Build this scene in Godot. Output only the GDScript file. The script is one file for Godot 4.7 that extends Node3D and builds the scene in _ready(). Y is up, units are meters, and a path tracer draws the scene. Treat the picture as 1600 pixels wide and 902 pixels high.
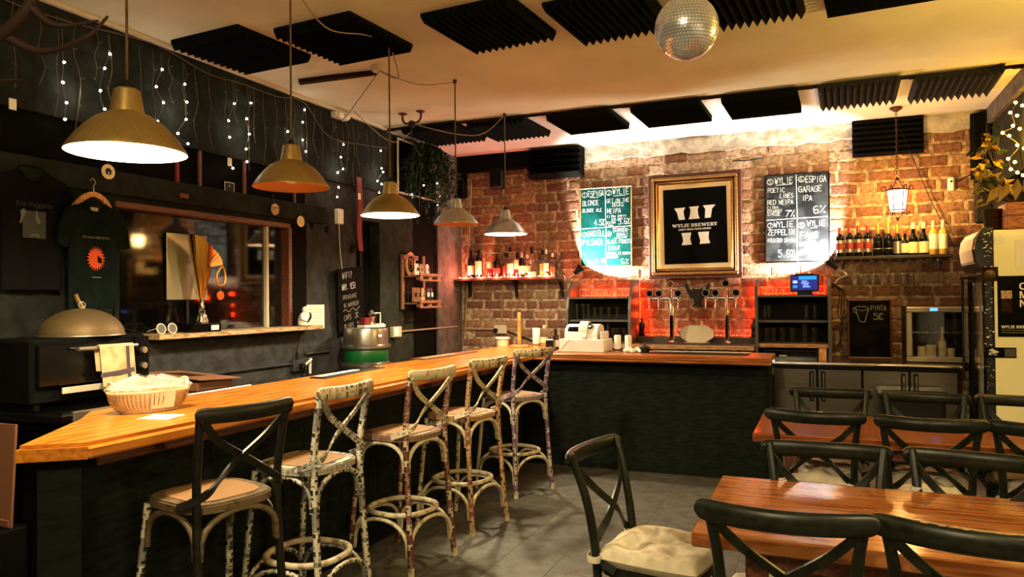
extends Node3D
# A craft beer bar at night: long L-shaped counter with stools on the left, brick back wall with taps, tables on the right.

class G:
	# collects triangles with normals and texture coordinates for one mesh
	var v := PackedVector3Array()
	var n := PackedVector3Array()
	var u := PackedVector2Array()
	var c := PackedColorArray()

	func tri(a: Vector3, b: Vector3, c: Vector3, na: Vector3, nb: Vector3, nc: Vector3, ua := Vector2.ZERO, ub := Vector2.ZERO, uc := Vector2.ZERO) -> void:
		if (b - a).cross(c - a).dot(na + nb + nc) > 0.0:
			v.append_array([a, c, b]); n.append_array([na, nc, nb]); u.append_array([ua, uc, ub])
		else:
			v.append_array([a, b, c]); n.append_array([na, nb, nc]); u.append_array([ua, ub, uc])

	func quad(a: Vector3, b: Vector3, c: Vector3, d: Vector3, out := Vector3.ZERO) -> void:
		# a flat quad facing «out»; texture runs u along a-b and v along a-d
		var nn := (b - a).cross(c - a)
		if nn.length_squared() < 1e-16:
			nn = (c - a).cross(d - a)
		nn = nn.normalized()
		if nn.dot(out) < 0.0:
			nn = -nn
		tri(a, b, c, nn, nn, nn, Vector2(0, 1), Vector2(1, 1), Vector2(1, 0))
		tri(a, c, d, nn, nn, nn, Vector2(0, 1), Vector2(1, 0), Vector2(0, 0))

	func box(c: Vector3, s: Vector3, bev := 0.0, basis := Basis()) -> void:
		var h := s * 0.5
		bev = minf(bev, minf(h.x, minf(h.y, h.z)) * 0.9)
		var ax := [Vector3.RIGHT, Vector3.UP, Vector3.BACK]
		for k in 3:
			var i := (k + 1) % 3
			var j := (k + 2) % 3
			for sg in [-1.0, 1.0]:
				var q := []
				for p in [[-1, -1], [1, -1], [1, 1], [-1, 1]]:
					var w := Vector3.ZERO
					w[k] = sg * h[k]; w[i] = p[0] * (h[i] - bev); w[j] = p[1] * (h[j] - bev)
					q.append(c + basis * w)
				quad(q[0], q[1], q[2], q[3], basis * (ax[k] * sg))
			if bev <= 0.0:
				continue
			for si in [-1.0, 1.0]:
				for sj in [-1.0, 1.0]:
					var q := []
					for p in [[-1, 0], [1, 0], [1, 1], [-1, 1]]:
						var w := Vector3.ZERO
						w[k] = p[0] * (h[k] - bev)
						w[i] = si * (h[i] - (bev if p[1] == 1 else 0.0)); w[j] = sj * (h[j] - (bev if p[1] == 0 else 0.0))
						q.append(c + basis * w)
					quad(q[0], q[1], q[2], q[3], basis * (ax[i] * si + ax[j] * sj))
		if bev > 0.0:
			for sx in [-1.0, 1.0]:
				for sy in [-1.0, 1.0]:
					for sz in [-1.0, 1.0]:
						var sg := Vector3(sx, sy, sz)
						var m := basis * sg.normalized()
						var hb := h - Vector3(bev, bev, bev)
						tri(c + basis * (sg * Vector3(h.x, hb.y, hb.z)), c + basis * (sg * Vector3(hb.x, h.y, hb.z)), c + basis * (sg * Vector3(hb.x, hb.y, h.z)), m, m, m)

	func tube(pts: Array, rad, sides := 8, closed := false, caps := true) -> void:
		var cnt := pts.size()
		var tans := []
		for i in cnt:
			var a: Vector3 = pts[(i - 1 + cnt) % cnt] if closed else pts[maxi(i - 1, 0)]
			var b: Vector3 = pts[(i + 1) % cnt] if closed else pts[mini(i + 1, cnt - 1)]
			tans.append((b - a).normalized())
		var t0: Vector3 = tans[0]
		var nx := t0.cross(Vector3.UP if absf(t0.y) < 0.9 else Vector3.RIGHT).normalized()
		var rings := []
		var norms := []
		var dist := []
		var run := 0.0
		for i in cnt:
			var t: Vector3 = tans[i]
			nx = (nx - t * nx.dot(t)).normalized()
			var ny := t.cross(nx)
			if i > 0:
				run += (pts[i] as Vector3).distance_to(pts[i - 1])
			dist.append(run)
			var ring := []
			var rn := []
			var r: float = rad[i] if rad is Array else rad
			for s in sides:
				var an := TAU * s / sides
				var d := nx * cos(an) + ny * sin(an)
				ring.append((pts[i] as Vector3) + d * r); rn.append(d)
			rings.append(ring); norms.append(rn)
		for i in (cnt if closed else cnt - 1):
			var j := (i + 1) % cnt
			var dj: float = dist[j] if j > 0 else run + (pts[0] as Vector3).distance_to(pts[cnt - 1])
			for s in sides:
				var e := (s + 1) % sides
				var ua := Vector2(float(s) / sides, dist[i])
				var ub := Vector2(float(s + 1) / sides, dist[i])
				var uc := Vector2(float(s + 1) / sides, dj)
				var ud := Vector2(float(s) / sides, dj)
				tri(rings[i][s], rings[i][e], rings[j][e], norms[i][s], norms[i][e], norms[j][e], ua, ub, uc)
				tri(rings[i][s], rings[j][e], rings[j][s], norms[i][s], norms[j][e], norms[j][s], ua, uc, ud)
		if caps and not closed:
			for e in [0, cnt - 1]:
				var o: Vector3 = -tans[0] if e == 0 else tans[e]
				for s in range(1, sides - 1):
					tri(rings[e][0], rings[e][s], rings[e][s + 1], o, o, o)

	func ribbon(pts: Array, wide: Vector3, w, th: float, closed := false) -> void:
		# a strip of width w and thickness th that follows pts; «wide» is the direction of its width
		var cnt := pts.size()
		var secs := []
		var dist := 0.0
		var ds := []
		for i in cnt:
			var a: Vector3 = pts[(i - 1 + cnt) % cnt] if closed else pts[maxi(i - 1, 0)]
			var b: Vector3 = pts[(i + 1) % cnt] if closed else pts[mini(i + 1, cnt - 1)]
			var t := (b - a).normalized()
			var x := (wide - t * wide.dot(t)).normalized()
			var y := t.cross(x)
			var ww: float = (w[i] if w is Array else w) * 0.5
			var p: Vector3 = pts[i]
			if i > 0:
				dist += p.distance_to(pts[i - 1])
			ds.append(dist)
			secs.append([p + x * ww + y * th * 0.5, p - x * ww + y * th * 0.5, p - x * ww - y * th * 0.5, p + x * ww - y * th * 0.5, p, x, y])
		for i in (cnt if closed else cnt - 1):
			var j := (i + 1) % cnt
			for k in 4:
				var l := (k + 1) % 4
				var oi: Vector3 = [secs[i][6], -secs[i][5], -secs[i][6], secs[i][5]][k]
				var oj: Vector3 = [secs[j][6], -secs[j][5], -secs[j][6], secs[j][5]][k]
				tri(secs[i][k], secs[i][l], secs[j][l], oi, oi, oj, Vector2(0, ds[i]), Vector2(1, ds[i]), Vector2(1, ds[j]))
				tri(secs[i][k], secs[j][l], secs[j][k], oi, oj, oj, Vector2(0, ds[i]), Vector2(1, ds[j]), Vector2(0, ds[j]))
		if not closed:
			quad(secs[0][0], secs[0][1], secs[0][2], secs[0][3], (pts[0] as Vector3) - pts[1])
			quad(secs[-1][0], secs[-1][1], secs[-1][2], secs[-1][3], (pts[-1] as Vector3) - pts[-2])

	func lathe(prof: Array, seg := 16, at := Vector3.ZERO, basis := Basis()) -> void:
		# prof: [radius, height] points from one end to the other; angles under 40 degrees are smoothed
		var sn := []
		for i in prof.size() - 1:
			var d := Vector2(prof[i + 1][0] - prof[i][0], prof[i + 1][1] - prof[i][1])
			sn.append(Vector2(d.y, -d.x).normalized() if d.length() > 1e-9 else Vector2.RIGHT)
		for i in sn.size():
			var n0: Vector2 = sn[i]
			var n1: Vector2 = sn[i]
			if i > 0 and n0.dot(sn[i - 1]) > 0.7:
				n0 = (n0 + sn[i - 1]).normalized()
			if i + 1 < sn.size() and n1.dot(sn[i + 1]) > 0.7:
				n1 = (n1 + sn[i + 1]).normalized()
			for s in seg:
				var a := TAU * s / seg
				var b := TAU * (s + 1) / seg
				var da := Vector3(cos(a), 0, sin(a))
				var db := Vector3(cos(b), 0, sin(b))
				var p: Vector3 = at + basis * (da * prof[i][0] + Vector3.UP * prof[i][1])
				var q: Vector3 = at + basis * (db * prof[i][0] + Vector3.UP * prof[i][1])
				var r: Vector3 = at + basis * (db * prof[i + 1][0] + Vector3.UP * prof[i + 1][1])
				var w: Vector3 = at + basis * (da * prof[i + 1][0] + Vector3.UP * prof[i + 1][1])
				var np := basis * (da * n0.x + Vector3.UP * n0.y)
				var nq := basis * (db * n0.x + Vector3.UP * n0.y)
				var nr := basis * (db * n1.x + Vector3.UP * n1.y)
				var nw := basis * (da * n1.x + Vector3.UP * n1.y)
				var up := Vector2(float(s) / seg, prof[i][1])
				var uq := Vector2(float(s + 1) / seg, prof[i][1])
				var ur := Vector2(float(s + 1) / seg, prof[i + 1][1])
				var uw := Vector2(float(s) / seg, prof[i + 1][1])
				if prof[i][0] > 1e-6:
					tri(p, q, r, np, nq, nr, up, uq, ur)
				if prof[i + 1][0] > 1e-6:
					tri(p, r, w, np, nr, nw, up, ur, uw)

	func ball(c: Vector3, r, seg := 10) -> void:
		var rr: Vector3 = r if r is Vector3 else Vector3(r, r, r)
		var prof := []
		var m := maxi(4, seg / 2)
		for i in m + 1:
			var a := -PI / 2 + PI * i / m
			prof.append([cos(a) if i > 0 and i < m else 0.0, sin(a)])
		lathe(prof, seg, c, Basis.from_scale(rr))

	func prism(poly: Array, z0: float, z1: float, xf := Transform3D()) -> void:
		# an outline in x and y given thickness from z0 to z1
		var pp := PackedVector2Array(poly)
		if Geometry2D.is_polygon_clockwise(pp):
			pp.reverse()
		var idx := Geometry2D.triangulate_polygon(pp)
		for z in [z0, z1]:
			var o := xf.basis * Vector3(0, 0, -1.0 if (z == z0) == (z0 < z1) else 1.0)
			for i in range(0, idx.size(), 3):
				var a := pp[idx[i]]
				var b := pp[idx[i + 1]]
				var c := pp[idx[i + 2]]
				tri(xf * Vector3(a.x, a.y, z), xf * Vector3(b.x, b.y, z), xf * Vector3(c.x, c.y, z), o, o, o, a, b, c)
		for i in pp.size():
			var a := pp[i]
			var b := pp[(i + 1) % pp.size()]
			quad(xf * Vector3(a.x, a.y, z0), xf * Vector3(b.x, b.y, z0), xf * Vector3(b.x, b.y, z1), xf * Vector3(a.x, a.y, z1), xf.basis * Vector3(b.y - a.y, a.x - b.x, 0))

	func mesh(m: Material = null) -> ArrayMesh:
		var arr := []
		arr.resize(Mesh.ARRAY_MAX)
		arr[Mesh.ARRAY_VERTEX] = v
		arr[Mesh.ARRAY_NORMAL] = n
		arr[Mesh.ARRAY_TEX_UV] = u
		if c.size(): arr[Mesh.ARRAY_COLOR] = c
		var am := ArrayMesh.new()
		am.add_surface_from_arrays(Mesh.PRIMITIVE_TRIANGLES, arr)
		if m:
			am.surface_set_material(0, m)
		return am

var rng := RandomNumberGenerator.new()
var taken := {}
var M := {}

func numbered(s: String) -> String:
	taken[s] = taken.get(s, -1) + 1
	return s if taken[s] == 0 else "%s_%03d" % [s, taken[s]]

func tag(o: Node, label: String, category: String, group := "") -> Node:
	o.set_meta("label", label)
	if category: o.set_meta("category", category)
	if group: o.set_meta("group", group)
	return o

func thing(called: String, label: String, category: String, at := Vector3.ZERO, turn := 0.0, group := "") -> Node3D:
	var o := Node3D.new()
	o.name = numbered(called)
	add_child(o)
	o.position = at
	o.rotation.y = deg_to_rad(turn)
	tag(o, label, category, group)
	return o

func part(called: String, g, m: Material, parent: Node, at := Transform3D(), label := "") -> MeshInstance3D:
	# one mesh under a thing, a part, or a piece of the setting (or at the top when parent is self)
	var o := MeshInstance3D.new()
	o.name = numbered(called) if parent == self else called
	o.mesh = g.mesh() if g is G else g
	o.material_override = m
	o.transform = at
	parent.add_child(o, true)
	if label: o.set_meta("label", label)
	return o

func solo(called: String, g, m: Material, label: String, category: String, group := "", at := Transform3D()) -> MeshInstance3D:
	var o := part(called, g, m, self, at)
	tag(o, label, category, group)
	return o

func struct(called: String, g = null, m: Material = null, at := Transform3D()) -> Node3D:
	var o: Node3D
	if g == null:
		o = Node3D.new(); o.name = called; add_child(o)
	else:
		o = part(called, g, m, self, at)
	o.set_meta("kind", "structure")
	return o

func gbox(c: Vector3, s: Vector3, bev := 0.0, b := Basis()) -> G:
	var g := G.new(); g.box(c, s, bev, b); return g

func gspan(a: Vector3, b: Vector3, bev := 0.0) -> G:
	return gbox((a + b) * 0.5, (b - a).abs(), bev)

func glathe(p: Array, seg := 16, at := Vector3.ZERO, b := Basis()) -> G:
	var g := G.new(); g.lathe(p, seg, at, b); return g

func gtube(p: Array, r, sides := 8, closed := false) -> G:
	var g := G.new(); g.tube(p, r, sides, closed); return g

func curve(pts: Array, per := 6) -> Array:
	# a Catmull-Rom line through pts
	var out := []
	for i in pts.size() - 1:
		var p0: Vector3 = pts[maxi(i - 1, 0)]
		var p1: Vector3 = pts[i]
		var p2: Vector3 = pts[i + 1]
		var p3: Vector3 = pts[mini(i + 2, pts.size() - 1)]
		for k in per:
			out.append(p1.cubic_interpolate(p2, p0, p3, float(k) / per))
	out.append(pts[-1])
	return out

func at(p: Vector3, turn := 0.0, tilt := 0.0) -> Transform3D:
	return Transform3D(Basis.from_euler(Vector3(deg_to_rad(tilt), deg_to_rad(turn), 0)), p)

func noise_tex(freq: float, cols: Array, offs: Array, sz := 256, sd := 1, oct := 4, kind := FastNoiseLite.TYPE_SIMPLEX_SMOOTH) -> NoiseTexture2D:
	var t := NoiseTexture2D.new()
	var f := FastNoiseLite.new()
	f.noise_type = kind; f.frequency = freq; f.seed = sd; f.fractal_octaves = oct
	t.noise = f; t.width = sz; t.height = sz; t.seamless = true
	var gr := Gradient.new()
	gr.colors = PackedColorArray(cols); gr.offsets = PackedFloat32Array(offs)
	t.color_ramp = gr
	return t

func bump_tex(freq: float, sz := 256, strength := 4.0, sd := 3, oct := 4) -> NoiseTexture2D:
	var t := NoiseTexture2D.new()
	var f := FastNoiseLite.new()
	f.frequency = freq; f.seed = sd; f.fractal_octaves = oct
	t.noise = f; t.width = sz; t.height = sz; t.seamless = true; t.as_normal_map = true; t.bump_strength = strength
	return t

func mat(key: String, col: Color, rough := 0.6, metal := 0.0, tex: Texture2D = null, scale := Vector3.ONE, nrm: Texture2D = null, nstr := 0.6) -> StandardMaterial3D:
	var m := StandardMaterial3D.new()
	m.resource_name = key
	m.albedo_color = col; m.roughness = rough; m.metallic = metal
	if tex:
		m.albedo_texture = tex
	if nrm:
		m.normal_enabled = true; m.normal_texture = nrm; m.normal_scale = nstr
	if tex or nrm:
		m.uv1_triplanar = true; m.uv1_scale = scale
	M[key] = m
	return m

func glow(key: String, col: Color, energy: float) -> StandardMaterial3D:
	var m := mat(key, col, 0.5)
	m.emission_enabled = true; m.emission = col; m.emission_energy_multiplier = energy
	return m

func glass(key: String, col: Color, alpha: float) -> StandardMaterial3D:
	var m := mat(key, Color(col.r, col.g, col.b, alpha), 0.04)
	m.transparency = BaseMaterial3D.TRANSPARENCY_ALPHA
	return m

func omni(called: String, p: Vector3, col: Color, e: float, size := 0.05) -> OmniLight3D:
	var l := OmniLight3D.new()
	l.name = numbered(called); l.position = p; l.light_color = col; l.light_energy = e; l.light_size = size
	l.omni_range = 14.0; l.omni_attenuation = 2.0; l.shadow_enabled = true
	add_child(l)
	return l

func words(s: String, high: float, m: Material, parent: Node, xf: Transform3D, font := "Droid Sans", bold := false, centre := true, depth := 0.001, label := "") -> MeshInstance3D:
	var t := TextMesh.new()
	var f := SystemFont.new()
	f.font_names = PackedStringArray([font])
	if bold: f.font_weight = 700
	t.font = f; t.font_size = 48; t.text = s; t.pixel_size = high / 36.0; t.depth = depth; t.curve_step = 2.0
	t.horizontal_alignment = HORIZONTAL_ALIGNMENT_CENTER if centre else HORIZONTAL_ALIGNMENT_LEFT
	var o := MeshInstance3D.new()
	o.name = "lettering"; o.mesh = t; o.material_override = m; o.transform = xf
	parent.add_child(o, true)
	if label: o.set_meta("label", label)
	return o

const GLYPH := {"A": "00 26 40|12 32", "B": "00 06 36 45 44 33 03|33 42 41 30 00", "C": "45 36 16 05 01 10 30 41", "D": "00 06 26 45 41 20 00", "E": "46 06 00 40|03 33", "F": "46 06 00|03 33", "G": "45 36 16 05 01 10 30 41 43 23", "H": "06 00|46 40|03 43", "I": "26 20", "J": "46 41 30 10 01", "K": "06 00|46 03 40", "L": "06 00 40", "M": "00 06 23 46 40", "N": "00 06 40 46", "O": "16 36 45 41 30 10 01 05 16", "P": "00 06 36 45 44 33 03", "Q": "16 36 45 41 30 10 01 05 16|31 50", "R": "00 06 36 45 44 33 03|23 40", "S": "45 36 16 05 04 13 33 42 41 30 10 01", "T": "06 46|26 20", "U": "06 01 10 30 41 46", "V": "06 20 46", "W": "06 10 24 30 46", "X": "06 40|46 00", "Y": "06 23 46|23 20", "Z": "06 46 00 40", "0": "16 36 45 41 30 10 01 05 16", "1": "15 26 20", "2": "05 16 36 45 44 00 40", "3": "06 46 24 34 43 41 30 10 01", "4": "36 02 42|35 30", "5": "46 06 04 34 43 41 30 10 01", "6": "36 16 05 01 10 30 41 42 33 13 02", "7": "06 46 10", "8": "13 04 05 16 36 45 44 33 13 02 01 10 30 41 42 33", "9": "44 33 13 04 05 16 36 45 44 20", "%": "00 46|05 15 16 06 05|30 40 41 31 30", ".": "20 21", ",": "20 21", "-": "13 33", "?": "05 16 36 45 44 23 22|20 21", "!": "26 22|20 21", "/": "00 46", "€": "45 36 16 05 01 10 30 41|04 24|02 22"}

func chalk(g: G, s: String, x: float, y: float, high: float, wide := 0.0, thick := 0.0) -> void:
	# hand-written capitals as thin chalk strokes in the x-y plane, front towards +z; fitted into «wide» if given
	var step := high * 0.78
	if wide > 0.0:
		step = wide / s.length()
	var k := high / 6.0
	var kx := step * 0.19
	if thick <= 0.0: thick = high * 0.07
	for i in s.length():
		var code: String = GLYPH.get(s[i], "")
		var jit := Vector2(rng.randf_range(-0.15, 0.15), rng.randf_range(-0.3, 0.3))
		var lean := rng.randf_range(-0.04, 0.1)
		for st in code.split("|", false):
			var pts := []
			for c in st.split(" "):
				var q := Vector2(float(c[0]), float(c[1])) + jit + Vector2(rng.randf_range(-0.2, 0.2), rng.randf_range(-0.2, 0.2))
				pts.append(Vector3(x + i * step + (q.x + q.y * lean) * kx, y + q.y * k, 0))
			stroke(g, pts, thick)

func stroke(g: G, pts: Array, thick: float) -> void:
	for i in pts.size() - 1:
		var a: Vector3 = pts[i]
		var b: Vector3 = pts[i + 1]
		var d := (b - a).normalized()
		var s := Vector3(-d.y, d.x, 0) * thick * 0.5
		a -= d * thick * 0.3
		b += d * thick * 0.3
		g.quad(a - s, b - s, b + s, a + s, Vector3.BACK)

func ring2(cx: float, cy: float, r: float, m := 16) -> Array:
	var o := []
	for i in m + 1:
		o.append(Vector3(cx + r * cos(TAU * i / m), cy + r * 0.95 * sin(TAU * i / m), 0))
	return o

func make_mats() -> void:
	var w := Color.WHITE
	var fine := noise_tex(0.03, [Color(0.78, 0.78, 0.78), w], [0.25, 0.75], 256, 5, 5)
	var grain := noise_tex(0.02, [Color(0.7, 0.6, 0.52), Color(0.9, 0.86, 0.8), w], [0.28, 0.45, 0.72], 512, 8, 5)
	var blot := noise_tex(0.012, [Color(0.86, 0.85, 0.84), Color(0.95, 0.95, 0.94), w], [0.3, 0.5, 0.75], 512, 11, 5)
	var rough_wall := noise_tex(0.012, [Color(0.7, 0.69, 0.68), Color(0.9, 0.89, 0.88), w], [0.3, 0.5, 0.75], 512, 12, 5)
	var grain2 := noise_tex(0.015, [Color(0.8, 0.72, 0.66), Color(0.93, 0.9, 0.87), w], [0.28, 0.42, 0.62], 512, 18, 4)
	var b1 := bump_tex(0.05, 256, 3.0)
	var b2 := bump_tex(0.02, 256, 6.0, 7)
	mat("ceiling", Color(0.8, 0.785, 0.66), 0.8, 0.0, noise_tex(0.01, [Color(0.95, 0.95, 0.94), w], [0.3, 0.7], 256, 14, 4), Vector3(0.4, 0.4, 0.4), b1, 0.1)
	mat("ceiling_far", Color(0.8, 0.79, 0.76), 0.8, 0.0, M["ceiling"].albedo_texture, Vector3(0.4, 0.4, 0.4), b1, 0.1)
	mat("plaster", Color(0.78, 0.76, 0.72), 0.85, 0.0, blot, Vector3(0.9, 0.9, 0.9), b2, 0.8)
	mat("mortar", Color(0.74, 0.65, 0.53), 0.95, 0.0, rough_wall, Vector3(2, 2, 2), b1, 1.0)
	var bt := noise_tex(0.02, [Color(0.78, 0.74, 0.72), Color(0.93, 0.92, 0.91), w, w], [0.25, 0.45, 0.6, 0.85], 256, 21, 4)
	var cols := [Color(0.53, 0.38, 0.28), Color(0.5, 0.345, 0.26), Color(0.57, 0.43, 0.32), Color(0.47, 0.315, 0.24), Color(0.6, 0.48, 0.37), Color(0.44, 0.3, 0.235)]
	for i in 6:
		mat("brick%d" % i, cols[i], 0.9, 0.0, bt, Vector3(3, 3, 3), b1, 1.0)
	mat("brick_mixed", w, 0.9, 0.0, bt, Vector3(3, 3, 3), b1, 1.0).vertex_color_use_as_albedo = true
	mat("brick_washed_or_lit", Color(0.68, 0.58, 0.49), 0.9, 0.0, bt, Vector3(3, 3, 3), b1, 1.0)  # whitewash, and lamp light put into the brick colour
	mat("wall_dark", Color(0.14, 0.148, 0.132), 0.7, 0.0, blot, Vector3(0.8, 0.8, 0.8), b2, 0.5)
	mat("wall_grey", Color(0.22, 0.22, 0.225), 0.75, 0.0, blot, Vector3(0.9, 0.9, 0.9), b2, 0.8)
	mat("wall_green", Color(0.17, 0.175, 0.155), 0.75, 0.0, blot, Vector3(0.9, 0.9, 0.9), b2, 0.6)
	mat("wall_black", Color(0.035, 0.037, 0.032), 0.7, 0.0, blot, Vector3(0.9, 0.9, 0.9))
	mat("column", Color(0.36, 0.33, 0.31), 0.6, 0.0, blot, Vector3(0.9, 0.9, 0.9), b2, 0.5)
	mat("panel_black", Color(0.1, 0.118, 0.105), 0.6, 0.0, fine, Vector3(1, 4, 1), b2, 0.2)
	for i in 3:
		mat("tile%d" % i, [Color(0.325, 0.315, 0.29), Color(0.305, 0.295, 0.272), Color(0.345, 0.335, 0.305)][i], 0.6, 0.0, blot, Vector3(1.2, 1.2, 1.2), b2, 0.25)
	mat("grout", Color(0.38, 0.365, 0.33), 0.9)
	mat("foam", Color(0.07, 0.075, 0.07), 1.0, 0.0, fine, Vector3(4, 4, 4))
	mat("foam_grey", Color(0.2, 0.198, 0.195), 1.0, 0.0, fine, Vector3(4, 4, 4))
	mat("trim", Color(0.75, 0.7, 0.6), 0.6)
	mat("trim_dark", Color(0.2, 0.14, 0.09), 0.8, 0.0, grain, Vector3(1, 6, 6))
	mat("bar_wood", Color(0.78, 0.49, 0.155), 0.26, 0.0, grain2, Vector3(4, 4, 0.22), b1, 0.06)
	mat("bar_wood_x", Color(0.62, 0.36, 0.16), 0.3, 0.0, grain2, Vector3(0.25, 4, 4), b1, 0.06)
	mat("table_wood", Color(0.59, 0.36, 0.17), 0.13, 0.0, grain2, Vector3(0.3, 4, 4), b1, 0.05)
	mat("table_wood2", Color(0.54, 0.3, 0.15), 0.15, 0.0, grain2, Vector3(0.28, 4, 5), b1, 0.05)
	mat("frame_wood", Color(0.4, 0.22, 0.13), 0.5, 0.0, grain, Vector3(4, 4, 0.8))
	mat("sill_wood", Color(0.72, 0.62, 0.46), 0.6, 0.0, grain, Vector3(4, 4, 0.8))
	mat("pale_wood", Color(0.82, 0.6, 0.34), 0.5, 0.0, grain, Vector3(5, 1, 5))
	mat("crate_wood", Color(0.7, 0.42, 0.2), 0.6, 0.0, grain, Vector3(1, 5, 5))
	mat("pallet_wood", Color(0.52, 0.36, 0.23), 0.6, 0.0, grain, Vector3(6, 6, 1))
	mat("shelf_dark", Color(0.16, 0.13, 0.1), 0.5, 0.0, grain, Vector3(0.8, 6, 6))
	mat("ledge_wood", Color(0.66, 0.5, 0.32), 0.5, 0.0, grain, Vector3(0.8, 6, 6))
	mat("unit_grey", Color(0.24, 0.23, 0.21), 0.45)
	mat("unit_dark", Color(0.1, 0.1, 0.09), 0.5)
	mat("brass", Color(0.72, 0.6, 0.36), 0.36, 0.7, noise_tex(0.03, [Color(0.88, 0.88, 0.88), w], [0.3, 0.7], 256, 31, 3), Vector3(14, 1, 14))
	mat("steel_shade", Color(0.76, 0.75, 0.72), 0.34, 0.7, M["brass"].albedo_texture, Vector3(14, 1, 14))
	mat("shade_in", Color(0.93, 0.88, 0.78), 0.6)
	mat("shade_in_bounce", Color(0.85, 0.55, 0.24), 0.5)  # lining colour holds the orange bounce off the bar top
	mat("cord", Color(0.36, 0.27, 0.18), 0.9)
	mat("cable", Color(0.55, 0.46, 0.36), 0.8)
	mat("wire", Color(0.32, 0.28, 0.22), 0.7)
	mat("black", Color(0.035, 0.035, 0.035), 0.5)
	mat("black_gloss", Color(0.025, 0.026, 0.028), 0.12)
	mat("iron", Color(0.05, 0.045, 0.04), 0.5, 0.4)
	mat("rust_iron", Color(0.3, 0.12, 0.07), 0.6, 0.4)
	mat("chrome", Color(0.86, 0.85, 0.83), 0.1, 1.0)
	mat("steel", Color(0.6, 0.57, 0.52), 0.26, 1.0, noise_tex(0.01, [Color(0.94, 0.94, 0.94), w], [0.3, 0.7], 256, 33, 3), Vector3(0.6, 12, 0.6))
	mat("keg_steel", Color(0.62, 0.6, 0.57), 0.3, 0.95)
	mat("keg_green", Color(0.02, 0.3, 0.12), 0.35)
	mat("gold", Color(0.85, 0.64, 0.3), 0.16, 1.0)
	mat("gilt", Color(0.6, 0.45, 0.26), 0.36, 0.7, noise_tex(0.05, [Color(0.7, 0.6, 0.5), w, Color(1, 0.97, 0.9)], [0.25, 0.45, 0.8], 256, 41, 4), Vector3(5, 5, 5), b1, 0.8)
	mat("gilt_dark", Color(0.3, 0.15, 0.07), 0.6, 0.2, M["gilt"].albedo_texture, Vector3(6, 6, 6), b1, 1.0)
	mat("cream", Color(0.86, 0.78, 0.62), 0.8)
	mat("white", Color(0.88, 0.87, 0.84), 0.5)
	mat("white_gloss", Color(0.9, 0.89, 0.87), 0.2)
	mat("paper", Color(0.9, 0.88, 0.82), 0.9)
	mat("off_white", Color(0.75, 0.71, 0.62), 0.6)
	mat("chalk", Color(0.86, 0.88, 0.87), 1.0)
	mat("chalk_dim", Color(0.6, 0.58, 0.54), 1.0)
	mat("board_teal", Color(0.04, 0.25, 0.245), 0.7, 0.0, noise_tex(0.008, [Color(0.75, 0.8, 0.8), w, Color(1.0, 1.0, 1.0)], [0.3, 0.55, 0.8], 256, 51, 5), Vector3(1.5, 1.5, 1.5))
	mat("board_slate", Color(0.2, 0.22, 0.235), 0.7, 0.0, noise_tex(0.01, [Color(0.6, 0.6, 0.62), Color(0.9, 0.9, 0.9), w], [0.3, 0.55, 0.8], 256, 52, 5), Vector3(1.5, 1.5, 1.5))
	mat("board_black", Color(0.07, 0.068, 0.065), 0.7, 0.0, M["board_slate"].albedo_texture, Vector3(1.5, 1.5, 1.5))
	mat("poster_black", Color(0.03, 0.033, 0.03), 0.55)
	mat("chair", Color(0.1, 0.112, 0.076), 0.34, 0.0, noise_tex(0.02, [Color(0.55, 0.55, 0.5), Color(0.95, 0.95, 0.9), w, Color(1, 0.96, 0.85)], [0.25, 0.5, 0.75, 0.9], 256, 61, 5), Vector3(4, 4, 4))
	mat("worn", Color(0.62, 0.5, 0.3), 0.7)
	mat("cushion", Color(0.82, 0.77, 0.66), 0.95, 0.0, blot, Vector3(2, 2, 2), b1, 0.3)
	mat("rattan", Color(0.62, 0.475, 0.28), 0.6, 0.0, noise_tex(0.12, [Color(0.6, 0.5, 0.42), w], [0.35, 0.6], 256, 62, 2), Vector3(8, 8, 8), b1, 0.8)
	mat("stool_pale", Color(0.78, 0.74, 0.63), 0.5, 0.0, noise_tex(0.02, [Color(0.6, 0.52, 0.4), Color(0.95, 0.93, 0.88), w], [0.22, 0.42, 0.7], 256, 63, 5), Vector3(3, 3, 3))
	mat("stool_dark", Color(0.1, 0.09, 0.07), 0.4, 0.0, M["chair"].albedo_texture, Vector3(4, 4, 4))
	mat("stool_brown", Color(0.36, 0.3, 0.2), 0.5, 0.0, M["stool_pale"].albedo_texture, Vector3(3, 3, 3))
	mat("tee", Color(0.07, 0.1, 0.095), 0.95, 0.0, blot, Vector3(2, 2, 2))
	mat("tee_black", Color(0.06, 0.06, 0.063), 0.95)
	mat("orange", Color(0.8, 0.28, 0.08), 0.8)
	mat("dim_print", Color(0.36, 0.38, 0.33), 0.9)
	mat("faint_print", Color(0.2, 0.22, 0.2), 0.9)
	mat("fridge_steel", Color(0.6, 0.55, 0.46), 0.35, 0.6)
	mat("red", Color(0.45, 0.05, 0.045), 0.6)
	mat("red_label", Color(0.5, 0.12, 0.08), 0.6)
	mat("red_cap", Color(0.62, 0.09, 0.05), 0.4)
	mat("label", Color(0.86, 0.8, 0.62), 0.7)
	mat("foil", Color(0.8, 0.55, 0.22), 0.35, 0.7)
	mat("silver", Color(0.7, 0.68, 0.64), 0.3, 0.9)
	mat("bottle_dark", Color(0.02, 0.024, 0.018), 0.08)
	mat("bottle_brown", Color(0.1, 0.035, 0.015), 0.08)
	mat("liquor_red", Color(0.6, 0.05, 0.03), 0.08)
	mat("liquor_amber", Color(0.62, 0.26, 0.06), 0.08)
	mat("liquor_pale", Color(0.75, 0.6, 0.32), 0.08)
	glass("clear", Color(0.3, 0.31, 0.3), 0.06)
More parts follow.
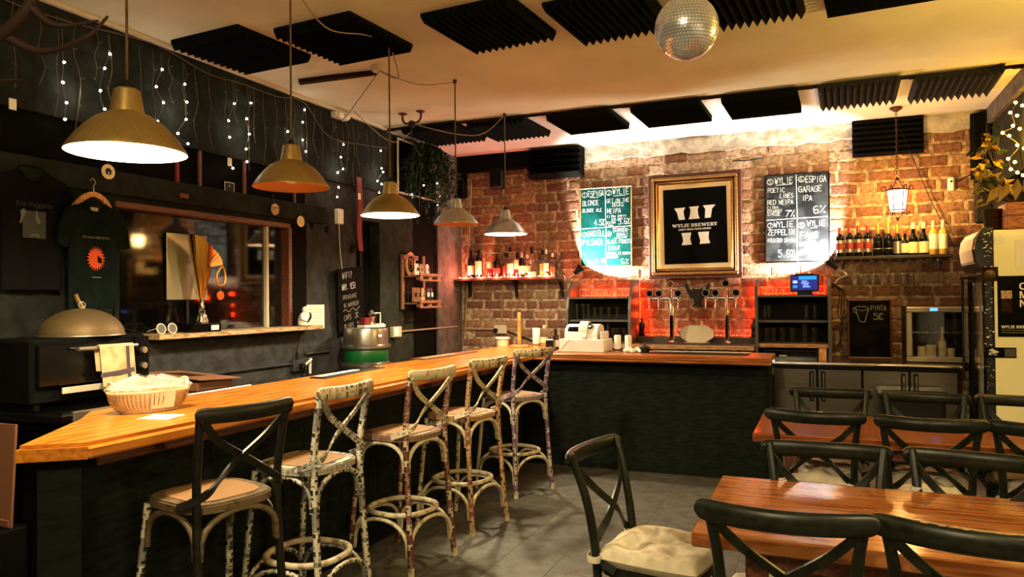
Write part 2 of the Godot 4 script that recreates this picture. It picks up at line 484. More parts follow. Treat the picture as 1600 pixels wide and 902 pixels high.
	glass("glassware", Color(0.12, 0.12, 0.12), 0.04)
	glass("pane", Color(0.05, 0.06, 0.06), 0.06)
	glass("film", Color(1.0, 0.98, 0.93), 0.24)
	mat("leaf", Color(0.09, 0.16, 0.06), 0.5)
	mat("leaf_dark", Color(0.13, 0.2, 0.08), 0.5)
	mat("leaf_dry", Color(0.5, 0.4, 0.12), 0.6)
	mat("fridge", Color(0.9, 0.88, 0.72), 0.22, 0.0, null, Vector3.ONE)
	mat("mirror", Color(0.96, 0.96, 0.97), 0.22, 0.7)
	mat("brass_sheet", Color(0.55, 0.52, 0.4), 0.24, 0.3)
	mat("kraft", Color(0.42, 0.26, 0.15), 0.8)
	mat("towel", Color(0.82, 0.72, 0.54), 0.95, 0.0, blot, Vector3(2, 2, 2), b1, 0.3)
	mat("towel_stripe", Color(0.27, 0.22, 0.26), 0.95)
	mat("mesh_dome", Color(0.42, 0.34, 0.2), 0.6, 0.5, noise_tex(0.2, [Color(0.7, 0.7, 0.7), w], [0.4, 0.6], 128, 71, 1), Vector3(20, 20, 20))
	mat("antler", Color(0.17, 0.1, 0.07), 0.7)
	mat("mirror_ceiling_tone", Color(0.66, 0.6, 0.5), 0.35, 0.3)  # beige ceiling reflection put into the mirror colour
	glow("bulb", Color(1.0, 0.86, 0.62), 14.0)
	glow("led_cold", Color(1.0, 0.96, 0.9), 60.0)
	glow("led_warm", Color(1.0, 0.8, 0.35), 22.0)
	glow("led_pink", Color(1.0, 0.66, 0.56), 60.0)
	glow("led_red", Color(1.0, 0.22, 0.06), 18.0)
	glow("lantern_glass", Color(1.0, 0.9, 0.68), 11.0)
	glow("spot_face", Color(1.0, 0.97, 0.92), 20.0)
	glow("screen_blue", Color(0.05, 0.1, 0.4), 1.3)
	glow("screen_teal", Color(0.05, 0.5, 0.75), 1.5)
	glow("screen_white", Color(0.6, 0.75, 1.0), 1.3)
	glow("white_led", Color(0.95, 0.97, 1.0), 3.0)
	glow("blue_led", Color(0.25, 0.5, 1.0), 4.0)
	for k in [["print_mono", Color(0.78, 0.75, 0.66), Color(0.1, 0.1, 0.1), Color(0.45, 0.44, 0.42)], ["print_red", Color(0.72, 0.66, 0.56), Color(0.2, 0.08, 0.06), Color(0.36, 0.17, 0.13)], ["print_rust", Color(0.74, 0.62, 0.46), Color(0.3, 0.13, 0.05), Color(0.52, 0.27, 0.12)], ["print_violet", Color(0.74, 0.68, 0.64), Color(0.16, 0.1, 0.15), Color(0.36, 0.26, 0.36)], ["print_pale", Color(0.8, 0.75, 0.62), Color(0.25, 0.2, 0.15), Color(0.6, 0.53, 0.42)]]:
		var m := mat(k[0], w, 0.45)
		m.albedo_texture = print_tex(k[1], k[2], k[3])
		m.uv1_scale = Vector3(1, 2.2, 1)
	# dull paint, cloth and foam hardly shine
	for k in ["wall_dark", "wall_black", "wall_grey", "wall_green", "panel_black", "foam", "foam_grey", "tee", "tee_black", "column", "poster_black", "board_black", "board_slate", "board_teal", "trim_dark", "mortar", "unit_dark"]:
		M[k].metallic_specular = 0.12
	for k in ["chair", "stool_dark", "black", "antler"]:
		M[k].metallic_specular = 0.35

func print_tex(pale: Color, ink: Color, mid: Color) -> ImageTexture:
	# strips of a printed comic page, pasted round a leg: small framed pictures in rows
	var im := Image.create(96, 512, false, Image.FORMAT_RGB8)
	im.fill(mid)
	var y := 0
	while y < 512:
		var h := rng.randi_range(22, 38)
		var base := pale if rng.randf() < 0.6 else mid.lerp(pale, rng.randf() * 0.5)
		im.fill_rect(Rect2i(0, y, 96, h), base)
		var x := rng.randi_range(0, 10)
		while x < 96:
			var ww := rng.randi_range(14, 30)
			var c := ink if rng.randf() < 0.5 else mid
			im.fill_rect(Rect2i(x, y + rng.randi_range(3, 8), ww, h - rng.randi_range(9, 18)), c)
			for k in 3:
				im.fill_rect(Rect2i(x + rng.randi_range(1, ww), y + rng.randi_range(4, h), rng.randi_range(2, 5), rng.randi_range(2, 5)), pale if k < 2 else ink)
			x += ww + rng.randi_range(8, 22)
		im.fill_rect(Rect2i(0, y, 96, 1), ink)
		y += h
	return ImageTexture.create_from_image(im)

func _ready() -> void:
	rng.seed = 4711
	# camera
	var cam := Camera3D.new()
	cam.name = "camera"
	var wx := Vector3(0.9217, 0.0138, 0.3877)
	var wy := Vector3(-0.0096, 0.9999, -0.0127)
	var wz := Vector3(-0.3878, 0.0080, 0.9217)
	cam.transform = Transform3D(Basis(Vector3(wx.x, wy.x, wz.x), Vector3(wx.y, wy.y, wz.y), Vector3(wx.z, wy.z, wz.z)).orthonormalized(), Vector3(0, 1.53, 0))
	cam.fov = rad_to_deg(2.0 * atan(451.0 / 1155.0))
	cam.near = 0.05; cam.far = 60.0
	add_child(cam)
	cam.current = true
	# surroundings: closed room at night
	var env := Environment.new()
	env.background_mode = Environment.BG_COLOR
	env.background_color = Color(0.004, 0.005, 0.008)
	env.tonemap_mode = Environment.TONE_MAPPER_LINEAR
	env.tonemap_exposure = 1.0
	env.sdfgi_enabled = true; env.ssao_enabled = true; env.ssil_enabled = true
	var we := WorldEnvironment.new()
	we.name = "surroundings"; we.environment = env
	add_child(we)
	make_mats()
	setting()
	brick_wall()
	acoustic_foam()
	bar()
	seating()
	lamps()
	back_bar()
	wall_things()
	left_things()
	counter_things()
	right_things()
	fairy_lights()

const WARM := Color(1.0, 0.915, 0.75)
const COLD := Color(1.0, 0.95, 0.88)

func setting() -> void:
	# floor of grey tiles in strips, joints recessed
	var fl := struct("floor", gspan(Vector3(-4.4, -0.2, -8.4), Vector3(2.2, -0.001, 3.2)), M.grout)
	var tm := gbox(Vector3(0, -0.005, 0), Vector3(0.318, 0.012, 0.598), 0.002).mesh()
	for i in 12:
		var x := -2.56 + i * 0.322
		for j in 8:
			var z := -6.6 + j * 0.602 + (0.3 if i % 2 else 0.0)
			part("tile", tm, M["tile%d" % rng.randi_range(0, 2)], fl, at(Vector3(x, rng.randf_range(-0.0006, 0.0006), z)))
	# ceiling: main slab and the whiter strip beyond the crack
	var g := G.new()
	g.prism([Vector2(-4.4, 6.39), Vector2(2.2, 6.66), Vector2(2.2, -3.2), Vector2(-4.4, -3.2)], 3.26, 3.45, Transform3D(Basis(Vector3(1, 0, 0), Vector3(0, 0, -1), Vector3(0, 1, 0)), Vector3.ZERO))
	var ce := struct("ceiling", g, M.ceiling)
	g = G.new()
	g.prism([Vector2(-4.4, 6.402), Vector2(2.2, 6.672), Vector2(2.2, 8.4), Vector2(-4.4, 8.4)], 3.245, 3.45, Transform3D(Basis(Vector3(1, 0, 0), Vector3(0, 0, -1), Vector3(0, 1, 0)), Vector3.ZERO))
	part("far_strip", g, M.ceiling_far, ce)
	# ragged dark edge along the crack
	g = G.new()
	for i in 60:
		var x := -4.1 + i * 0.1
		g.box(Vector3(x, 3.2475, -6.397 - (x + 4.4) * 0.0409), Vector3(0.1, 0.022 + rng.randf() * 0.016, 0.012), 0.0, Basis(Vector3.UP, 0.041))
	struct("trim_1", g, M.trim_dark)
	struct("trim_2", gspan(Vector3(-4.1, 3.236, -6.38), Vector3(-4.03, 3.262, 3.0), 0.004), M.trim)
	# left wall in its painted stretches
	var wl := struct("wall_left")
	part("wall_panel", gspan(Vector3(-4.4, 0, -3.34), Vector3(-4.1, 3.4, 3.2)), M.wall_dark, wl)
	part("wall_panel", gspan(Vector3(-4.4, 0, -5.17), Vector3(-4.1, 1.29, -3.34)), M.wall_grey, wl)
	part("wall_panel", gspan(Vector3(-4.4, 2.16, -5.17), Vector3(-4.1, 3.4, -3.34)), M.wall_dark, wl)
	part("wall_panel", gspan(Vector3(-4.4, 0, -5.92), Vector3(-4.1, 3.4, -5.17)), M.wall_grey, wl)
	part("wall_panel", gspan(Vector3(-4.4, 2.3, -6.33), Vector3(-4.1, 3.4, -5.92)), M.wall_grey, wl)
	part("wall_panel", gspan(Vector3(-4.4, 0, -6.98), Vector3(-4.1, 3.4, -6.33)), M.wall_green, wl)
	part("wall_panel", gspan(Vector3(-4.4, 0, -7.5), Vector3(-4.1, 3.4, -6.98)), M.wall_black, wl)
	part("wall_panel", gspan(Vector3(-4.4, 0, -8.3), Vector3(-4.075, 3.4, -7.5)), M.column, wl)
	# narrow black door with a pale edge
	var dr := struct("door_1", gspan(Vector3(-4.3, 0.0, -6.33), Vector3(-4.22, 2.3, -5.92)), M.wall_black)
	part("door_edge", gspan(Vector3(-4.22, 0, -6.14), Vector3(-4.18, 2.3, -6.1)), M.wall_green, dr)
	# fascia under the ceiling, black boards below it, lintel over the window
	struct("trim_3", gspan(Vector3(-4.1, 2.6, -6.35), Vector3(-4.06, 3.235, 3.0), 0.004), M.wall_dark)
	struct("trim_4", gspan(Vector3(-4.1, 2.34, -5.15), Vector3(-4.085, 2.6, 3.0), 0.003), M.wall_black)
	struct("trim_5", gspan(Vector3(-4.1, 2.2, -5.4), Vector3(-4.05, 2.345, 3.0), 0.006), M.wall_dark)
	for z in [-3.78, -3.98, -4.42, -5.0]:
		part("upright_strip", gspan(Vector3(-4.1, 2.34, z - 0.012), Vector3(-4.065, 2.62, z + 0.012), 0.003), M.red if z == -3.78 else M.frame_wood, get_node("trim_4"))
	# window to the dark room next door
	var wn := struct("window_1")
	part("frame_rail", gspan(Vector3(-4.16, 2.125, -4.95), Vector3(-4.07, 2.165, -3.3), 0.005), M.frame_wood, wn)
	part("frame_stile", gspan(Vector3(-4.16, 1.3, -4.965), Vector3(-4.07, 2.13, -4.925), 0.005), M.frame_wood, wn)
	part("frame_stile", gspan(Vector3(-4.16, 1.3, -3.34), Vector3(-4.09, 2.13, -3.3), 0.005), M.wall_dark, wn)
	part("frame_stile", gspan(Vector3(-4.16, 1.3, -4.74), Vector3(-4.12, 2.13, -4.715), 0.004), M.trim, wn)
	part("jamb", gspan(Vector3(-4.3, 1.29, -5.17), Vector3(-4.09, 2.165, -4.965)), M.wall_black, wn)
	part("pane", gspan(Vector3(-4.152, 1.31, -4.93), Vector3(-4.146, 2.13, -3.34)), M.pane, wn)
	part("sill_board", gspan(Vector3(-4.2, 1.28, -5.19), Vector3(-3.93, 1.312, -3.5), 0.004), M.sill_wood, wn)
	g = G.new()
	g.box(Vector3(-5.0, 1.7, -4.3), Vector3(0.1, 3.4, 3.0)); g.box(Vector3(-4.7, 1.7, -2.85), Vector3(0.7, 3.4, 0.1)); g.box(Vector3(-4.7, 1.7, -5.75), Vector3(0.7, 3.4, 0.1)); g.box(Vector3(-4.7, 3.4, -4.3), Vector3(0.7, 0.1, 3.0)); g.box(Vector3(-4.7, 0.9, -4.3), Vector3(0.7, 0.1, 3.0))
	part("dark_room", g, M.wall_black, wn)
	# right and rear walls
	var wr := struct("wall_right", gspan(Vector3(1.9, 0, -8.3), Vector3(2.2, 3.4, 3.2)), M.plaster)
	part("bulkhead", gspan(Vector3(1.46, 2.5, -8.09), Vector3(1.9, 3.26, -5.4)), M.wall_green, wr)
	part("beam", gspan(Vector3(1.42, 3.1, -8.09), Vector3(1.47, 3.26, -5.4), 0.005), M.column, wr)
	part("pier", gspan(Vector3(1.45, 0.0, -8.09), Vector3(1.9, 2.5, -7.4)), M.wall_green, wr)
	struct("wall_front", gspan(Vector3(-4.4, 0, 3.0), Vector3(2.2, 3.4, 3.2)), M.wall_dark)

func brick_wall() -> void:
	var wb := struct("wall_back", gspan(Vector3(-4.4, 0, -8.4), Vector3(2.2, 3.45, -8.11)), M.mortar)
	var shapes := []
	for k in 5:
		var g := G.new()
		var L := 0.25
		var H := 0.097
		# a worn brick: face slightly domed and its rim uneven
		var rim := []
		var face := []
		for i in 12:
			var px := [-1.0, -0.5, 0.0, 0.5, 1.0, 1.0, 1.0, 0.5, 0.0, -0.5, -1.0, -1.0][i] as float
			var py := [-1.0, -1.0, -1.0, -1.0, -1.0, 0.0, 1.0, 1.0, 1.0, 1.0, 1.0, 0.0][i] as float
			var q := Vector3(px * (L / 2 - 0.003), py * (H / 2 - 0.002), 0) + Vector3(rng.randf_range(-0.004, 0.003), rng.randf_range(-0.004, 0.003), 0)
			rim.append(q)
			face.append(Vector3(q.x - px * 0.007, q.y - py * 0.006, 0.007 + rng.randf_range(-0.002, 0.002)))
		var mid := Vector3(0, 0, 0.0085)
		for i in 12:
			var j := (i + 1) % 12
			g.quad(rim[i], rim[j], face[j], face[i], (rim[i] + rim[j]).normalized() + Vector3(0, 0, 0.6))
			var nn := Vector3.BACK
			g.tri(mid, face[i], face[j], nn, (nn + face[i].normalized() * 0.12).normalized(), (nn + face[j].normalized() * 0.12).normalized())
		shapes.append(g)
	var meshes := []
	for s in shapes: meshes.append(s.mesh())
	var rest := G.new()
	var n := 0
	for row in 20:
		var y := 0.88 + row * 0.1135
		var x := -4.2 + (0.135 if row % 2 else 0.0) + rng.randf_range(-0.02, 0.02)
		while x < 1.5:
			var w := 0.272
			var half := rng.randf() < 0.12
			var sx := (0.52 if half else 1.0) * rng.randf_range(0.95, 1.03)
			if half: w = 0.145
			var c := Vector3(x + w / 2, y + rng.randf_range(-0.004, 0.004), -8.11 + rng.randf_range(-0.0035, 0.0025))
			x += w
			if c.x < -4.03 or c.x > 1.47:
				continue
			var k := rng.randi_range(0, 4)
			var xf := Transform3D(Basis(Vector3.BACK, rng.randf_range(-0.012, 0.012)) * Basis.from_scale(Vector3(sx, rng.randf_range(0.93, 1.04), 1)), c)
			# hidden behind boards, frame, foam, cabinets or the low strip: joined
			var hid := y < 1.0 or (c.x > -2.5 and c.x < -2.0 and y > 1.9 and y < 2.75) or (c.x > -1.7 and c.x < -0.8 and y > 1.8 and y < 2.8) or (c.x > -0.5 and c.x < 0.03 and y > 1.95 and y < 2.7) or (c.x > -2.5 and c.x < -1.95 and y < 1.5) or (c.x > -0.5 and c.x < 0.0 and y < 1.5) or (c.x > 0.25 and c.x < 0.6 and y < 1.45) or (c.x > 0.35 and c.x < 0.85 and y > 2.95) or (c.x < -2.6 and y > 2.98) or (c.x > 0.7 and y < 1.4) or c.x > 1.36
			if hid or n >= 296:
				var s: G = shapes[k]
				var pick: StandardMaterial3D = M.brick_washed_or_lit if c.x > -2.55 and c.x < 0.3 and y > 2.84 and rng.randf() < 0.75 else M["brick%d" % rng.randi_range(0, 5)]
				var tone := pick.albedo_color.srgb_to_linear()
				for i in s.v.size():
					rest.c.append(tone)
					rest.v.append(xf * s.v[i]); rest.n.append((xf.basis * s.n[i]).normalized()); rest.u.append(s.u[i])
			else:
				n += 1
				var wash_or_glow := c.x > -2.55 and c.x < 0.3 and (y > 2.84 or (y > 1.7 and y < 1.9)) and rng.randf() < 0.75  # top band whitewashed; low band painted paler as the clamp lamps' light
				part("brick", meshes[k], M.brick_washed_or_lit if wash_or_glow else M["brick%d" % [0, 0, 1, 1, 2, 2, 3, 4, 5][rng.randi_range(0, 8)]], wb, xf)
	var o := part("brickwork", rest, M.brick_mixed, wb)
	o.set_meta("kind", "stuff")
	# white plaster band at the top and ragged smears of it over the bricks
	var g := G.new()
	var pts := []
	for i in 41:
		pts.append(Vector2(-2.48 + i * 0.0985, 3.075 + rng.randf_range(-0.012, 0.02)))
	pts.append(Vector2(1.46, 3.26)); pts.append(Vector2(-2.48, 3.26))
	g.prism(pts, -8.11, -8.078)
	part("plaster_band", g, M.plaster, wb)

func foam_mesh(w: float, d: float, along_x: bool, n := 12, h := 0.045) -> ArrayMesh:
	# wedge foam: flat back at y 0, saw teeth below
	var g := G.new()
	var p := [Vector2(-0.5, 0), Vector2(-0.5, -0.02)]
	for i in n:
		p.append(Vector2(-0.5 + (i + 0.5) / n, -0.02 - h)); p.append(Vector2(-0.5 + (i + 1.0) / n, -0.02))
	p.append(Vector2(0.5, 0))
	var q := []
	var wide := d if along_x else w
	for a in p: q.append(Vector2(a.x * wide, a.y))
	if along_x:
		g.prism(q, -w / 2, w / 2, Transform3D(Basis(Vector3(0, 0, 1), Vector3(0, 1, 0), Vector3(1, 0, 0)), Vector3.ZERO))
	else:
		g.prism(q, -d / 2, d / 2)
	return g.mesh()

func acoustic_foam() -> void:
	var fx := foam_mesh(0.61, 0.66, true)
	var fz := foam_mesh(0.61, 0.66, false)
	var front := [[-3.63, -3.93, 1, "by the left wall above the string lights"], [-2.87, -4.04, 1, "second from left behind the cords"], [-1.9, -4.21, 0, "third from the left wall, saw teeth showing"], [-1.17, -4.36, 0, "left of the mirror ball"], [-0.4, -4.47, 0, "right of the mirror ball"], [0.33, -4.5, 1, "at the top edge, smooth side seen"]]
	for f in front:
		solo("acoustic_foam", fx if f[2] else fz, M.foam, "black wedge foam in the front ceiling row, " + f[3], "foam panel", "foam panels on the ceiling", at(Vector3(f[0], 3.26, f[1]), -4.0))
	var back := [[-3.56, -6.72, 0, "nearest the hanging plant"], [-2.87, -6.8, 0, "behind the last two pendant cords"], [-2.05, -6.82, 1, "above the teal chalkboard"], [-1.26, -6.85, 1, "above the gilt frame"], [-0.47, -6.86, 1, "above the grey chalkboard"], [0.295, -6.87, 0, "above the bare black wall panel"], [1.0, -6.92, 0, "at the right end of its row"]]
	var bx := foam_mesh(0.61, 0.7, true)
	var bz := foam_mesh(0.61, 0.7, false)
	for f in back:
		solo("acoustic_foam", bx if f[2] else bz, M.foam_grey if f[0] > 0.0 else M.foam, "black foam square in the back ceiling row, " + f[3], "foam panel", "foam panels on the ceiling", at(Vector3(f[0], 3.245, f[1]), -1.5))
	var up := Transform3D(Basis(Vector3(1, 0, 0), Vector3(0, 0, -1), Vector3(0, 1, 0)), Vector3.ZERO)
	solo("acoustic_foam", foam_mesh(0.62, 0.36, true, 7), M.foam, "black foam panel high on the brick wall behind the lantern chain", "foam panel", "foam panels on the back wall", Transform3D(up.basis, Vector3(0.598, 3.067, -8.07)))
	var t := thing("acoustic_foam", "thick ribbed black foam block under the ceiling left of the teal chalkboard", "foam panel", Vector3(-2.8, 3.07, -8.08), 0.0, "foam panels on the back wall")
	var bl := G.new()
	bl.box(Vector3(0, 0, 0.07), Vector3(0.62, 0.33, 0.14))
	part("slab", bl, M.foam, t)
	for i in 5:
		bl = G.new()
		bl.prism([Vector2(0, -0.033), Vector2(0.09, 0), Vector2(0, 0.033)], -0.31, 0.31, Transform3D(Basis(Vector3(0, 0, 1), Vector3(0, 1, 0), Vector3(1, 0, 0)), Vector3(0, -0.132 + i * 0.066, 0.14)))
		part("rib", bl, M.foam, t)
	solo("acoustic_foam", gspan(Vector3(-4.06, 3.05, -8.1), Vector3(-3.12, 3.24, -7.98), 0.01), M.foam, "flat black foam strip along the top of the bricks in the left corner", "foam panel", "foam panels on the back wall")
	solo("acoustic_foam", gspan(Vector3(-4.07, 2.75, -8.1), Vector3(-3.98, 3.05, -7.97), 0.01), M.foam, "short black foam piece hanging down the left wall corner", "foam panel", "foam panels on the back wall")
	var g := G.new()
	g.prism([Vector2(-0.075, 0), Vector2(0.07, 0), Vector2(0.07, -0.11)], 0.0, 0.62, Transform3D(Basis(Vector3(1, 0, 0), Vector3(0, 0, -1), Vector3(0, 1, 0)), Vector3.ZERO))
	g.box(Vector3(0.0, 0.3, 0.05), Vector3(0.14, 0.6, 0.07), 0.02)
	solo("bass_trap", g, M.foam, "black foam corner trap in the right corner below the ceiling", "foam panel", "", at(Vector3(1.37, 2.6, -8.08)))
	g = G.new()
	g.box(Vector3(0, 0.2, 0.05), Vector3(0.15, 0.4, 0.08), 0.02)
	solo("bass_trap", g, M.foam_grey, "lower dark foam piece in the right corner behind dry leaves", "foam panel", "", at(Vector3(1.39, 2.18, -8.08)))

func bar() -> void:
	var g := G.new()
	var plan := [Vector2(-2.423, 1.843), Vector2(-2.59, 1.715), Vector2(-2.93, 2.2), Vector2(-3.1, 2.38), Vector2(-3.1, 7.28), Vector2(-2.423, 7.28)]
	var flat := Transform3D(Basis(Vector3(1, 0, 0), Vector3(0, 0, -1), Vector3(0, 1, 0)), Vector3.ZERO)
	var top := thing("bar_worktop", "long honey-coloured varnished wooden bar top running down the left side", "bar top")
	g.prism(plan, 0.99, 1.03, flat)
	part("board", g, M.bar_wood, top)
	g = G.new()
	g.prism([Vector2(-2.41, 1.838), Vector2(-2.59, 1.7), Vector2(-2.62, 1.74), Vector2(-2.46, 1.87)], 0.972, 1.016, flat)
	g.box(Vector3(-2.415, 0.994, -4.05), Vector3(0.024, 0.044, 4.42), 0.008)
	part("edge_moulding", g, M.bar_wood, top)
	top = thing("bar_return_worktop", "short reddish wooden bar top of the return facing the room, register on it", "bar top")
	part("board", gspan(Vector3(-2.421, 0.992, -6.79), Vector3(-0.387, 1.03, -6.225), 0.006), M.bar_wood_x, top)
	part("edge_moulding", gspan(Vector3(-2.4, 0.97, -6.24), Vector3(-0.387, 0.991, -6.2), 0.006), M.table_wood, top)
	var b := thing("bar_counter", "dark painted panelled base under the long wooden bar", "bar base")
	for i in 6:
		var z0 := -2.6 - i * 0.66
		part("panel", gspan(Vector3(-2.66, 0.0, z0 - 0.658), Vector3(-2.6, 0.97, z0), 0.004), M.panel_black, b)
	g = G.new()
	g.prism([Vector2(-2.6, 1.96), Vector2(-2.5, 1.88), Vector2(-2.61, 1.79), Vector2(-2.93, 2.25), Vector2(-3.06, 2.42), Vector2(-3.06, 2.6), Vector2(-2.6, 2.6)], 0.0, 0.975, flat)
	part("end_cabinet", g, M.panel_black, b)
	g = G.new()
	g.box(Vector3(-2.585, 0.93, -4.2), Vector3(0.03, 0.06, 4.4), 0.006)
	part("rail", g, M.frame_wood, b)
	for z in [-2.35, -3.1, -3.85, -4.6, -5.4]:
		part("bracket", gspan(Vector3(-2.59, 0.915, z - 0.09), Vector3(-2.5, 0.975, z + 0.09), 0.01), M.frame_wood, b)
	part("back_panel", gspan(Vector3(-3.06, 0.0, -7.2), Vector3(-3.0, 0.97, -2.4)), M.panel_black, b)
	b = thing("bar_return_counter", "wide dark green-black panel front of the bar return facing the tables", "bar base")
	part("front_panel", gspan(Vector3(-2.599, 0.0, -6.46), Vector3(-0.42, 0.97, -6.4), 0.003), M.panel_black, b)
	part("end_panel", gspan(Vector3(-0.45, 0.0, -6.78), Vector3(-0.415, 0.97, -6.4), 0.003), M.panel_black, b)
	# dark worktop behind the bar at the left, with its pale metal edge
	var k := thing("prep_counter", "low dark worktop with a pale metal edge behind the left bar end", "counter")
	part("top", gspan(Vector3(-4.08, 0.985, -3.42), Vector3(-3.115, 1.02, -2.25), 0.004), M.black_gloss, k)
	part("metal_edge", gspan(Vector3(-3.125, 0.99, -3.42), Vector3(-3.105, 1.036, -2.3), 0.003), M.silver, k)
	part("cabinet", gspan(Vector3(-4.05, 0, -3.4), Vector3(-3.18, 0.985, -2.3)), M.wall_black, k)
	k = thing("keg_stand", "low black cupboard against the left wall under the keg", "cabinet")
	part("carcass", gspan(Vector3(-4.08, 0, -6.45), Vector3(-3.55, 0.64, -5.2), 0.004), M.panel_black, k)
	part("top", gspan(Vector3(-4.09, 0.64, -6.47), Vector3(-3.53, 0.67, -5.18), 0.004), M.wall_black, k)

var S := {}

func arch(a: Vector3, b: Vector3, top: float, r: float) -> G:
	# a bent rod that rises from a, runs level and comes down at b
	var pts := []
	for i in 13:
		var t := i / 12.0
		var x := t
		var p := a.lerp(b, 0.5 - 0.5 * cos(PI * x))
		p.y = lerpf(lerpf(a.y, b.y, t), top, pow(sin(PI * x), 0.62))
		pts.append(p)
	return gtube(pts, r, 8)

func crest(w: float, y: float, z: float, high: float, bow: float, th: float) -> G:
	# curved top rail: bowed backward, with rounded ears that droop at both ends
	var g := G.new()
	var n := 24
	var secs := []
	for i in n + 1:
		var t := sin(PI / 2 * (-1.0 + 2.0 * i / n))
		var h := high * sqrt(maxf(0.12, 1.0 - 0.88 * pow(absf(t), 22.0)))
		var dy := -0.006 * (1.0 - t * t) + 0.003
		var zz := z + bow * (1.0 - t * t) - bow
		var x := t * w * 0.5
		var tang := Vector3(1, 0, -2.0 * bow * t / (w * 0.5)).normalized()
		var nb := Vector3(-tang.z, 0, tang.x)
		var sec := []
		for k in 10:
			var a := TAU * k / 10
			var c := cos(a)
			var s := sin(a)
			var e := nb * (signf(c) * pow(absf(c), 0.7) * th * 0.5) + Vector3.UP * (signf(s) * pow(absf(s), 0.7) * h * 0.5)
			sec.append([Vector3(x, y + dy, zz) + e, (nb * c + Vector3.UP * s * 0.7).normalized()])
		secs.append(sec)
	for i in n:
		for k in 10:
			var l := (k + 1) % 10
			var A: Array = secs[i][k]
			var B: Array = secs[i][l]
			var C: Array = secs[i + 1][l]
			var D: Array = secs[i + 1][k]
			var u0 := float(i) / n * 0.5
			var u1 := float(i + 1) / n * 0.5
			g.tri(A[0], B[0], C[0], A[1], B[1], C[1], Vector2(k / 10.0, u0), Vector2((k + 1) / 10.0, u0), Vector2((k + 1) / 10.0, u1))
			g.tri(A[0], C[0], D[0], A[1], C[1], D[1], Vector2(k / 10.0, u0), Vector2((k + 1) / 10.0, u1), Vector2(k / 10.0, u1))
	for e in [0, n]:
		var o := Vector3(-1 if e == 0 else 1, 0, 0)
		for k in range(1, 9):
			g.tri(secs[e][0][0], secs[e][k][0], secs[e][k + 1][0], o, o, o)
	return g

func seat_outline(w: float, d: float, inset := 0.0) -> Array:
	var o := []
	for i in 28:
		var a := TAU * i / 28
		var c := cos(a)
		var s := sin(a)
		var x := signf(c) * pow(absf(c), 0.55) * (w * 0.5 - inset)
		var y := signf(s) * pow(absf(s), 0.6) * (d * 0.5 - inset)
		x *= 1.0 + 0.07 * (y / d)          # wider at the front
		o.append(Vector2(x, y))
	return o

func seat_shapes(w: float, d: float, y: float, key: String) -> void:
	var flat := Transform3D(Basis(Vector3(1, 0, 0), Vector3(0, 0, -1), Vector3(0, 1, 0)), Vector3.ZERO)
	var g := G.new()
	g.prism(seat_outline(w, d), y - 0.034, y - 0.006, flat)
	g.prism(seat_outline(w, d, 0.008), y - 0.007, y, flat)
	S[key + "frame"] = g.mesh()
	g = G.new()
	g.prism(seat_outline(w, d, 0.045), y - 0.002, y + 0.004, flat)
	S[key + "cane"] = g.mesh()

func stool_shapes() -> void:
	# local axes: sitter faces -z, back at +z
	var sy := 0.76
	seat_shapes(0.40, 0.40, sy, "st_")
	for s in [-1, 1]:
		var k := "l" if s < 0 else "r"
		S["st_post" + k] = gtube(curve([Vector3(s * 0.20, 0.0, 0.225), Vector3(s * 0.185, 0.4, 0.195), Vector3(s * 0.178, sy, 0.175), Vector3(s * 0.184, 0.95, 0.195), Vector3(s * 0.192, 1.11, 0.225)], 5), 0.0165, 8).mesh()
		S["st_leg" + k] = gtube(curve([Vector3(s * 0.215, 0.0, -0.225), Vector3(s * 0.2, 0.4, -0.19), Vector3(s * 0.18, sy - 0.03, -0.16)], 5), 0.0155, 8).mesh()
		S["st_strap" + k] = strap(s, Vector3(0.195, 1.095, 0.243), sy, 0.03).mesh()
		S["st_foot" + k] = glathe([[0.0, 0], [0.018, 0.0], [0.018, 0.05], [0.0, 0.05]], 8, Vector3(s * 0.2, 0.0, 0.225)).mesh()
		S["st_side_arch" + k] = arch(Vector3(s * 0.178, sy - 0.2, 0.165), Vector3(s * 0.186, sy - 0.2, -0.155), sy - 0.045, 0.0125).mesh()
		S["st_low_side" + k] = arch(Vector3(s * 0.192, 0.1, 0.195), Vector3(s * 0.205, 0.1, -0.19), 0.285, 0.0115).mesh()
	S["st_back_arch"] = arch(Vector3(-0.172, sy - 0.2, 0.185), Vector3(0.172, sy - 0.2, 0.185), sy - 0.04, 0.0125).mesh()
	S["st_front_arch"] = arch(Vector3(-0.18, sy - 0.2, -0.17), Vector3(0.18, sy - 0.2, -0.17), sy - 0.04, 0.0125).mesh()
	S["st_low_back"] = arch(Vector3(-0.188, 0.1, 0.21), Vector3(0.188, 0.1, 0.21), 0.285, 0.0115).mesh()
	S["st_low_front"] = arch(Vector3(-0.2, 0.1, -0.205), Vector3(0.2, 0.1, -0.205), 0.285, 0.0115).mesh()
	var ring := []
	for i in 32:
		var a := TAU * i / 32
		ring.append(Vector3(signf(cos(a)) * pow(absf(cos(a)), 0.8) * 0.183, 0.31, signf(sin(a)) * pow(absf(sin(a)), 0.8) * 0.185))
	S["st_ring"] = gtube(ring, 0.0155, 8, true).mesh()
	S["st_crest"] = crest(0.425, 1.105, 0.262, 0.062, 0.035, 0.026).mesh()

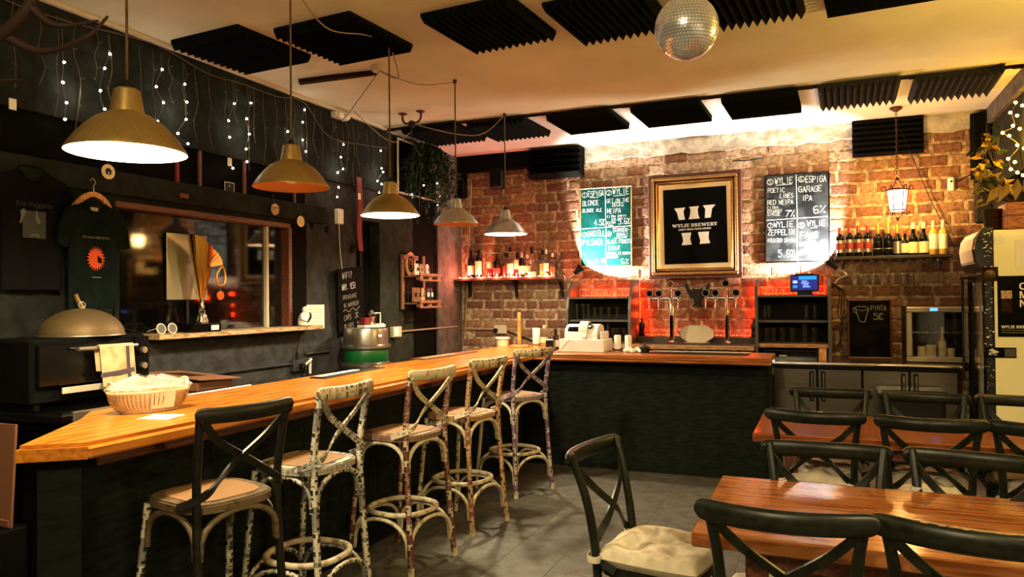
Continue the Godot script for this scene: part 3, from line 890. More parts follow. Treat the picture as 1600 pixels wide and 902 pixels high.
func strap(s: int, top: Vector3, seat_y: float, w: float) -> G:
	# a bent flat strap from one end of the top rail across the back, round the opposite post to the side of the seat
	var pts := curve([Vector3(s * top.x, top.y, top.z), Vector3(s * top.x * 0.52, lerpf(top.y, seat_y, 0.3), lerpf(top.z, 0.185, 0.6) + s * 0.002), Vector3(-s * 0.05, lerpf(top.y, seat_y, 0.6), 0.2 + s * 0.002), Vector3(-s * 0.15, lerpf(top.y, seat_y, 0.83), 0.214), Vector3(-s * 0.2, lerpf(top.y, seat_y, 0.94), 0.17), Vector3(-s * 0.21, seat_y - 0.006, 0.1)], 6)
	var g := G.new()
	g.ribbon(pts, Vector3(0.35 * s, 0.9, 0.25), w, 0.010)
	return g

func stool(px: float, pz: float, turn: float, label: String, m: Dictionary) -> Node3D:
	var t := thing("bar_stool", label, "bar stool", Vector3(px, 0, pz), turn, "cross-back stools along the bar")
	for k in ["l", "r"]:
		var bp := part("back_leg", S["st_post" + k], m.post, t)
		part("foot_tip", S["st_foot" + k], m.arch, bp)
		part("front_leg", S["st_leg" + k], m.leg, t)
		part("cross_strap", S["st_strap" + k], m.strap, t)
		part("side_arch", S["st_side_arch" + k], m.arch, t)
		part("lower_arch", S["st_low_side" + k], m.low, t)
	part("back_arch", S.st_back_arch, m.arch, t)
	part("front_arch", S.st_front_arch, m.arch, t)
	part("lower_arch", S.st_low_back, m.low, t)
	part("lower_arch", S.st_low_front, m.low, t)
	part("foot_ring", S.st_ring, m.ring, t)
	part("crest_rail", S.st_crest, m.crest, t)
	part("seat_frame", S.st_frame, m.seat, t)
	part("cane_seat", S.st_cane, M.rattan, t)
	return t

func chair_shapes() -> void:
	var sy := 0.46
	seat_shapes(0.43, 0.42, sy, "ch_")
	for s in [-1, 1]:
		var k := "l" if s < 0 else "r"
		S["ch_post" + k] = gtube(curve([Vector3(s * 0.185, 0.0, 0.235), Vector3(s * 0.185, 0.25, 0.2), Vector3(s * 0.187, sy, 0.19), Vector3(s * 0.197, 0.7, 0.225), Vector3(s * 0.222, 0.895, 0.285)], 5), [0.016, 0.016, 0.016, 0.017, 0.018, 0.019, 0.019, 0.019, 0.019, 0.019, 0.019, 0.019, 0.019, 0.019, 0.018, 0.018, 0.018, 0.017, 0.017, 0.017, 0.016], 8).mesh()
		S["ch_leg" + k] = gtube([Vector3(s * 0.2, 0, -0.2), Vector3(s * 0.185, sy - 0.03, -0.175)], [0.015, 0.02], 8).mesh()
		S["ch_strap" + k] = strap(s, Vector3(0.232, 0.868, 0.285), sy, 0.03).mesh()
		S["ch_side_rail" + k] = gtube([Vector3(s * 0.188, 0.2, 0.2), Vector3(s * 0.19, 0.2, -0.19)], 0.011, 8).mesh()
	S["ch_crest"] = crest(0.51, 0.872, 0.332, 0.07, 0.05, 0.026).mesh()
	S["ch_front_rail"] = gtube([Vector3(-0.19, 0.26, -0.19), Vector3(0.19, 0.26, -0.19)], 0.011, 8).mesh()
	# tufted cushion: a puffed square with buttons pulled in
	var g := G.new()
	var n := 26
	var W := 0.43
	var pt := func(i: int, j: int, up: bool) -> Vector3:
		var x := -1.0 + 2.0 * i / n
		var z := -1.0 + 2.0 * j / n
		var edge := pow(maxf(0.0, (1.0 - pow(absf(x), 4.0)) * (1.0 - pow(absf(z), 4.0))), 0.4)
		var h := 0.05 * edge
		if up:
			for b in [[-0.42, -0.42], [0.42, -0.42], [-0.42, 0.42], [0.42, 0.42], [0.0, 0.0]]:
				var d2 := Vector2(x - b[0], z - b[1]).length_squared()
				h -= 0.036 * exp(-d2 * 20.0)
			h += 0.006 * sin(x * 7.0 + z * 3.0) * edge
		return Vector3(x * W * 0.5 * (1.0 - 0.05 * z * z), 0.035 + (h if up else -minf(h, 0.034)), z * W * 0.5 * (1.0 - 0.05 * x * x))
	var nv := func(i: int, j: int, up: bool) -> Vector3:
		var a: Vector3 = pt.call(mini(i + 1, n), j, up) - pt.call(maxi(i - 1, 0), j, up)
		var b: Vector3 = pt.call(i, mini(j + 1, n), up) - pt.call(i, maxi(j - 1, 0), up)
		var c := b.cross(a).normalized()
		return c if (c.y > 0) == up else -c
	for up in [true, false]:
		for i in n:
			for j in n:
				var a: Vector3 = pt.call(i, j, up)
				var b: Vector3 = pt.call(i + 1, j, up)
				var c: Vector3 = pt.call(i + 1, j + 1, up)
				var d: Vector3 = pt.call(i, j + 1, up)
				g.tri(a, b, c, nv.call(i, j, up), nv.call(i + 1, j, up), nv.call(i + 1, j + 1, up))
				g.tri(a, c, d, nv.call(i, j, up), nv.call(i + 1, j + 1, up), nv.call(i, j + 1, up))
	S["cushion"] = g.mesh()
	g = G.new()
	for b in [[-0.42, -0.42], [0.42, -0.42], [-0.42, 0.42], [0.42, 0.42], [0.0, 0.0]]:
		g.lathe([[0.0, 0.006], [0.006, 0.004], [0.009, 0.0], [0.0, -0.004]], 8, Vector3(b[0] * W * 0.5, 0.046, b[1] * W * 0.5))
	S["buttons"] = g.mesh()
	for s in [-1, 1]:
		g = G.new()
		g.ribbon(curve([Vector3(s * 0.15, 0.04, 0.2), Vector3(s * 0.17, 0.035, 0.24), Vector3(s * 0.21, 0.028, 0.235), Vector3(s * 0.22, 0.03, 0.19), Vector3(s * 0.17, 0.035, 0.17)], 4), Vector3.UP, 0.026, 0.003)
		S["tie%d" % s] = g.mesh()

func chair(px: float, pz: float, turn: float, label: String, cushion := "") -> Node3D:
	var t := thing("dining_chair", label, "chair", Vector3(px, 0, pz) - Vector3(sin(deg_to_rad(turn)), 0, cos(deg_to_rad(turn))) * 0.06, turn, "cross-back chairs at the tables")
	for k in ["l", "r"]:
		part("back_post", S["ch_post" + k], M.chair, t)
		part("front_leg", S["ch_leg" + k], M.chair, t)
		part("cross_strap", S["ch_strap" + k], M.chair, t)
		part("side_rail", S["ch_side_rail" + k], M.chair, t)
	part("crest_rail", S.ch_crest, M.chair, t)
	part("front_rail", S.ch_front_rail, M.chair, t)
	part("seat", S.ch_frame, M.chair, t)
	part("cane_seat", S.ch_cane, M.rattan, t)
	if cushion:
		var c := thing("seat_cushion", cushion, "cushion", t.transform * Vector3(0, 0.4585, -0.015), turn, "cushions on the chairs")
		part("pad", S.cushion, M.cushion, c)
		part("buttons", S.buttons, M.cushion, c)
		part("tie", S["tie1"], M.cushion, c)
		part("tie", S["tie-1"], M.cushion, c)
	return t

func worn_chips(t: Node3D, n: int, lo: float, hi: float, m: Material) -> void:
	# chipped paint along the top of the crest rail: thin flakes of the pale wood below
	var g := G.new()
	for i in n:
		var x := rng.randf_range(lo, hi)
		var tt := x / 0.25
		var z := 0.332 - 0.05 * tt * tt
		var w := rng.randf_range(0.006, 0.028)
		g.box(Vector3(x, 0.872 - 0.006 * (1.0 - tt * tt) + 0.003 + 0.0345 * (1.0 - 0.12 * pow(absf(tt), 6.0)), z + rng.randf_range(-0.004, 0.006)), Vector3(w, 0.003, rng.randf_range(0.003, 0.009)), 0.0, Basis(Vector3.UP, rng.randf_range(-0.15, 0.15) + tt * 0.4))
	part("bare_wood", g, m, t, Transform3D(), "pale bare wood where the paint has chipped")

func table(called: String, x0: float, x1: float, z0: float, z1: float, label: String, m: Material) -> void:
	var t := thing(called, label, "table", Vector3((x0 + x1) / 2, 0, (z0 + z1) / 2))
	var L := x1 - x0
	var D := z1 - z0
	part("tabletop", gbox(Vector3(0, 0.724, 0), Vector3(L, 0.052, D), 0.005), m, t)
	for sx in [-1, 1]:
		for sz in [-1, 1]:
			part("leg", gbox(Vector3(sx * (L / 2 - 0.2), 0.35, sz * (D / 2 - 0.1)), Vector3(0.07, 0.699, 0.07), 0.006), M.frame_wood, t)
		part("end_apron", gbox(Vector3(sx * (L / 2 - 0.2), 0.66, 0), Vector3(0.03, 0.07, D - 0.2), 0.003), M.frame_wood, t)
	part("apron", gbox(Vector3(0, 0.66, -(D / 2 - 0.1)), Vector3(L - 0.4, 0.07, 0.025), 0.003), M.frame_wood, t)
	part("apron", gbox(Vector3(0, 0.66, D / 2 - 0.1), Vector3(L - 0.4, 0.07, 0.025), 0.003), M.frame_wood, t)

func seating() -> void:
	stool_shapes()
	chair_shapes()
	stool(-2.29, -2.296, 77.5, "dark bar stool with a cane seat nearest the camera at the bar", {"post": M.stool_dark, "leg": M.print_mono, "strap": M.stool_dark, "arch": M.stool_brown, "low": M.print_mono, "ring": M.stool_brown, "crest": M.stool_dark, "seat": M.stool_brown})
	stool(-2.31, -2.92, 90, "bar stool pasted all over with black and white comic print, second from the camera", {"post": M.print_mono, "leg": M.print_mono, "strap": M.print_mono, "arch": M.print_mono, "low": M.print_mono, "ring": M.stool_pale, "crest": M.print_pale, "seat": M.print_mono})
	stool(-2.295, -3.77, 81, "bar stool with dark red-brown comic print legs and plain pale arches, middle of the row", {"post": M.print_red, "leg": M.print_red, "strap": M.print_pale, "arch": M.stool_pale, "low": M.stool_pale, "ring": M.stool_pale, "crest": M.stool_pale, "seat": M.print_red})
	stool(-2.28, -4.52, 80, "bar stool with rusty orange comic print legs, fourth from the camera", {"post": M.print_rust, "leg": M.print_pale, "strap": M.print_pale, "arch": M.stool_pale, "low": M.stool_pale, "ring": M.stool_pale, "crest": M.print_pale, "seat": M.print_rust})
	stool(-2.3, -5.49, 66, "bar stool with violet comic print legs, farthest one by the bar corner", {"post": M.print_violet, "leg": M.stool_pale, "strap": M.print_violet, "arch": M.stool_pale, "low": M.stool_pale, "ring": M.stool_pale, "crest": M.print_pale, "seat": M.print_violet})
	table("dining_table", -0.415, 1.38, -3.325, -2.5, "heavy glossy brown wooden table in the right foreground", M.table_wood)
	table("dining_table", -0.38, 1.38, -5.25, -4.41, "farther red-brown wooden table, in front of the steel counter", M.table_wood2)
	var cu := "beige tufted seat cushion on the "
	chair(-0.69, -3.03, -99, "dark green worn chair at the left end of the near table, facing right", cu + "chair at the left end of the near table")
	chair(-0.118, -2.565, 0, "dark cross-back chair nearest the camera, left one, its back to us at the near table", cu + "left chair on the camera side of the near table")
	var b := chair(0.405, -2.55, -9, "dark chair with a chipped bare top rail in the bottom right corner", cu + "chipped chair in the bottom right corner")
	worn_chips(b, 46, -0.12, 0.22, M.worn)
	chair(0.003, -3.155, 181, "dark green cross-back chair across the near table, left one", cu + "left chair on the far side of the near table")
	var d := chair(0.505, -3.15, 170, "dark green chair across the near table, white tape round its post", cu + "right chair on the far side of the near table")
	part("tape", glathe([[0.0, 0.72], [0.021, 0.72], [0.021, 0.76], [0.0, 0.76]], 10, Vector3(0.206, 0, 0.238)), M.off_white, d, Transform3D(), "white tape wound round the post")
	var e := chair(-0.034, -4.57, -5, "dark chair with a nicked rail backed up to the far table, left one", cu + "leftmost chair on the near side of the far table")
	worn_chips(e, 6, -0.03, 0.04, M.worn)
	var f := chair(0.5, -4.51, -2, "dark chair with a scraped brown rail backed up to the far table, middle one", cu + "middle chair on the near side of the far table")
	worn_chips(f, 22, -0.02, 0.24, M.frame_wood)
	chair(1.035, -4.48, -12, "dark chair cut by the right picture edge on the near side of the far table", cu + "chair at the right picture edge by the far table")
	chair(0.037, -5.15, 180, "dark green chair facing us across the far table, left one before the steel doors")
	chair(0.565, -5.09, 176, "dark green chair facing us across the far table, middle one before the black bin")
	chair(1.08, -5.1, 172, "dark olive chair facing us across the far table, right one before the white fridge")

func pendant(p: Vector3, dia: float, label: String, m: Material, inner: Material, on: float, hook := true) -> void:
	# p: middle of the shade's rim
	var k := dia / 0.44
	var t := thing("pendant_lamp", label, "pendant lamp", p, 0.0, "metal pendant lamps over the bar")
	var pr := [[0.22, 0.0], [0.2195, 0.006], [0.204, 0.03], [0.182, 0.062], [0.155, 0.094], [0.125, 0.122], [0.095, 0.142], [0.07, 0.154], [0.063, 0.158], [0.062, 0.166], [0.056, 0.2], [0.048, 0.245], [0.036, 0.253], [0.0, 0.255]]
	var q := []
	for a in pr: q.append([a[0] * k, a[1] * k])
	part("shade", glathe(q, 40), m, t)
	q = []
	for a in pr.slice(0, 8): q.append([a[0] * k - 0.003, a[1] * k - 0.002 if a[1] > 0.0 else 0.0])
	q.append([0.0, 0.152 * k])
	q.push_front([0.22 * k, 0.0])
	part("shade_lining", glathe(q, 40), inner, t)
	part("socket", glathe([[0.0, 0.1 * k], [0.02, 0.1 * k], [0.02, 0.15 * k], [0.0, 0.15 * k]], 12), M.off_white, t)
	part("collar", glathe([[0.016, 0.253 * k], [0.016, 0.275 * k], [0.008, 0.285 * k]], 12), M.black, t)
	part("cord", gtube([Vector3(0, 0.275 * k, 0), Vector3(0, 3.255 - p.y, 0)], 0.0055, 6), M.cord, t)
	if hook:
		part("ceiling_hook", glathe([[0.0, 3.226 - p.y], [0.012, 3.232 - p.y], [0.018, 3.258 - p.y], [0.0, 3.259 - p.y]], 10), M.iron, t)
	var b := G.new()
	b.ball(Vector3(0, 0.07 * k, 0), 0.045, 16)
	part("bulb", b, M.bulb if on > 0.0 else M.white, t)
	if on > 0.0:
		omni("bar_lamp_light", p + Vector3(0, 0.07 * k, 0), WARM, on, 0.045)

func lamps() -> void:
	pendant(Vector3(-2.505, 2.112, -2.08), 0.44, "large brass pendant lamp, lit, nearest the camera over the bar", M.brass, M.shade_in, 4.2)
	pendant(Vector3(-2.648, 2.14, -3.225), 0.405, "brass pendant lamp, unlit, bar glow painted into its lining, second from the camera", M.brass, M.shade_in_bounce, 0.0)
	pendant(Vector3(-2.645, 2.085, -4.213), 0.39, "brass pendant lamp, lit, third in the row in front of the hanging plant", M.brass, M.shade_in, 4.2)
	pendant(Vector3(-2.66, 2.115, -5.2), 0.355, "silver pendant lamp, unlit, fourth in the row", M.steel_shade, M.shade_in_bounce, 0.0)
	pendant(Vector3(-2.73, 2.126, -6.35), 0.4, "lit pendant lamp at the far end of the bar, before the brick wall", M.steel_shade, M.shade_in, 4.2)
	# lamps outside the frame; the globe behind the camera is added for the ceiling
	pendant(Vector3(1.15, 2.3, -1.3), 0.44, "brass pendant lamp over the near table, beyond the right frame edge", M.brass, M.shade_in, 2.2)
	var t := thing("globe_lamp", "white globe lamp added unseen behind the camera to brighten the ceiling", "lamp", Vector3(-0.6, 2.85, 0.9))
	var g := G.new()
	g.ball(Vector3.ZERO, 0.12, 20)
	part("globe", g, M.lantern_glass, t)
	part("stem", gtube([Vector3(0, 0.11, 0), Vector3(0, 0.409, 0)], 0.01, 8), M.iron, t)
	t = thing("globe_lamp", "yellow-shaded wall globe lamp on the right wall beyond the picture edge", "lamp", Vector3(1.72, 2.45, -4.4))
	g = G.new()
	g.ball(Vector3.ZERO, 0.1, 20)
	part("globe", g, M.lantern_glass, t)
	part("arm", gtube([Vector3(0.09, 0, 0), Vector3(0.179, 0, 0)], 0.012, 8), M.iron, t)
	omni("wall_globe_light", Vector3(1.72, 2.45, -4.4), Color(1.0, 0.82, 0.4), 2.4, 0.1)
	omni("added_globe_light", Vector3(-0.6, 2.85, 0.9), Color(1.0, 0.9, 0.7), 6.5, 0.12)  # unseen source added to lift the ceiling
	# clamp spots on the back bar that wash the wall and the ceiling
	clamp_spot(Vector3(-2.5, 1.85, -7.9), Vector3(0.62, 0.66, -0.3), Vector3(-2.7, 1.78, -7.92), "small black clamp spotlight left of the back bar aimed at the teal chalkboard")
	clamp_spot(Vector3(0.075, 1.84, -7.9), Vector3(-0.62, 0.66, -0.3), Vector3(0.09, 1.62, -7.86), "small dark clamp spotlight right of the back bar aimed at the grey chalkboard")
	# cords looped along the ceiling between the lamps
	var c := G.new()
	for pts in [[[-2.63, 3.24, -3.23], [-2.62, 3.1, -3.5], [-2.63, 3.19, -3.9], [-2.645, 3.25, -4.21]], [[-2.645, 3.25, -4.21], [-2.75, 3.1, -4.5], [-3.0, 3.22, -4.65]], [[-3.0, 3.22, -4.65], [-3.35, 3.12, -4.9], [-3.8, 3.08, -5.3], [-4.05, 3.22, -5.55]], [[-3.0, 3.22, -4.65], [-2.85, 3.18, -4.95], [-2.66, 3.24, -5.2]], [[-3.42, 3.13, -5.93], [-3.1, 3.05, -6.1], [-2.9, 3.07, -6.25], [-2.73, 3.25, -6.36]], [[-3.9, 3.24, -5.6], [-3.7, 3.0, -5.9], [-3.5, 3.08, -5.95]]]:
		var v := []
		for p in pts: v.append(Vector3(p[0], p[1], p[2]))
		c.tube(curve(v, 8), 0.0045, 6)
	solo("lamp_cable", c, M.cable, "loose beige cable looped between the pendant hooks on the ceiling", "cable")
	t = thing("junction_box", "round white junction box on the ceiling beside a black foam panel", "junction box", Vector3(-3.02, 3.26, -4.66))
	part("cover", glathe([[0.0, -0.045], [0.045, -0.04], [0.055, -0.02], [0.055, -0.001], [0.0, -0.001]], 20), M.trim, t)
	var w := G.new()
	w.prism([Vector2(-0.36, -0.035), Vector2(0.33, -0.02), Vector2(0.36, 0.02), Vector2(0.0, 0.035), Vector2(-0.33, 0.03)], -0.03, 0.0, Transform3D(Basis(Vector3(1, 0, 0), Vector3(0, 0, 1), Vector3(0, 1, 0)), Vector3.ZERO))
	solo("foam_offcut", w, M.trim_dark, "thin dark strip stuck on the ceiling beside the junction box", "foam strip", "", at(Vector3(-3.43, 3.26, -4.72), 4))
	t = thing("pipe_bracket", "rusty pipe bracket with two flanges on the ceiling near the plant", "bracket", Vector3(-3.49, 3.26, -5.94), -4.0)
	part("pipe", gtube(curve([Vector3(-0.1, -0.005, 0), Vector3(-0.1, -0.06, 0), Vector3(-0.06, -0.1, 0), Vector3(0.06, -0.1, 0), Vector3(0.1, -0.06, 0), Vector3(0.1, -0.005, 0)], 5), 0.011, 10), M.rust_iron, t)
	for s in [-1, 1]:
		part("flange", glathe([[0.0, -0.012], [0.038, -0.01], [0.04, -0.001], [0.0, -0.001]], 16, Vector3(s * 0.1, 0, 0)), M.rust_iron, t)
	part("clamp", gbox(Vector3(0, -0.11, 0), Vector3(0.05, 0.06, 0.05), 0.01), M.black, t)
	part("strap", gtube(curve([Vector3(0, -0.13, 0), Vector3(-0.01, -0.25, -0.02), Vector3(0.03, -0.4, -0.1)], 5), 0.007, 6), M.black, t)
	t = thing("power_strip", "white double plug adapter fixed to the wall trim below the ceiling", "plug adapter", Vector3(-4.03, 3.2, -5.58))
	part("block", gbox(Vector3.ZERO, Vector3(0.07, 0.055, 0.2), 0.01), M.off_white, t)
	for z in [-0.06, 0.04]:
		part("plug", gbox(Vector3(0.045, 0.0, z), Vector3(0.03, 0.04, 0.05), 0.008), M.white, t)
	# mirror ball
	t = thing("mirror_ball", "silver mirror ball hanging from the ceiling", "mirror ball", Vector3(-0.487, 2.6, -2.98))
	g = G.new()
	g.ball(Vector3.ZERO, 0.121, 32)
	part("core", g, M.iron, t)
	var tiles := G.new()
	for i in 30:
		var la := -PI / 2 + PI * (i + 0.5) / 30
		var m := maxi(3, int(round(60 * cos(la))))
		for j in m:
			var lo := TAU * (j + 0.5) / m
			var nn := Vector3(cos(la) * cos(lo), sin(la), cos(la) * sin(lo))
			var nj := (nn + Vector3(rng.randf_range(-1, 1), rng.randf_range(-1, 1), rng.randf_range(-1, 1)) * 0.012).normalized()
			var e := Vector3(-sin(lo), 0, cos(lo))
			e = (e - nj * e.dot(nj)).normalized()
			tiles.box(nn * 0.1235, Vector3(0.0114, 0.0114, 0.003), 0.0, Basis(e, nj.cross(e), nj))
	var o := part("mirror_tiles", tiles, M.mirror, t)
	o.set_meta("kind", "stuff")
	part("cap", glathe([[0.03, 0.118], [0.03, 0.135], [0.008, 0.15], [0.0, 0.15]], 16), M.chrome, t)
	part("hanging_rod", gtube([Vector3(0, 0.14, 0), Vector3(0, 0.655, 0)], 0.004, 6), M.iron, t)
	# iron lantern before the wine shelf
	t = thing("lantern", "wrought iron lantern, lit, hanging on a chain above the wine bottles", "lantern", Vector3(0.64, 2.2, -7.6))
	lantern(t)

func clamp_spot(p: Vector3, aim: Vector3, foot: Vector3, label: String) -> void:
	var t := thing("clamp_spotlight", label, "spotlight", p, 0.0, "clamp spotlights on the back bar")
	var z := aim.normalized()
	var x := z.cross(Vector3.UP).normalized()
	var b := Basis(x, z, x.cross(z))
	part("shade", glathe([[0.012, -0.085], [0.024, -0.075], [0.026, -0.04], [0.046, 0.02], [0.046, 0.024], [0.042, 0.02], [0.022, -0.04], [0.0, -0.05]], 20, Vector3.ZERO, b), M.unit_dark, t)
	var g := G.new()
	g.ball(Vector3.ZERO, 0.022, 12)
	part("bulb", g, M.spot_face, t)
	var f := foot - p
	part("gooseneck", gtube(curve([b * Vector3(0, -0.08, 0), b * Vector3(0, -0.14, 0) + Vector3(signf(-aim.x) * 0.05, -0.02, 0), f * 0.7 + Vector3(signf(-aim.x) * 0.06, 0, 0), f], 6), 0.006, 8), M.silver, t)
	part("clamp", gbox(f, Vector3(0.03, 0.05, 0.05), 0.006), M.black, t)
	var l := SpotLight3D.new()
	l.name = numbered("spot_light"); l.light_color = COLD; l.light_energy = SPOT; l.light_size = 0.022
	l.spot_angle = 60.0; l.spot_angle_attenuation = 0.25; l.spot_range = 14.0; l.spot_attenuation = 2.0; l.shadow_enabled = true
	l.transform = Transform3D(Basis(x, x.cross(-z).normalized() * -1.0, -z).orthonormalized(), p + z * 0.0)
	add_child(l)

const SPOT := 10.0

func lantern(t: Node3D) -> void:
	# six-sided tapered glass between iron bars with scrolls; base of the node is the finial below
	var y0 := 0.09
	var y1 := 0.285
	part("glass", glathe([[0.0, y0], [0.06, y0], [0.082, y1], [0.0, y1]], 6), M.lantern_glass, t)
	for i in 6:
		var a := TAU * i / 6
		var d := Vector3(cos(a), 0, sin(a))
		part("bar", gtube([d * 0.066 + Vector3.UP * y0, d * 0.09 + Vector3.UP * y1], 0.005, 6), M.rust_iron, t)
		var sc := []
		for k in 14:
			var an := -1.2 + k * 0.42
			var r := 0.026 * (1.0 - k * 0.055)
			sc.append(d * (0.108 + r * cos(an)) + Vector3.UP * (y1 + 0.018 + r * sin(an)))
		part("scroll", gtube(sc, 0.005, 6), M.rust_iron, t)
		sc = []
		for k in 12:
			var an := 1.2 - k * 0.42
			var r := 0.018 * (1.0 - k * 0.055)
			sc.append(d * (0.078 + r * cos(an)) + Vector3.UP * (y0 - 0.02 + r * sin(an)))
		part("scroll", gtube(sc, 0.005, 6), M.rust_iron, t)
		part("roof_rib", gtube(curve([d * 0.088 + Vector3.UP * (y1 + 0.01), d * 0.05 + Vector3.UP * (y1 + 0.05), d * 0.012 + Vector3.UP * (y1 + 0.095)], 4), 0.004, 6), M.rust_iron, t)
		part("lower_rib", gtube(curve([d * 0.064 + Vector3.UP * y0, d * 0.05 + Vector3.UP * (y0 - 0.04), d * 0.005 + Vector3.UP * (y0 - 0.065)], 4), 0.004, 6), M.rust_iron, t)
	var r6 := func(r: float, y: float) -> Array:
		var o := []
		for i in 6: o.append(Vector3(cos(TAU * i / 6) * r, y, sin(TAU * i / 6) * r))
		return o
	part("upper_band", gtube(r6.call(0.092, y1), 0.009, 6, true), M.rust_iron, t)
	part("lower_band", gtube(r6.call(0.067, y0 + 0.01), 0.006, 6, true), M.rust_iron, t)
	part("crown", glathe([[0.0, y1 + 0.08], [0.022, y1 + 0.085], [0.016, y1 + 0.1], [0.006, y1 + 0.12], [0.0, y1 + 0.12]], 12), M.rust_iron, t)
	part("finial", glathe([[0.0, 0.0], [0.012, 0.012], [0.006, 0.022], [0.016, 0.032], [0.0, 0.04]], 12), M.rust_iron, t)
	var y := y1 + 0.12
	var links := G.new()
	var k := 0
	while y < 1.0:
		var b := Basis(Vector3.UP, PI / 2 * (k % 2))
		var ring := []
		for i in 10:
			ring.append(Vector3(0, y + 0.014, 0) + b * Vector3(cos(TAU * i / 10) * 0.009, sin(TAU * i / 10) * 0.017, 0))
		links.tube(ring, 0.003, 5, true)
		y += 0.026
		k += 1
	part("chain", links, M.rust_iron, t)
	part("ceiling_cap", glathe([[0.0, 1.0], [0.02, 1.005], [0.055, 1.03], [0.05, 1.044], [0.0, 1.044]], 8), M.rust_iron, t)
	omni("lantern_light", t.position + Vector3(0, 0.19, 0), Color(1.0, 0.74, 0.38), 1.6, 0.05)

func bottle(at_p: Vector3, h: float, r: float, kind: Dictionary, label: String, group: String, cat := "bottle") -> Node3D:
	# kind: glass, label (material or null), cap material, shoulder ratio, neck radius ratio
	var t := thing("bottle", label, cat, at_p, rng.randf_range(-12, 12), group)
	var sh: float = kind.get("shoulder", 0.62)
	var nr: float = r * kind.get("neck", 0.36)
	var cy: float = kind.get("cap", 0.2)
	var p := [[0.0, 0.0], [r * 0.9, 0.0], [r, h * 0.02], [r, h * sh], [r * 0.92, h * (sh + 0.05)], [r * 0.62, h * (sh + 0.11)], [nr * 1.1, h * (sh + 0.17)], [nr, h * (sh + 0.2)], [nr, h * 0.975], [0.0, h * 0.975]]
	if kind.get("round", false):
		p = [[0.0, 0.0], [r * 0.7, 0.0], [r * 0.95, h * 0.08], [r, h * 0.28], [r * 0.9, h * 0.46], [r * 0.55, h * 0.56], [nr, h * 0.62], [nr, h * 0.975], [0.0, h * 0.975]]
	part("glass", glathe(p, 16), kind.glass, t)
	if kind.has("fill"):
		var f: float = kind.get("level", 0.4)
		part("liquor", glathe([[0.0, 0.006], [r * 0.9, 0.006], [r * 0.9, h * f], [0.0, h * f]], 16), kind.fill, t)
	if kind.has("capm"):
		part("cap", glathe([[nr * 1.18, h * (1.0 - cy)], [nr * 1.2, h * 0.99], [nr * 1.0, h], [0.0, h]], 12), kind.capm, t)
	if kind.has("label"):
		var l0: float = kind.get("l0", 0.14)
		var l1: float = kind.get("l1", 0.46)
		var lb := part("label", glathe([[r * 1.015, h * l0], [r * 1.015, h * l1]], 16), kind.label, t)
		if kind.has("mark"):
			part("label_print", glathe([[r * 1.025, h * lerpf(l0, l1, 0.25)], [r * 1.025, h * lerpf(l0, l1, 0.75)]], 16), kind.mark, lb)
	if kind.has("band"):
		part("band", glathe([[r * 1.02, h * 0.2], [r * 1.02, h * 0.225]], 16), kind.band, t)
	return t

func tumbler(p: Vector3, h: float, r: float, label: String, group: String, slim := false) -> void:
	var t := thing("beer_glass", label, "glass", p, 0.0, group)
	var o := [[r * 0.78, 0.0], [r * 0.8, h * 0.12], [r, h]]
	if slim:
		o = [[r * 0.8, 0.0], [r * 0.55, h * 0.1], [r * 0.75, h * 0.3], [r, h * 0.75], [r * 0.9, h]]
	var q := [[0.0, 0.0]] + o
	q.append([q[-1][0] - 0.002, h])
	part("bowl", glathe(q, 14), M.glassware, t)
	part("rim", gtube(ring_at(Vector3(0, h, 0), o[-1][0] - 0.0015, 14), 0.0018, 4, true), M.clear, t)

func ring_at(c: Vector3, r: float, n := 16) -> Array:
	var o := []
	for i in n: o.append(c + Vector3(cos(TAU * i / n) * r, 0, sin(TAU * i / n) * r))
	return o

func led_strip(label: String, pts: Array, group: String, m: Material, col: Color, e: float, lights: int, spacing := 0.05, out := Vector3(0, 0, 0.02)) -> void:
	var t := thing("led_strip", label, "led strip", pts[0], 0.0, group)
	var loc := []
	for p in pts: loc.append(p - pts[0])
	part("tape", gtube(loc, 0.004, 6), M.off_white, t)
	var L := 0.0
	for i in pts.size() - 1: L += (pts[i + 1] as Vector3).distance_to(pts[i])
	var n := int(L / spacing)
	var bead := G.new()
	bead.ball(Vector3.ZERO, 0.0055, 6)
	var bm := bead.mesh()
	for i in n:
		part("led", bm, m, t, at(along(pts, (i + 0.5) / n) - pts[0] + out.normalized() * 0.006))
	for i in lights:
		omni("strip_light", along(pts, (i + 0.5) / lights) + out, col, e / lights, 0.03)

func along(pts: Array, f: float) -> Vector3:
	var L := 0.0
	for i in pts.size() - 1: L += (pts[i + 1] as Vector3).distance_to(pts[i])
	var d := f * L
	for i in pts.size() - 1:
		var s: float = (pts[i + 1] as Vector3).distance_to(pts[i])
		if d <= s:
			return (pts[i] as Vector3).lerp(pts[i + 1], d / s)
		d -= s
	return pts[-1]

const ORD := ["leftmost", "second from left", "third from left", "fourth from left", "fifth from left", "sixth from left", "seventh from left", "eighth from left", "ninth from left", "tenth from left"]

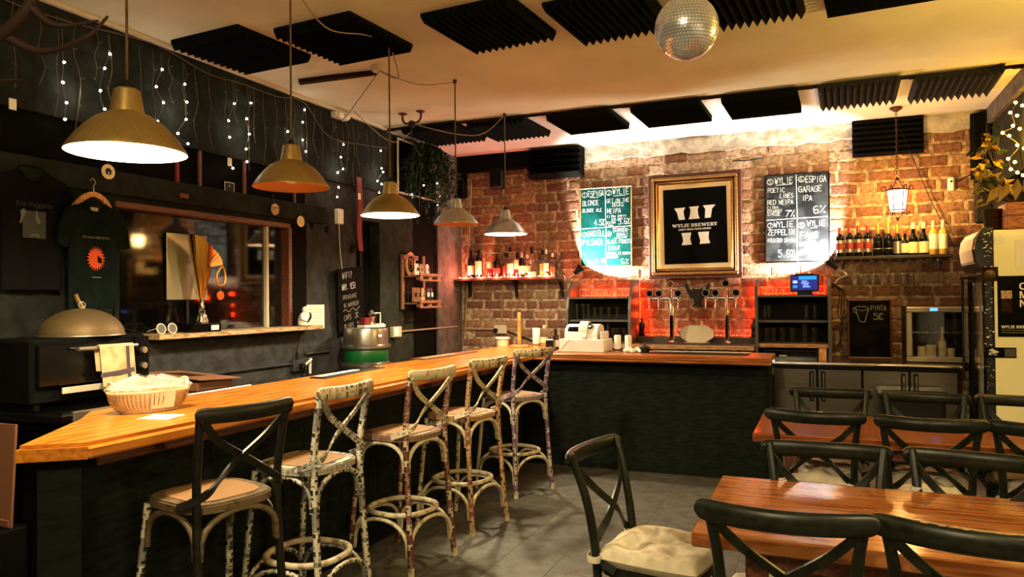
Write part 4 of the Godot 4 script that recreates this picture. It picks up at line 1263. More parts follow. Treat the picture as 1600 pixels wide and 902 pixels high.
func back_bar() -> void:
	# low cabinet under the back bar with its wooden ledge
	var t := thing("back_bar_cabinet", "dark open cabinet under the taps with a pale wooden front ledge", "cabinet")
	part("carcass", gspan(Vector3(-2.62, 0, -8.08), Vector3(-0.63, 0.93, -7.75)), M.unit_dark, t)
	part("ledge", gspan(Vector3(-2.62, 0.985, -8.09), Vector3(-0.63, 1.03, -7.62), 0.005), M.ledge_wood, t)
	for x in [-2.6, -1.86, -1.4, -1.2, -0.9, -0.66]:
		part("divider", gspan(Vector3(x - 0.012, 0.93, -8.05), Vector3(x + 0.012, 0.985, -7.66)), M.ledge_wood, t)
	part("ledge_step", gspan(Vector3(-1.86, 1.03, -8.09), Vector3(-0.62, 1.1, -7.93), 0.004), M.shelf_dark, t)
	# shelf units left and right of the taps
	for u in [[-2.575, -1.885, 1.03, "left"], [-0.61, 0.055, 1.055, "right"]]:
		t = thing("glass_rack_unit", "grey shelf unit with curved sides holding glasses, %s of the taps" % u[3], "shelf unit", Vector3(u[0], 0, -8.08))
		var w: float = u[1] - u[0]
		for x in [0.0, w]:
			var side := [Vector2(0, u[2] + 0.001), Vector2(0.43, u[2] + 0.001), Vector2(0.43, 1.25), Vector2(0.42, 1.4), Vector2(0.38, 1.53), Vector2(0.31, 1.63), Vector2(0.22, 1.7), Vector2(0, 1.705)]
			if u[3] == "right":
				side = [Vector2(0, 0.9), Vector2(0.42, 0.9), Vector2(0.42, 1.25), Vector2(0.41, 1.5), Vector2(0.38, 1.62), Vector2(0.3, 1.69), Vector2(0, 1.7)]
			var g := G.new()
			g.prism(side, -0.014, 0.014, Transform3D(Basis(Vector3(0, 0, 1), Vector3(0, 1, 0), Vector3(1, 0, 0)), Vector3(x, 0, 0)))
			part("side_panel", g, M.unit_grey, t)
		part("shelf", gspan(Vector3(0.015, 1.51, 0.01), Vector3(w - 0.015, 1.53, 0.38), 0.003), M.unit_grey, t)
		part("shelf", gspan(Vector3(0.015, 1.262, 0.01), Vector3(w - 0.015, 1.285, 0.38), 0.003), M.unit_grey, t)
		part("back_board", gspan(Vector3(0.015, u[2], 0.005), Vector3(w - 0.015, 1.51, 0.02)), M.unit_dark, t)
		if u[3] == "right":
			part("bottom_shelf", gspan(Vector3(0.015, 1.02, 0.01), Vector3(w - 0.015, 1.055, 0.42), 0.004), M.ledge_wood, t)
			part("leg", gspan(Vector3(w - 0.1, 0.9, 0.34), Vector3(w - 0.03, 1.02, 0.41), 0.004), M.pale_wood, t)
	var row := 0
	for x in [-2.504, -2.432, -2.373, -2.302, -2.231, -2.142, -2.05]:
		tumbler(Vector3(x, 1.286, -7.8), 0.17 if x < -2.35 else 0.13, 0.028, "clear beer glass on the left rack's upper shelf, " + ORD[row] + " of seven", "glasses on the upper left shelf")
		row += 1
	row = 0
	for x in [-2.434, -2.33, -2.24, -2.157, -2.1, -2.049, -1.98]:
		tumbler(Vector3(x, 1.031, -7.8), 0.21 if x < -2.12 else 0.16, 0.03, "tall clear glass on the left rack's lower shelf, " + ORD[row] + " of seven", "glasses on the lower left shelf", true)
		row += 1
	row = 0
	for x in [-0.54, -0.5, -0.151, -0.073]:
		tumbler(Vector3(x, 1.286, -7.8), 0.14, 0.026, "clear glass on the shelf below the till screen, " + ORD[row] + " of four", "glasses on the upper right shelf")
		row += 1
	row = 0
	for x in [-0.521, -0.461, -0.377, -0.285, -0.171, -0.084]:
		tumbler(Vector3(x, 1.056, -7.8), 0.19 if x == -0.171 else 0.15, 0.034, "clear pint glass on the right rack's lower shelf, " + ORD[row] + " of six", "glasses on the lower right shelf")
		row += 1
	for i in 6:
		stemmed(Vector3(-2.47 + i * 0.105, 1.53, -7.9), "upturned glass lit red on top of the left rack, " + ORD[i] + " of six", "upturned glasses on the left rack", true, 0.16)
	for i in 2:
		stemmed(Vector3(-0.5 + i * 0.1, 1.53, -7.9), "upturned stemmed glass left of the blue till screen, " + ["farther one", "one next to it"][i], "upturned glasses on the right rack", true, 0.16)
	t = thing("amplifier", "flat black amplifier with a white light under the right glass rack", "amplifier", Vector3(-0.3, 0.935, -7.85))
	part("case", gbox(Vector3(0, 0.0, 0), Vector3(0.5, 0.13, 0.3), 0.006), M.black, t)
	part("front", gbox(Vector3(0, 0, 0.153), Vector3(0.47, 0.1, 0.008), 0.002), M.black_gloss, t)
	part("knob", glathe([[0.0, 0.01], [0.014, 0.01], [0.016, 0.0]], 12, Vector3(-0.16, 0.0, 0.157), Basis(Vector3.RIGHT, PI / 2)), M.white_led, t)
	part("logo", gbox(Vector3(-0.07, 0.005, 0.158), Vector3(0.07, 0.012, 0.002)), M.silver, t)
	# taps
	taps(-1.453, [-1.666, -1.572, -1.373], false, "chrome beer tap column left of the winged ornament, with round black handles")
	taps(-0.898, [-1.095, -1.0, -0.8], true, "chrome beer tap column right of the winged ornament, with round black handles")
	t = thing("drip_tray", "long steel drip tray under the beer taps", "tray", Vector3(-1.18, 1.03, -7.72))
	part("pan", gbox(Vector3(0, 0.008, 0), Vector3(1.2, 0.016, 0.14), 0.004), M.steel, t)
	part("rim", gbox(Vector3(0, 0.019, 0.066), Vector3(1.2, 0.006, 0.008)), M.chrome, t)
	# octagonal bevelled mirror standing between the columns, ceiling reflection painted beige
	var oc := [Vector2(-0.17, 0.055), Vector2(-0.09, 0.0), Vector2(0.09, 0.0), Vector2(0.17, 0.055), Vector2(0.17, 0.125), Vector2(0.1, 0.18), Vector2(-0.1, 0.18), Vector2(-0.17, 0.125)]
	t = thing("octagonal_mirror", "eight-sided mirror between the tap columns, beige ceiling reflection put into its colour", "plaque", Vector3(-1.217, 1.048, -7.84))
	var g := G.new()
	g.prism(oc, -0.006, 0.006)
	part("plate", g, M.mirror_ceiling_tone, t, at(Vector3.ZERO, 0, -8))
	g = G.new()
	var rim := []
	for p in oc: rim.append(Vector3(p.x * 0.985, p.y * 0.985 + 0.001, 0.0065))
	g.tube(rim, 0.004, 6, true)
	part("bevel", g, M.silver, t, at(Vector3.ZERO, 0, -8))
	part("foot", gbox(Vector3(0, -0.006, 0), Vector3(0.26, 0.014, 0.05), 0.003), M.ledge_wood, t)
	part("cord", gtube([Vector3(0, 0.18, -0.02), Vector3(0, 0.38, -0.1)], 0.002, 5), M.cable, t)
	# winged ornament on the bricks
	t = thing("winged_ornament", "black winged iron bird ornament with raised wings on the bricks between the taps", "ornament", Vector3(-1.235, 1.54, -8.07))
	g = G.new()
	g.prism([Vector2(-0.045, 0.02), Vector2(-0.05, 0.08), Vector2(-0.028, 0.068), Vector2(0.028, 0.068), Vector2(0.05, 0.08), Vector2(0.045, 0.02), Vector2(0.05, -0.03), Vector2(0.025, -0.07), Vector2(-0.025, -0.07), Vector2(-0.05, -0.03)], 0.0, 0.05)
	part("body", g, M.iron, t)
	for s in [-1, 1]:
		g = G.new()
		g.prism([Vector2(s * 0.03, 0.01), Vector2(s * 0.075, 0.055), Vector2(s * 0.11, 0.13), Vector2(s * 0.13, 0.125), Vector2(s * 0.128, 0.075), Vector2(s * 0.112, 0.05), Vector2(s * 0.108, 0.02), Vector2(s * 0.09, 0.005), Vector2(s * 0.082, -0.025), Vector2(s * 0.04, -0.04)], 0.005, 0.03)
		part("wing", g, M.iron, t)
	g = G.new()
	g.prism([Vector2(-0.025, -0.065), Vector2(0.025, -0.065), Vector2(0.06, -0.125), Vector2(0.02, -0.118), Vector2(0.0, -0.15), Vector2(-0.02, -0.118), Vector2(-0.06, -0.125)], 0.0, 0.025)
	part("tail", g, M.iron, t)
	for x in [[-1.83, "left"], [-0.66, "right"]]:
		bottle(Vector3(x[0], 1.1 if x[1] == "left" else 1.1, -8.0), 0.2, 0.032, {"glass": M.bottle_brown, "capm": M.red, "cap": 0.08}, "small dark bottle standing at the %s end of the red-lit tap ledge" % x[1], "")
	# till screen
	t = thing("till_screen", "small black monitor with a blue screen on top of the right glass rack", "screen", Vector3(-0.165, 1.53, -7.76), -4.0)
	part("case", gbox(Vector3(0, 0.118, 0), Vector3(0.262, 0.165, 0.022), 0.005), M.black, t)
	part("stand", gspan(Vector3(-0.07, 0.0, -0.05), Vector3(0.07, 0.05, 0.0), 0.004), M.black, t)
	var sc := part("screen", gbox(Vector3(0, 0.12, 0.0115), Vector3(0.238, 0.14, 0.002)), M.screen_blue, t)
	part("panel", gbox(Vector3(0.03, 0.168, 0.0132), Vector3(0.16, 0.034, 0.001)), M.screen_teal, sc)
	for i in 4:
		part("text_line", gbox(Vector3(0.0 + i * 0.006, 0.135 - i * 0.018, 0.0132), Vector3(0.05 + 0.02 * (i % 2), 0.007, 0.001)), M.screen_white, sc)
	for i in 2:
		part("tile", gbox(Vector3(-0.085, 0.13 - i * 0.045, 0.0132), Vector3(0.04, 0.026, 0.001)), M.screen_teal if i else M.screen_white, sc)
	for x in [-0.07, 0.05]:
		part("clip", gbox(Vector3(x, 0.215, 0), Vector3(0.025, 0.03, 0.02), 0.003), M.silver, t)
	part("bracket", gbox(Vector3(0.0, 0.203, 0), Vector3(0.17, 0.012, 0.03), 0.003), M.black, t)
	omni("screen_light", Vector3(-0.165, 1.65, -7.7), Color(0.3, 0.5, 1.0), 0.01, 0.08)
	t = thing("cable_tangle", "dark cables hanging down the bricks right of the glass rack", "cable", Vector3(0.13, 1.6, -8.0))
	for i in 4:
		part("cable", gtube(curve([Vector3(-0.03, 0.03, 0.2), Vector3(0.02 + i * 0.015, -0.05, 0.05), Vector3(0.0 + i * 0.03, -0.25, 0.0), Vector3(0.05 - i * 0.012, -0.38, 0.02), Vector3(-0.02 + i * 0.02, -0.62, 0.03)], 6), 0.0045, 6), M.iron, t)
	# red LED strips
	var gr := "red led strips of the back bar"
	var rc := Color(1.0, 0.2, 0.04)
	led_strip("vertical red led strip at the left side of the taps", [Vector3(-1.862, 1.12, -8.05), Vector3(-1.862, 1.69, -8.05)], gr, M.led_red, rc, 0.13, 4, 0.04, Vector3(0.02, 0, 0.015))
	led_strip("vertical red led strip at the right side of the taps", [Vector3(-0.632, 1.12, -8.05), Vector3(-0.632, 1.69, -8.05)], gr, M.led_red, rc, 0.13, 4, 0.04, Vector3(-0.02, 0, 0.015))
	led_strip("horizontal red led strip behind the taps along the ledge", [Vector3(-1.84, 1.11, -8.06), Vector3(-0.65, 1.11, -8.06)], gr, M.led_red, rc, 0.09, 6, 0.04, Vector3(0, 0.015, 0.012))
	led_strip("red led strip along the top of the left glass rack", [Vector3(-2.54, 1.545, -8.05), Vector3(-1.91, 1.545, -8.05)], gr, M.led_red, rc, 0.16, 4, 0.05, Vector3(0, 0.03, 0.02))
	led_strip("red led strip along the top of the right glass rack", [Vector3(-0.58, 1.545, -8.05), Vector3(0.03, 1.545, -8.05)], gr, M.led_red, rc, 0.16, 4, 0.05, Vector3(0, 0.03, 0.02))

func taps(x: float, others: Array, dark: bool, label: String) -> void:
	var z := -7.74
	var t := thing("tap_column", label, "beer tap", Vector3(x, 1.03, z), 0.0, "beer tap columns")
	part("column", glathe([[0.0, 0.016], [0.045, 0.016], [0.045, 0.026], [0.026, 0.04], [0.024, 0.3], [0.028, 0.305], [0.024, 0.31], [0.024, 0.56], [0.0, 0.58]], 20), M.chrome, t)
	var lo: float = others.min() - x
	var hi: float = others.max() - x
	part("crossbar", gtube([Vector3(lo - 0.02, 0.47, 0), Vector3(hi + 0.02, 0.47, 0)], 0.018, 12), M.chrome, t)
	var b := Basis(Vector3.RIGHT, PI / 2)
	for o in others + [x]:
		var c := Vector3(o - x, 0.47, 0.02)
		var mid := absf(o - x) < 0.01
		var f := part("faucet", gtube(curve([c, c + Vector3(0, 0.0, 0.05), c + Vector3(0, -0.02, 0.075), c + Vector3(0, -0.09, 0.085)], 5), [0.014, 0.014, 0.014, 0.014, 0.013, 0.012, 0.012, 0.011, 0.011, 0.011, 0.01, 0.009, 0.009, 0.008, 0.008, 0.007], 10), M.chrome, t)
		part("nut", glathe([[0.02, -0.012], [0.02, 0.012]], 8, c + Vector3(0, 0, 0.02), b), M.silver, f)
		var top := 0.625 if mid else 0.53
		part("lever", gtube([c + Vector3(0, 0.01, 0.045), c + Vector3(0, top - 0.5, 0.05)], 0.008, 8), M.chrome, t)
		var h := part("handle", glathe([[0.0, -0.012], [0.036, -0.012], [0.039, -0.006], [0.039, 0.006], [0.036, 0.012], [0.0, 0.012]], 22, Vector3(o - x, top, 0.07), b), M.black_gloss if (dark or not mid) else M.gold, t)
		part("badge_ring", gtube(circle_xy(Vector3(o - x, top, 0.083), 0.034), 0.003, 6, true), M.silver, h)

func circle_xy(c: Vector3, r: float, n := 20) -> Array:
	var o := []
	for i in n: o.append(c + Vector3(cos(TAU * i / n) * r, sin(TAU * i / n) * r, 0))
	return o

func stemmed(p: Vector3, label: String, group: String, upside: bool, h := 0.2, r := 0.036) -> void:
	# p is the lowest point
	var t := thing("wine_glass", label, "glass", p, 0.0, group)
	var prof := [[r * 0.95, 0.0], [r * 0.93, 0.002], [0.006, 0.008], [0.0045, h * 0.4], [r * 0.55, h * 0.46], [r * 0.98, h * 0.62], [r, h * 0.75], [r * 0.82, h], [r * 0.82 - 0.002, h], [r - 0.003, h * 0.75], [r * 0.98 - 0.003, h * 0.63], [r * 0.5, h * 0.48], [0.0, h * 0.46]]
	if upside:
		for i in prof.size(): prof[i] = [prof[i][0], h - prof[i][1]]
	part("glass", glathe(prof, 14), M.glassware, t)
	part("bowl_rim", gtube(ring_at(Vector3(0, 0.0 if upside else h, 0), r * 0.82, 14), 0.0016, 4, true), M.clear, t)

func wall_things() -> void:
	# spirits shelf at the left end of the brick wall
	var t := thing("bottle_shelf", "dark wooden wall shelf on iron brackets carrying the spirits", "shelf", Vector3(-3.41, 1.75, -7.98))
	part("plank", gbox(Vector3(0, 0, 0.0), Vector3(1.26, 0.026, 0.19), 0.004), M.frame_wood, t)
	for x in [-0.525, 0.078, 0.64]:
		var g := G.new()
		g.prism([Vector2(-0.09, 0.0), Vector2(0.07, 0.0), Vector2(0.07, -0.014), Vector2(-0.02, -0.03), Vector2(-0.06, -0.1), Vector2(-0.065, -0.19), Vector2(-0.09, -0.19)], -0.014, 0.014, Transform3D(Basis(Vector3(0, 0, 1), Vector3(0, 1, 0), Vector3(1, 0, 0)), Vector3(x, -0.013, 0)))
		part("bracket", g, M.iron, t)
	var amb := {"glass": M.clear, "fill": M.liquor_amber, "level": 0.5, "capm": M.black, "cap": 0.15, "label": M.red_label}
	var red := {"glass": M.clear, "fill": M.liquor_red, "level": 0.32, "capm": M.off_white, "cap": 0.22, "label": M.label, "l0": 0.36, "l1": 0.56}
	var wine := {"glass": M.bottle_dark, "capm": M.black, "cap": 0.22, "label": M.label}
	var brown := {"glass": M.bottle_brown, "capm": M.black, "cap": 0.14, "label": M.red_label, "l0": 0.2, "l1": 0.42}
	var pale := {"glass": M.clear, "fill": M.liquor_pale, "level": 0.5, "capm": M.black, "cap": 0.16, "shoulder": 0.66}
	var rnd := {"glass": M.clear, "fill": M.liquor_pale, "level": 0.18, "capm": M.black, "cap": 0.22, "round": true}
	var gin := {"glass": M.clear, "fill": M.liquor_pale, "level": 0.12, "capm": M.off_white, "cap": 0.16, "label": M.label, "l0": 0.22, "l1": 0.5}
	var lst := [
		[-3.896, 0.344, 0.04, wine, "dark wine bottle with a cream label, leftmost on the spirits shelf"], [-3.773, 0.344, 0.038, wine.merged({"l1": 0.6}, true), "dark wine bottle with a tall cream label, second on the spirits shelf"],
		[-3.64, 0.347, 0.042, red, "clear bottle a third full of bright red liquor on the spirits shelf"], [-3.535, 0.28, 0.045, brown, "squat dark brown bottle right of the red liquor"],
		[-3.436, 0.297, 0.045, amb, "amber bottle with a red label, middle of the spirits shelf"], [-3.362, 0.362, 0.038, amb.merged({"capm": M.black, "level": 0.3, "label": M.label}, true), "tallest clear bottle with amber liquor and a black stopper"],
		[-3.295, 0.3, 0.038, red.merged({"capm": M.black, "l0": 0.34, "l1": 0.7}, true), "bottle with red liquor and a pale label right of the tallest one"], [-3.22, 0.298, 0.034, wine.merged({"capm": M.off_white}, true), "dark bottle with a white cap behind the clear ones"],
		[-3.17, 0.27, 0.04, gin, "clear bottle with white cap and cream label on the spirits shelf"], [-3.09, 0.357, 0.052, rnd, "round clear bottle with a black neck on the spirits shelf"],
		[-2.972, 0.317, 0.05, pale, "square-shouldered bottle of pale gold liquor with a black cap"], [-2.918, 0.319, 0.03, gin.merged({"capm": M.cream}, true), "slim clear bottle, second from the right on the spirits shelf"], [-2.858, 0.278, 0.034, pale.merged({"capm": M.off_white, "fill": M.liquor_amber, "level": 0.42}, true), "small bottle of gold liquor, rightmost on the spirits shelf"]]
	var n := 0
	for b in lst:
		bottle(Vector3(b[0], 1.7635, -7.98 + (0.03 if n % 2 else -0.02)), b[1], b[2], b[3], b[4], "bottles on the spirits shelf")
		n += 1
	led_strip("string of pinkish lights along the front of the spirits shelf", [Vector3(-4.03, 1.77, -7.89), Vector3(-2.79, 1.77, -7.89)], "", M.led_pink, Color(1.0, 0.5, 0.4), 1.9, 6, 0.075, Vector3(0, 0.012, 0.0))
	# wine shelf on the right with hanging glasses
	t = thing("wine_shelf", "dark wooden wall shelf carrying wine bottles with a glass rail below", "shelf", Vector3(0.61, 1.885, -7.98))
	part("plank", gbox(Vector3.ZERO, Vector3(1.0, 0.03, 0.23), 0.004), M.shelf_dark, t)
	for i in 11:
		part("glass_rail", gtube(curve([Vector3(-0.43 + i * 0.083, -0.015, -0.09), Vector3(-0.43 + i * 0.083, -0.045, -0.08), Vector3(-0.43 + i * 0.083, -0.045, 0.09), Vector3(-0.43 + i * 0.083, -0.015, 0.1)], 3), 0.003, 5), M.silver, t)
	for x in [-0.42, 0.42]:
		part("bracket", gspan(Vector3(x - 0.012, -0.1, -0.1), Vector3(x + 0.012, -0.015, -0.07), 0.003), M.iron, t)
	var rw := {"glass": M.bottle_dark, "capm": M.red_cap, "cap": 0.24, "label": M.silver, "l0": 0.14, "l1": 0.56, "mark": M.red_label}
	var cava := {"glass": M.bottle_dark, "capm": M.foil, "cap": 0.34, "shoulder": 0.5, "band": M.silver}
	var wl := {"glass": M.bottle_dark, "capm": M.off_white, "cap": 0.2, "label": M.label, "l0": 0.06, "l1": 0.4, "shoulder": 0.48}
	var ww := {"glass": M.liquor_pale, "capm": M.off_white, "cap": 0.22, "label": M.paper, "l0": 0.16, "l1": 0.6}
	var ws := [
		[0.158, 0.29, 0.036, rw, "red-capped wine bottle, leftmost on the wine shelf"], [0.244, 0.3, 0.036, rw, "red-capped wine bottle, second from the left on the wine shelf"], [0.323, 0.3, 0.036, rw, "red-capped wine bottle, third from the left on the wine shelf"], [0.405, 0.3, 0.036, rw, "red-capped wine bottle, beside the gold-foiled ones"],
		[0.495, 0.325, 0.042, cava, "dark sparkling wine bottle with gold foil, next to the red caps"], [0.585, 0.325, 0.042, cava, "dark sparkling wine bottle with gold foil, the second one"], [0.664, 0.3, 0.04, wl.merged({"capm": M.foil, "label": M.silver, "cap": 0.3, "l1": 0.45}, true), "dark bottle with silver label and gold neck below the lantern"],
		[0.728, 0.235, 0.034, wl.merged({"capm": M.red_label, "cap": 0.12, "l0": 0.1, "l1": 0.48}, true), "shortest dark bottle with an oval cream label on the wine shelf"], [0.797, 0.31, 0.042, wl, "dark wine bottle with white neck and wide cream label, left of a pair"], [0.886, 0.312, 0.042, wl, "dark wine bottle with white neck and wide cream label, beside the white wine"],
		[0.965, 0.32, 0.038, ww, "white wine bottle with a pale cap, left one"], [1.045, 0.322, 0.038, ww, "white wine bottle with a pale cap, rightmost on the wine shelf"]]
	for b in ws:
		bottle(Vector3(b[0], 1.9005, -7.95), b[1], b[2], b[3], b[4], "wine bottles on the right shelf")
	var i := 0
	for x in [0.289, 0.372, 0.45, 0.533, 0.617, 0.706, 0.778, 0.856, 0.941, 1.021]:
		stemmed(Vector3(x, 1.626 if i < 6 else 1.6, -7.93), "stemmed glass hanging upside down under the wine shelf, " + ORD[i] + " of ten", "glasses hanging under the wine shelf", true, 0.21, 0.04 if i < 6 else 0.032)
		i += 1
	# menu boards
	menu_board("menu_board", Vector3(-2.245, 2.32, -8.08), 0.61, 0.9, M.board_teal, M.pale_wood, "teal chalkboard with beers one to four, left of the gilt frame", [
		[["(1", -0.275, 0.35, 0.055, 0.06], ["ESPIGA", -0.205, 0.35, 0.06, 0.19], ["_", -0.18, 0.335, 0.1, 0], ["BLONDE", -0.27, 0.25, 0.055, 0.2], ["BLONDE ALE", -0.27, 0.175, 0.038, 0.23], ["4.5%", -0.13, 0.02, 0.065, 0.12]],
		[["(2", 0.01, 0.36, 0.055, 0.06], ["WYLIE", 0.085, 0.36, 0.065, 0.19], ["_", 0.09, 0.342, 0.14, 0], ["GET ON THE", 0.015, 0.27, 0.042, 0.26], ["DECKS", 0.08, 0.225, 0.042, 0.13], ["NEIPA", 0.02, 0.15, 0.052, 0.16], ["CITRA EMPTY", 0.02, 0.1, 0.026, 0.22], ["GALAXY", 0.07, 0.068, 0.026, 0.13], ["EXTRA", 0.02, 0.032, 0.026, 0.1], ["DRY", 0.03, -0.004, 0.026, 0.06], ["5.6%", 0.15, 0.025, 0.06, 0.13]],
		[["(3", -0.275, -0.1, 0.05, 0.06], ["URQUELL", -0.21, -0.1, 0.06, 0.21], ["PILSNER", -0.27, -0.2, 0.062, 0.24], ["4.4%", -0.12, -0.4, 0.05, 0.12]],
		[["(4", 0.01, -0.1, 0.05, 0.06], ["STRASEN-", 0.085, -0.06, 0.042, 0.19], ["BRAU", 0.13, -0.115, 0.042, 0.12], ["_", 0.1, -0.13, 0.14, 0], ["BLACK FOREST", 0.015, -0.19, 0.042, 0.28], ["STOUT", 0.03, -0.265, 0.045, 0.14], ["IMPERIAL DE CEREZA", 0.015, -0.315, 0.026, 0.27], ["TOSTADO", 0.015, -0.355, 0.026, 0.13], ["6%", 0.18, -0.42, 0.055, 0.09]]], 0.05)
	menu_board("menu_board", Vector3(-0.235, 2.32, -8.08), 0.62, 0.91, M.board_slate, M.board_black, "grey chalkboard with beers five to eight, right of the gilt frame", [
		[["(5", -0.285, 0.36, 0.055, 0.06], ["WYLIE", -0.21, 0.36, 0.06, 0.18], ["_", -0.2, 0.343, 0.15, 0], ["POETIC", -0.28, 0.27, 0.045, 0.17], ["LINES", -0.16, 0.21, 0.045, 0.13], ["RED NEIPA", -0.28, 0.145, 0.045, 0.25], ["CITRA", -0.285, 0.1, 0.028, 0.11], ["EKUANOT", -0.285, 0.065, 0.028, 0.15], ["SIMCOE", -0.285, 0.03, 0.028, 0.13], ["7%", -0.11, 0.015, 0.065, 0.1]],
		[["(6", 0.015, 0.37, 0.055, 0.06], ["ESPIGA", 0.085, 0.355, 0.06, 0.2], ["GARAGE", 0.02, 0.26, 0.055, 0.22], ["IPA", 0.05, 0.17, 0.055, 0.1], ["6%", 0.16, 0.04, 0.07, 0.12]],
		[["(7", -0.285, -0.09, 0.05, 0.06], ["WYLIE", -0.22, -0.09, 0.058, 0.19], ["ZEPPELIN", -0.28, -0.17, 0.055, 0.26], ["FRUITED SAISON", -0.28, -0.245, 0.038, 0.28], ["5.8%", -0.18, -0.4, 0.07, 0.16]],
		[["(8", 0.015, -0.1, 0.055, 0.06], ["WYLIE", 0.1, -0.09, 0.055, 0.17], ["_", 0.13, -0.11, 0.06, 0], ["FANG", 0.03, -0.21, 0.06, 0.18], ["IMPERIAL", 0.02, -0.29, 0.04, 0.19], ["STOUT", 0.02, -0.37, 0.04, 0.13]]], 0.03)
	# gilt frame with the brewery's black poster
	t = thing("picture_frame", "ornate worn gilt frame with a black brewery poster on the brick wall", "picture frame", Vector3(-1.258, 2.285, -8.07))
	for f in [[0.49, 0.565, 0.04, 0.055, M.gilt_dark, "outer_moulding"], [0.452, 0.527, 0.03, 0.078, M.gilt, "gilt_moulding"], [0.424, 0.499, 0.016, 0.05, M.gilt_dark, "groove"], [0.41, 0.485, 0.018, 0.062, M.gilt, "inner_moulding"], [0.392, 0.467, 0.014, 0.04, M.gold, "inner_bead"]]:
		var fr := G.new()
		frame_bars(fr, f[0], f[1], f[2], f[3])
		part(f[5], fr, f[4], t)
	# chipped ornaments along the outer edge
	var orn := G.new()
	for k in 90:
		var s := rng.randi_range(0, 3)
		var u := rng.randf_range(-1, 1)
		var p: Vector3 = [Vector3(u * 0.48, 0.555, 0.045), Vector3(u * 0.48, -0.555, 0.045), Vector3(0.48, u * 0.55, 0.045), Vector3(-0.48, u * 0.55, 0.045)][s]
		orn.ball(p + Vector3(rng.randf_range(-0.01, 0.01), rng.randf_range(-0.01, 0.01), 0), Vector3(rng.randf_range(0.006, 0.018), rng.randf_range(0.005, 0.012), 0.008), 8)
	part("carved_edge", orn, M.gilt_dark, t)
	part("mount", gbox(Vector3(0, 0, 0.012), Vector3(0.8, 0.94, 0.01)), M.cream, t)
	var po := part("poster", gbox(Vector3(0.005, 0.0, 0.019), Vector3(0.665, 0.81, 0.004), 0.0, Basis(Vector3.BACK, 0.012)), M.poster_black, t)
	var zz := 0.0225
	var shapes := [
		[Vector2(-0.205, 0.195), Vector2(-0.085, 0.2), Vector2(-0.105, 0.165), Vector2(-0.1, 0.12), Vector2(-0.09, 0.07), Vector2(-0.155, 0.068), Vector2(-0.175, 0.15)],
		[Vector2(-0.045, 0.205), Vector2(0.06, 0.208), Vector2(0.045, 0.175), Vector2(0.05, 0.12), Vector2(0.065, 0.075), Vector2(-0.05, 0.071), Vector2(-0.035, 0.12), Vector2(-0.03, 0.175)],
		[Vector2(0.1, 0.212), Vector2(0.232, 0.216), Vector2(0.195, 0.175), Vector2(0.18, 0.08), Vector2(0.118, 0.077), Vector2(0.125, 0.175)],
		[Vector2(-0.13, -0.075), Vector2(-0.025, -0.072), Vector2(-0.038, -0.14), Vector2(-0.03, -0.17), Vector2(-0.022, -0.202), Vector2(-0.13, -0.205), Vector2(-0.112, -0.165), Vector2(-0.115, -0.13)],
		[Vector2(0.045, -0.07), Vector2(0.16, -0.068), Vector2(0.155, -0.14), Vector2(0.172, -0.192), Vector2(0.06, -0.198), Vector2(0.07, -0.165), Vector2(0.06, -0.13)]]
	for s in shapes:
		var g := G.new()
		g.prism(s, 0, 0.0006, Transform3D(Basis(), Vector3(-0.01, 0, zz - 0.001)))
		part("glass_emblem", g, M.white, po)
	words("WYLIE BREWERY", 0.036, M.white, po, Transform3D(Basis(Vector3.BACK, 0.02).scaled(Vector3(1.12, 1, 1)), Vector3(0.0, 0.008, zz - 0.0008)), "Droid Serif", true)
	words("CRAFT BEER FROM SITGES", 0.02, M.white, po, Transform3D(Basis(Vector3.BACK, 0.02).scaled(Vector3(1.05, 1, 1)), Vector3(0.0, -0.036, zz - 0.0008)), "Droid Sans", true)
	# small black speaker, white detector, hook on the wall
	t = thing("speaker", "small black loudspeaker high on the bricks left of the ribbed foam", "speaker", Vector3(-3.548, 2.955, -8.03))
	part("case", gbox(Vector3.ZERO, Vector3(0.17, 0.25, 0.12), 0.02), M.black, t)
	part("grille", gbox(Vector3(0, 0, 0.061), Vector3(0.14, 0.21, 0.008), 0.003), M.unit_dark, t)
	part("lamp", gbox(Vector3(0.0, -0.085, 0.066), Vector3(0.012, 0.006, 0.003)), M.silver, t)
	t = thing("wall_sensor", "white rounded wall detector on the bricks above the wine shelf's right end", "sensor", Vector3(1.137, 2.575, -8.08))
	var sg := G.new()
	sg.box(Vector3.ZERO, Vector3(0.062, 0.13, 0.035), 0.018)
	part("housing", sg, M.white, t)
	part("eye", glathe([[0.0, 0.004], [0.01, 0.0]], 12, Vector3(0, 0.02, 0.0185), Basis(Vector3.RIGHT, PI / 2)), M.black, t)
	solo("wall_hook", gtube(curve([Vector3(-0.85, 2.95, -8.1), Vector3(-0.84, 2.95, -8.06), Vector3(-0.7, 2.945, -8.06), Vector3(-0.58, 2.955, -8.06), Vector3(-0.56, 2.955, -8.1)], 4), 0.007, 6), M.iron, "short iron rod hook in the plaster above the gilt frame", "hook")
	t = thing("wall_outlet", "pale double outlet on the bricks left of the register with a cable going up", "outlet", Vector3(-3.55, 1.155, -8.08))
	part("box", gbox(Vector3(0, 0, 0), Vector3(0.16, 0.1, 0.05), 0.006), M.off_white, t)
	part("plug", gbox(Vector3(-0.05, -0.01, 0.04), Vector3(0.05, 0.05, 0.04), 0.01), M.black, t)
	part("conduit", gtube([Vector3(0.015, 0.05, 0.0), Vector3(0.015, 0.55, 0.0)], 0.008, 8), M.cable, t)
	part("side_conduit", gtube([Vector3(-0.08, 0.0, 0.0), Vector3(-0.5, 0.0, 0.0)], 0.01, 8), M.cable, t)
	part("diagonal_cable", gtube([Vector3(0.08, -0.02, 0.0), Vector3(0.5, -0.16, 0.0)], 0.008, 8), M.iron, t)
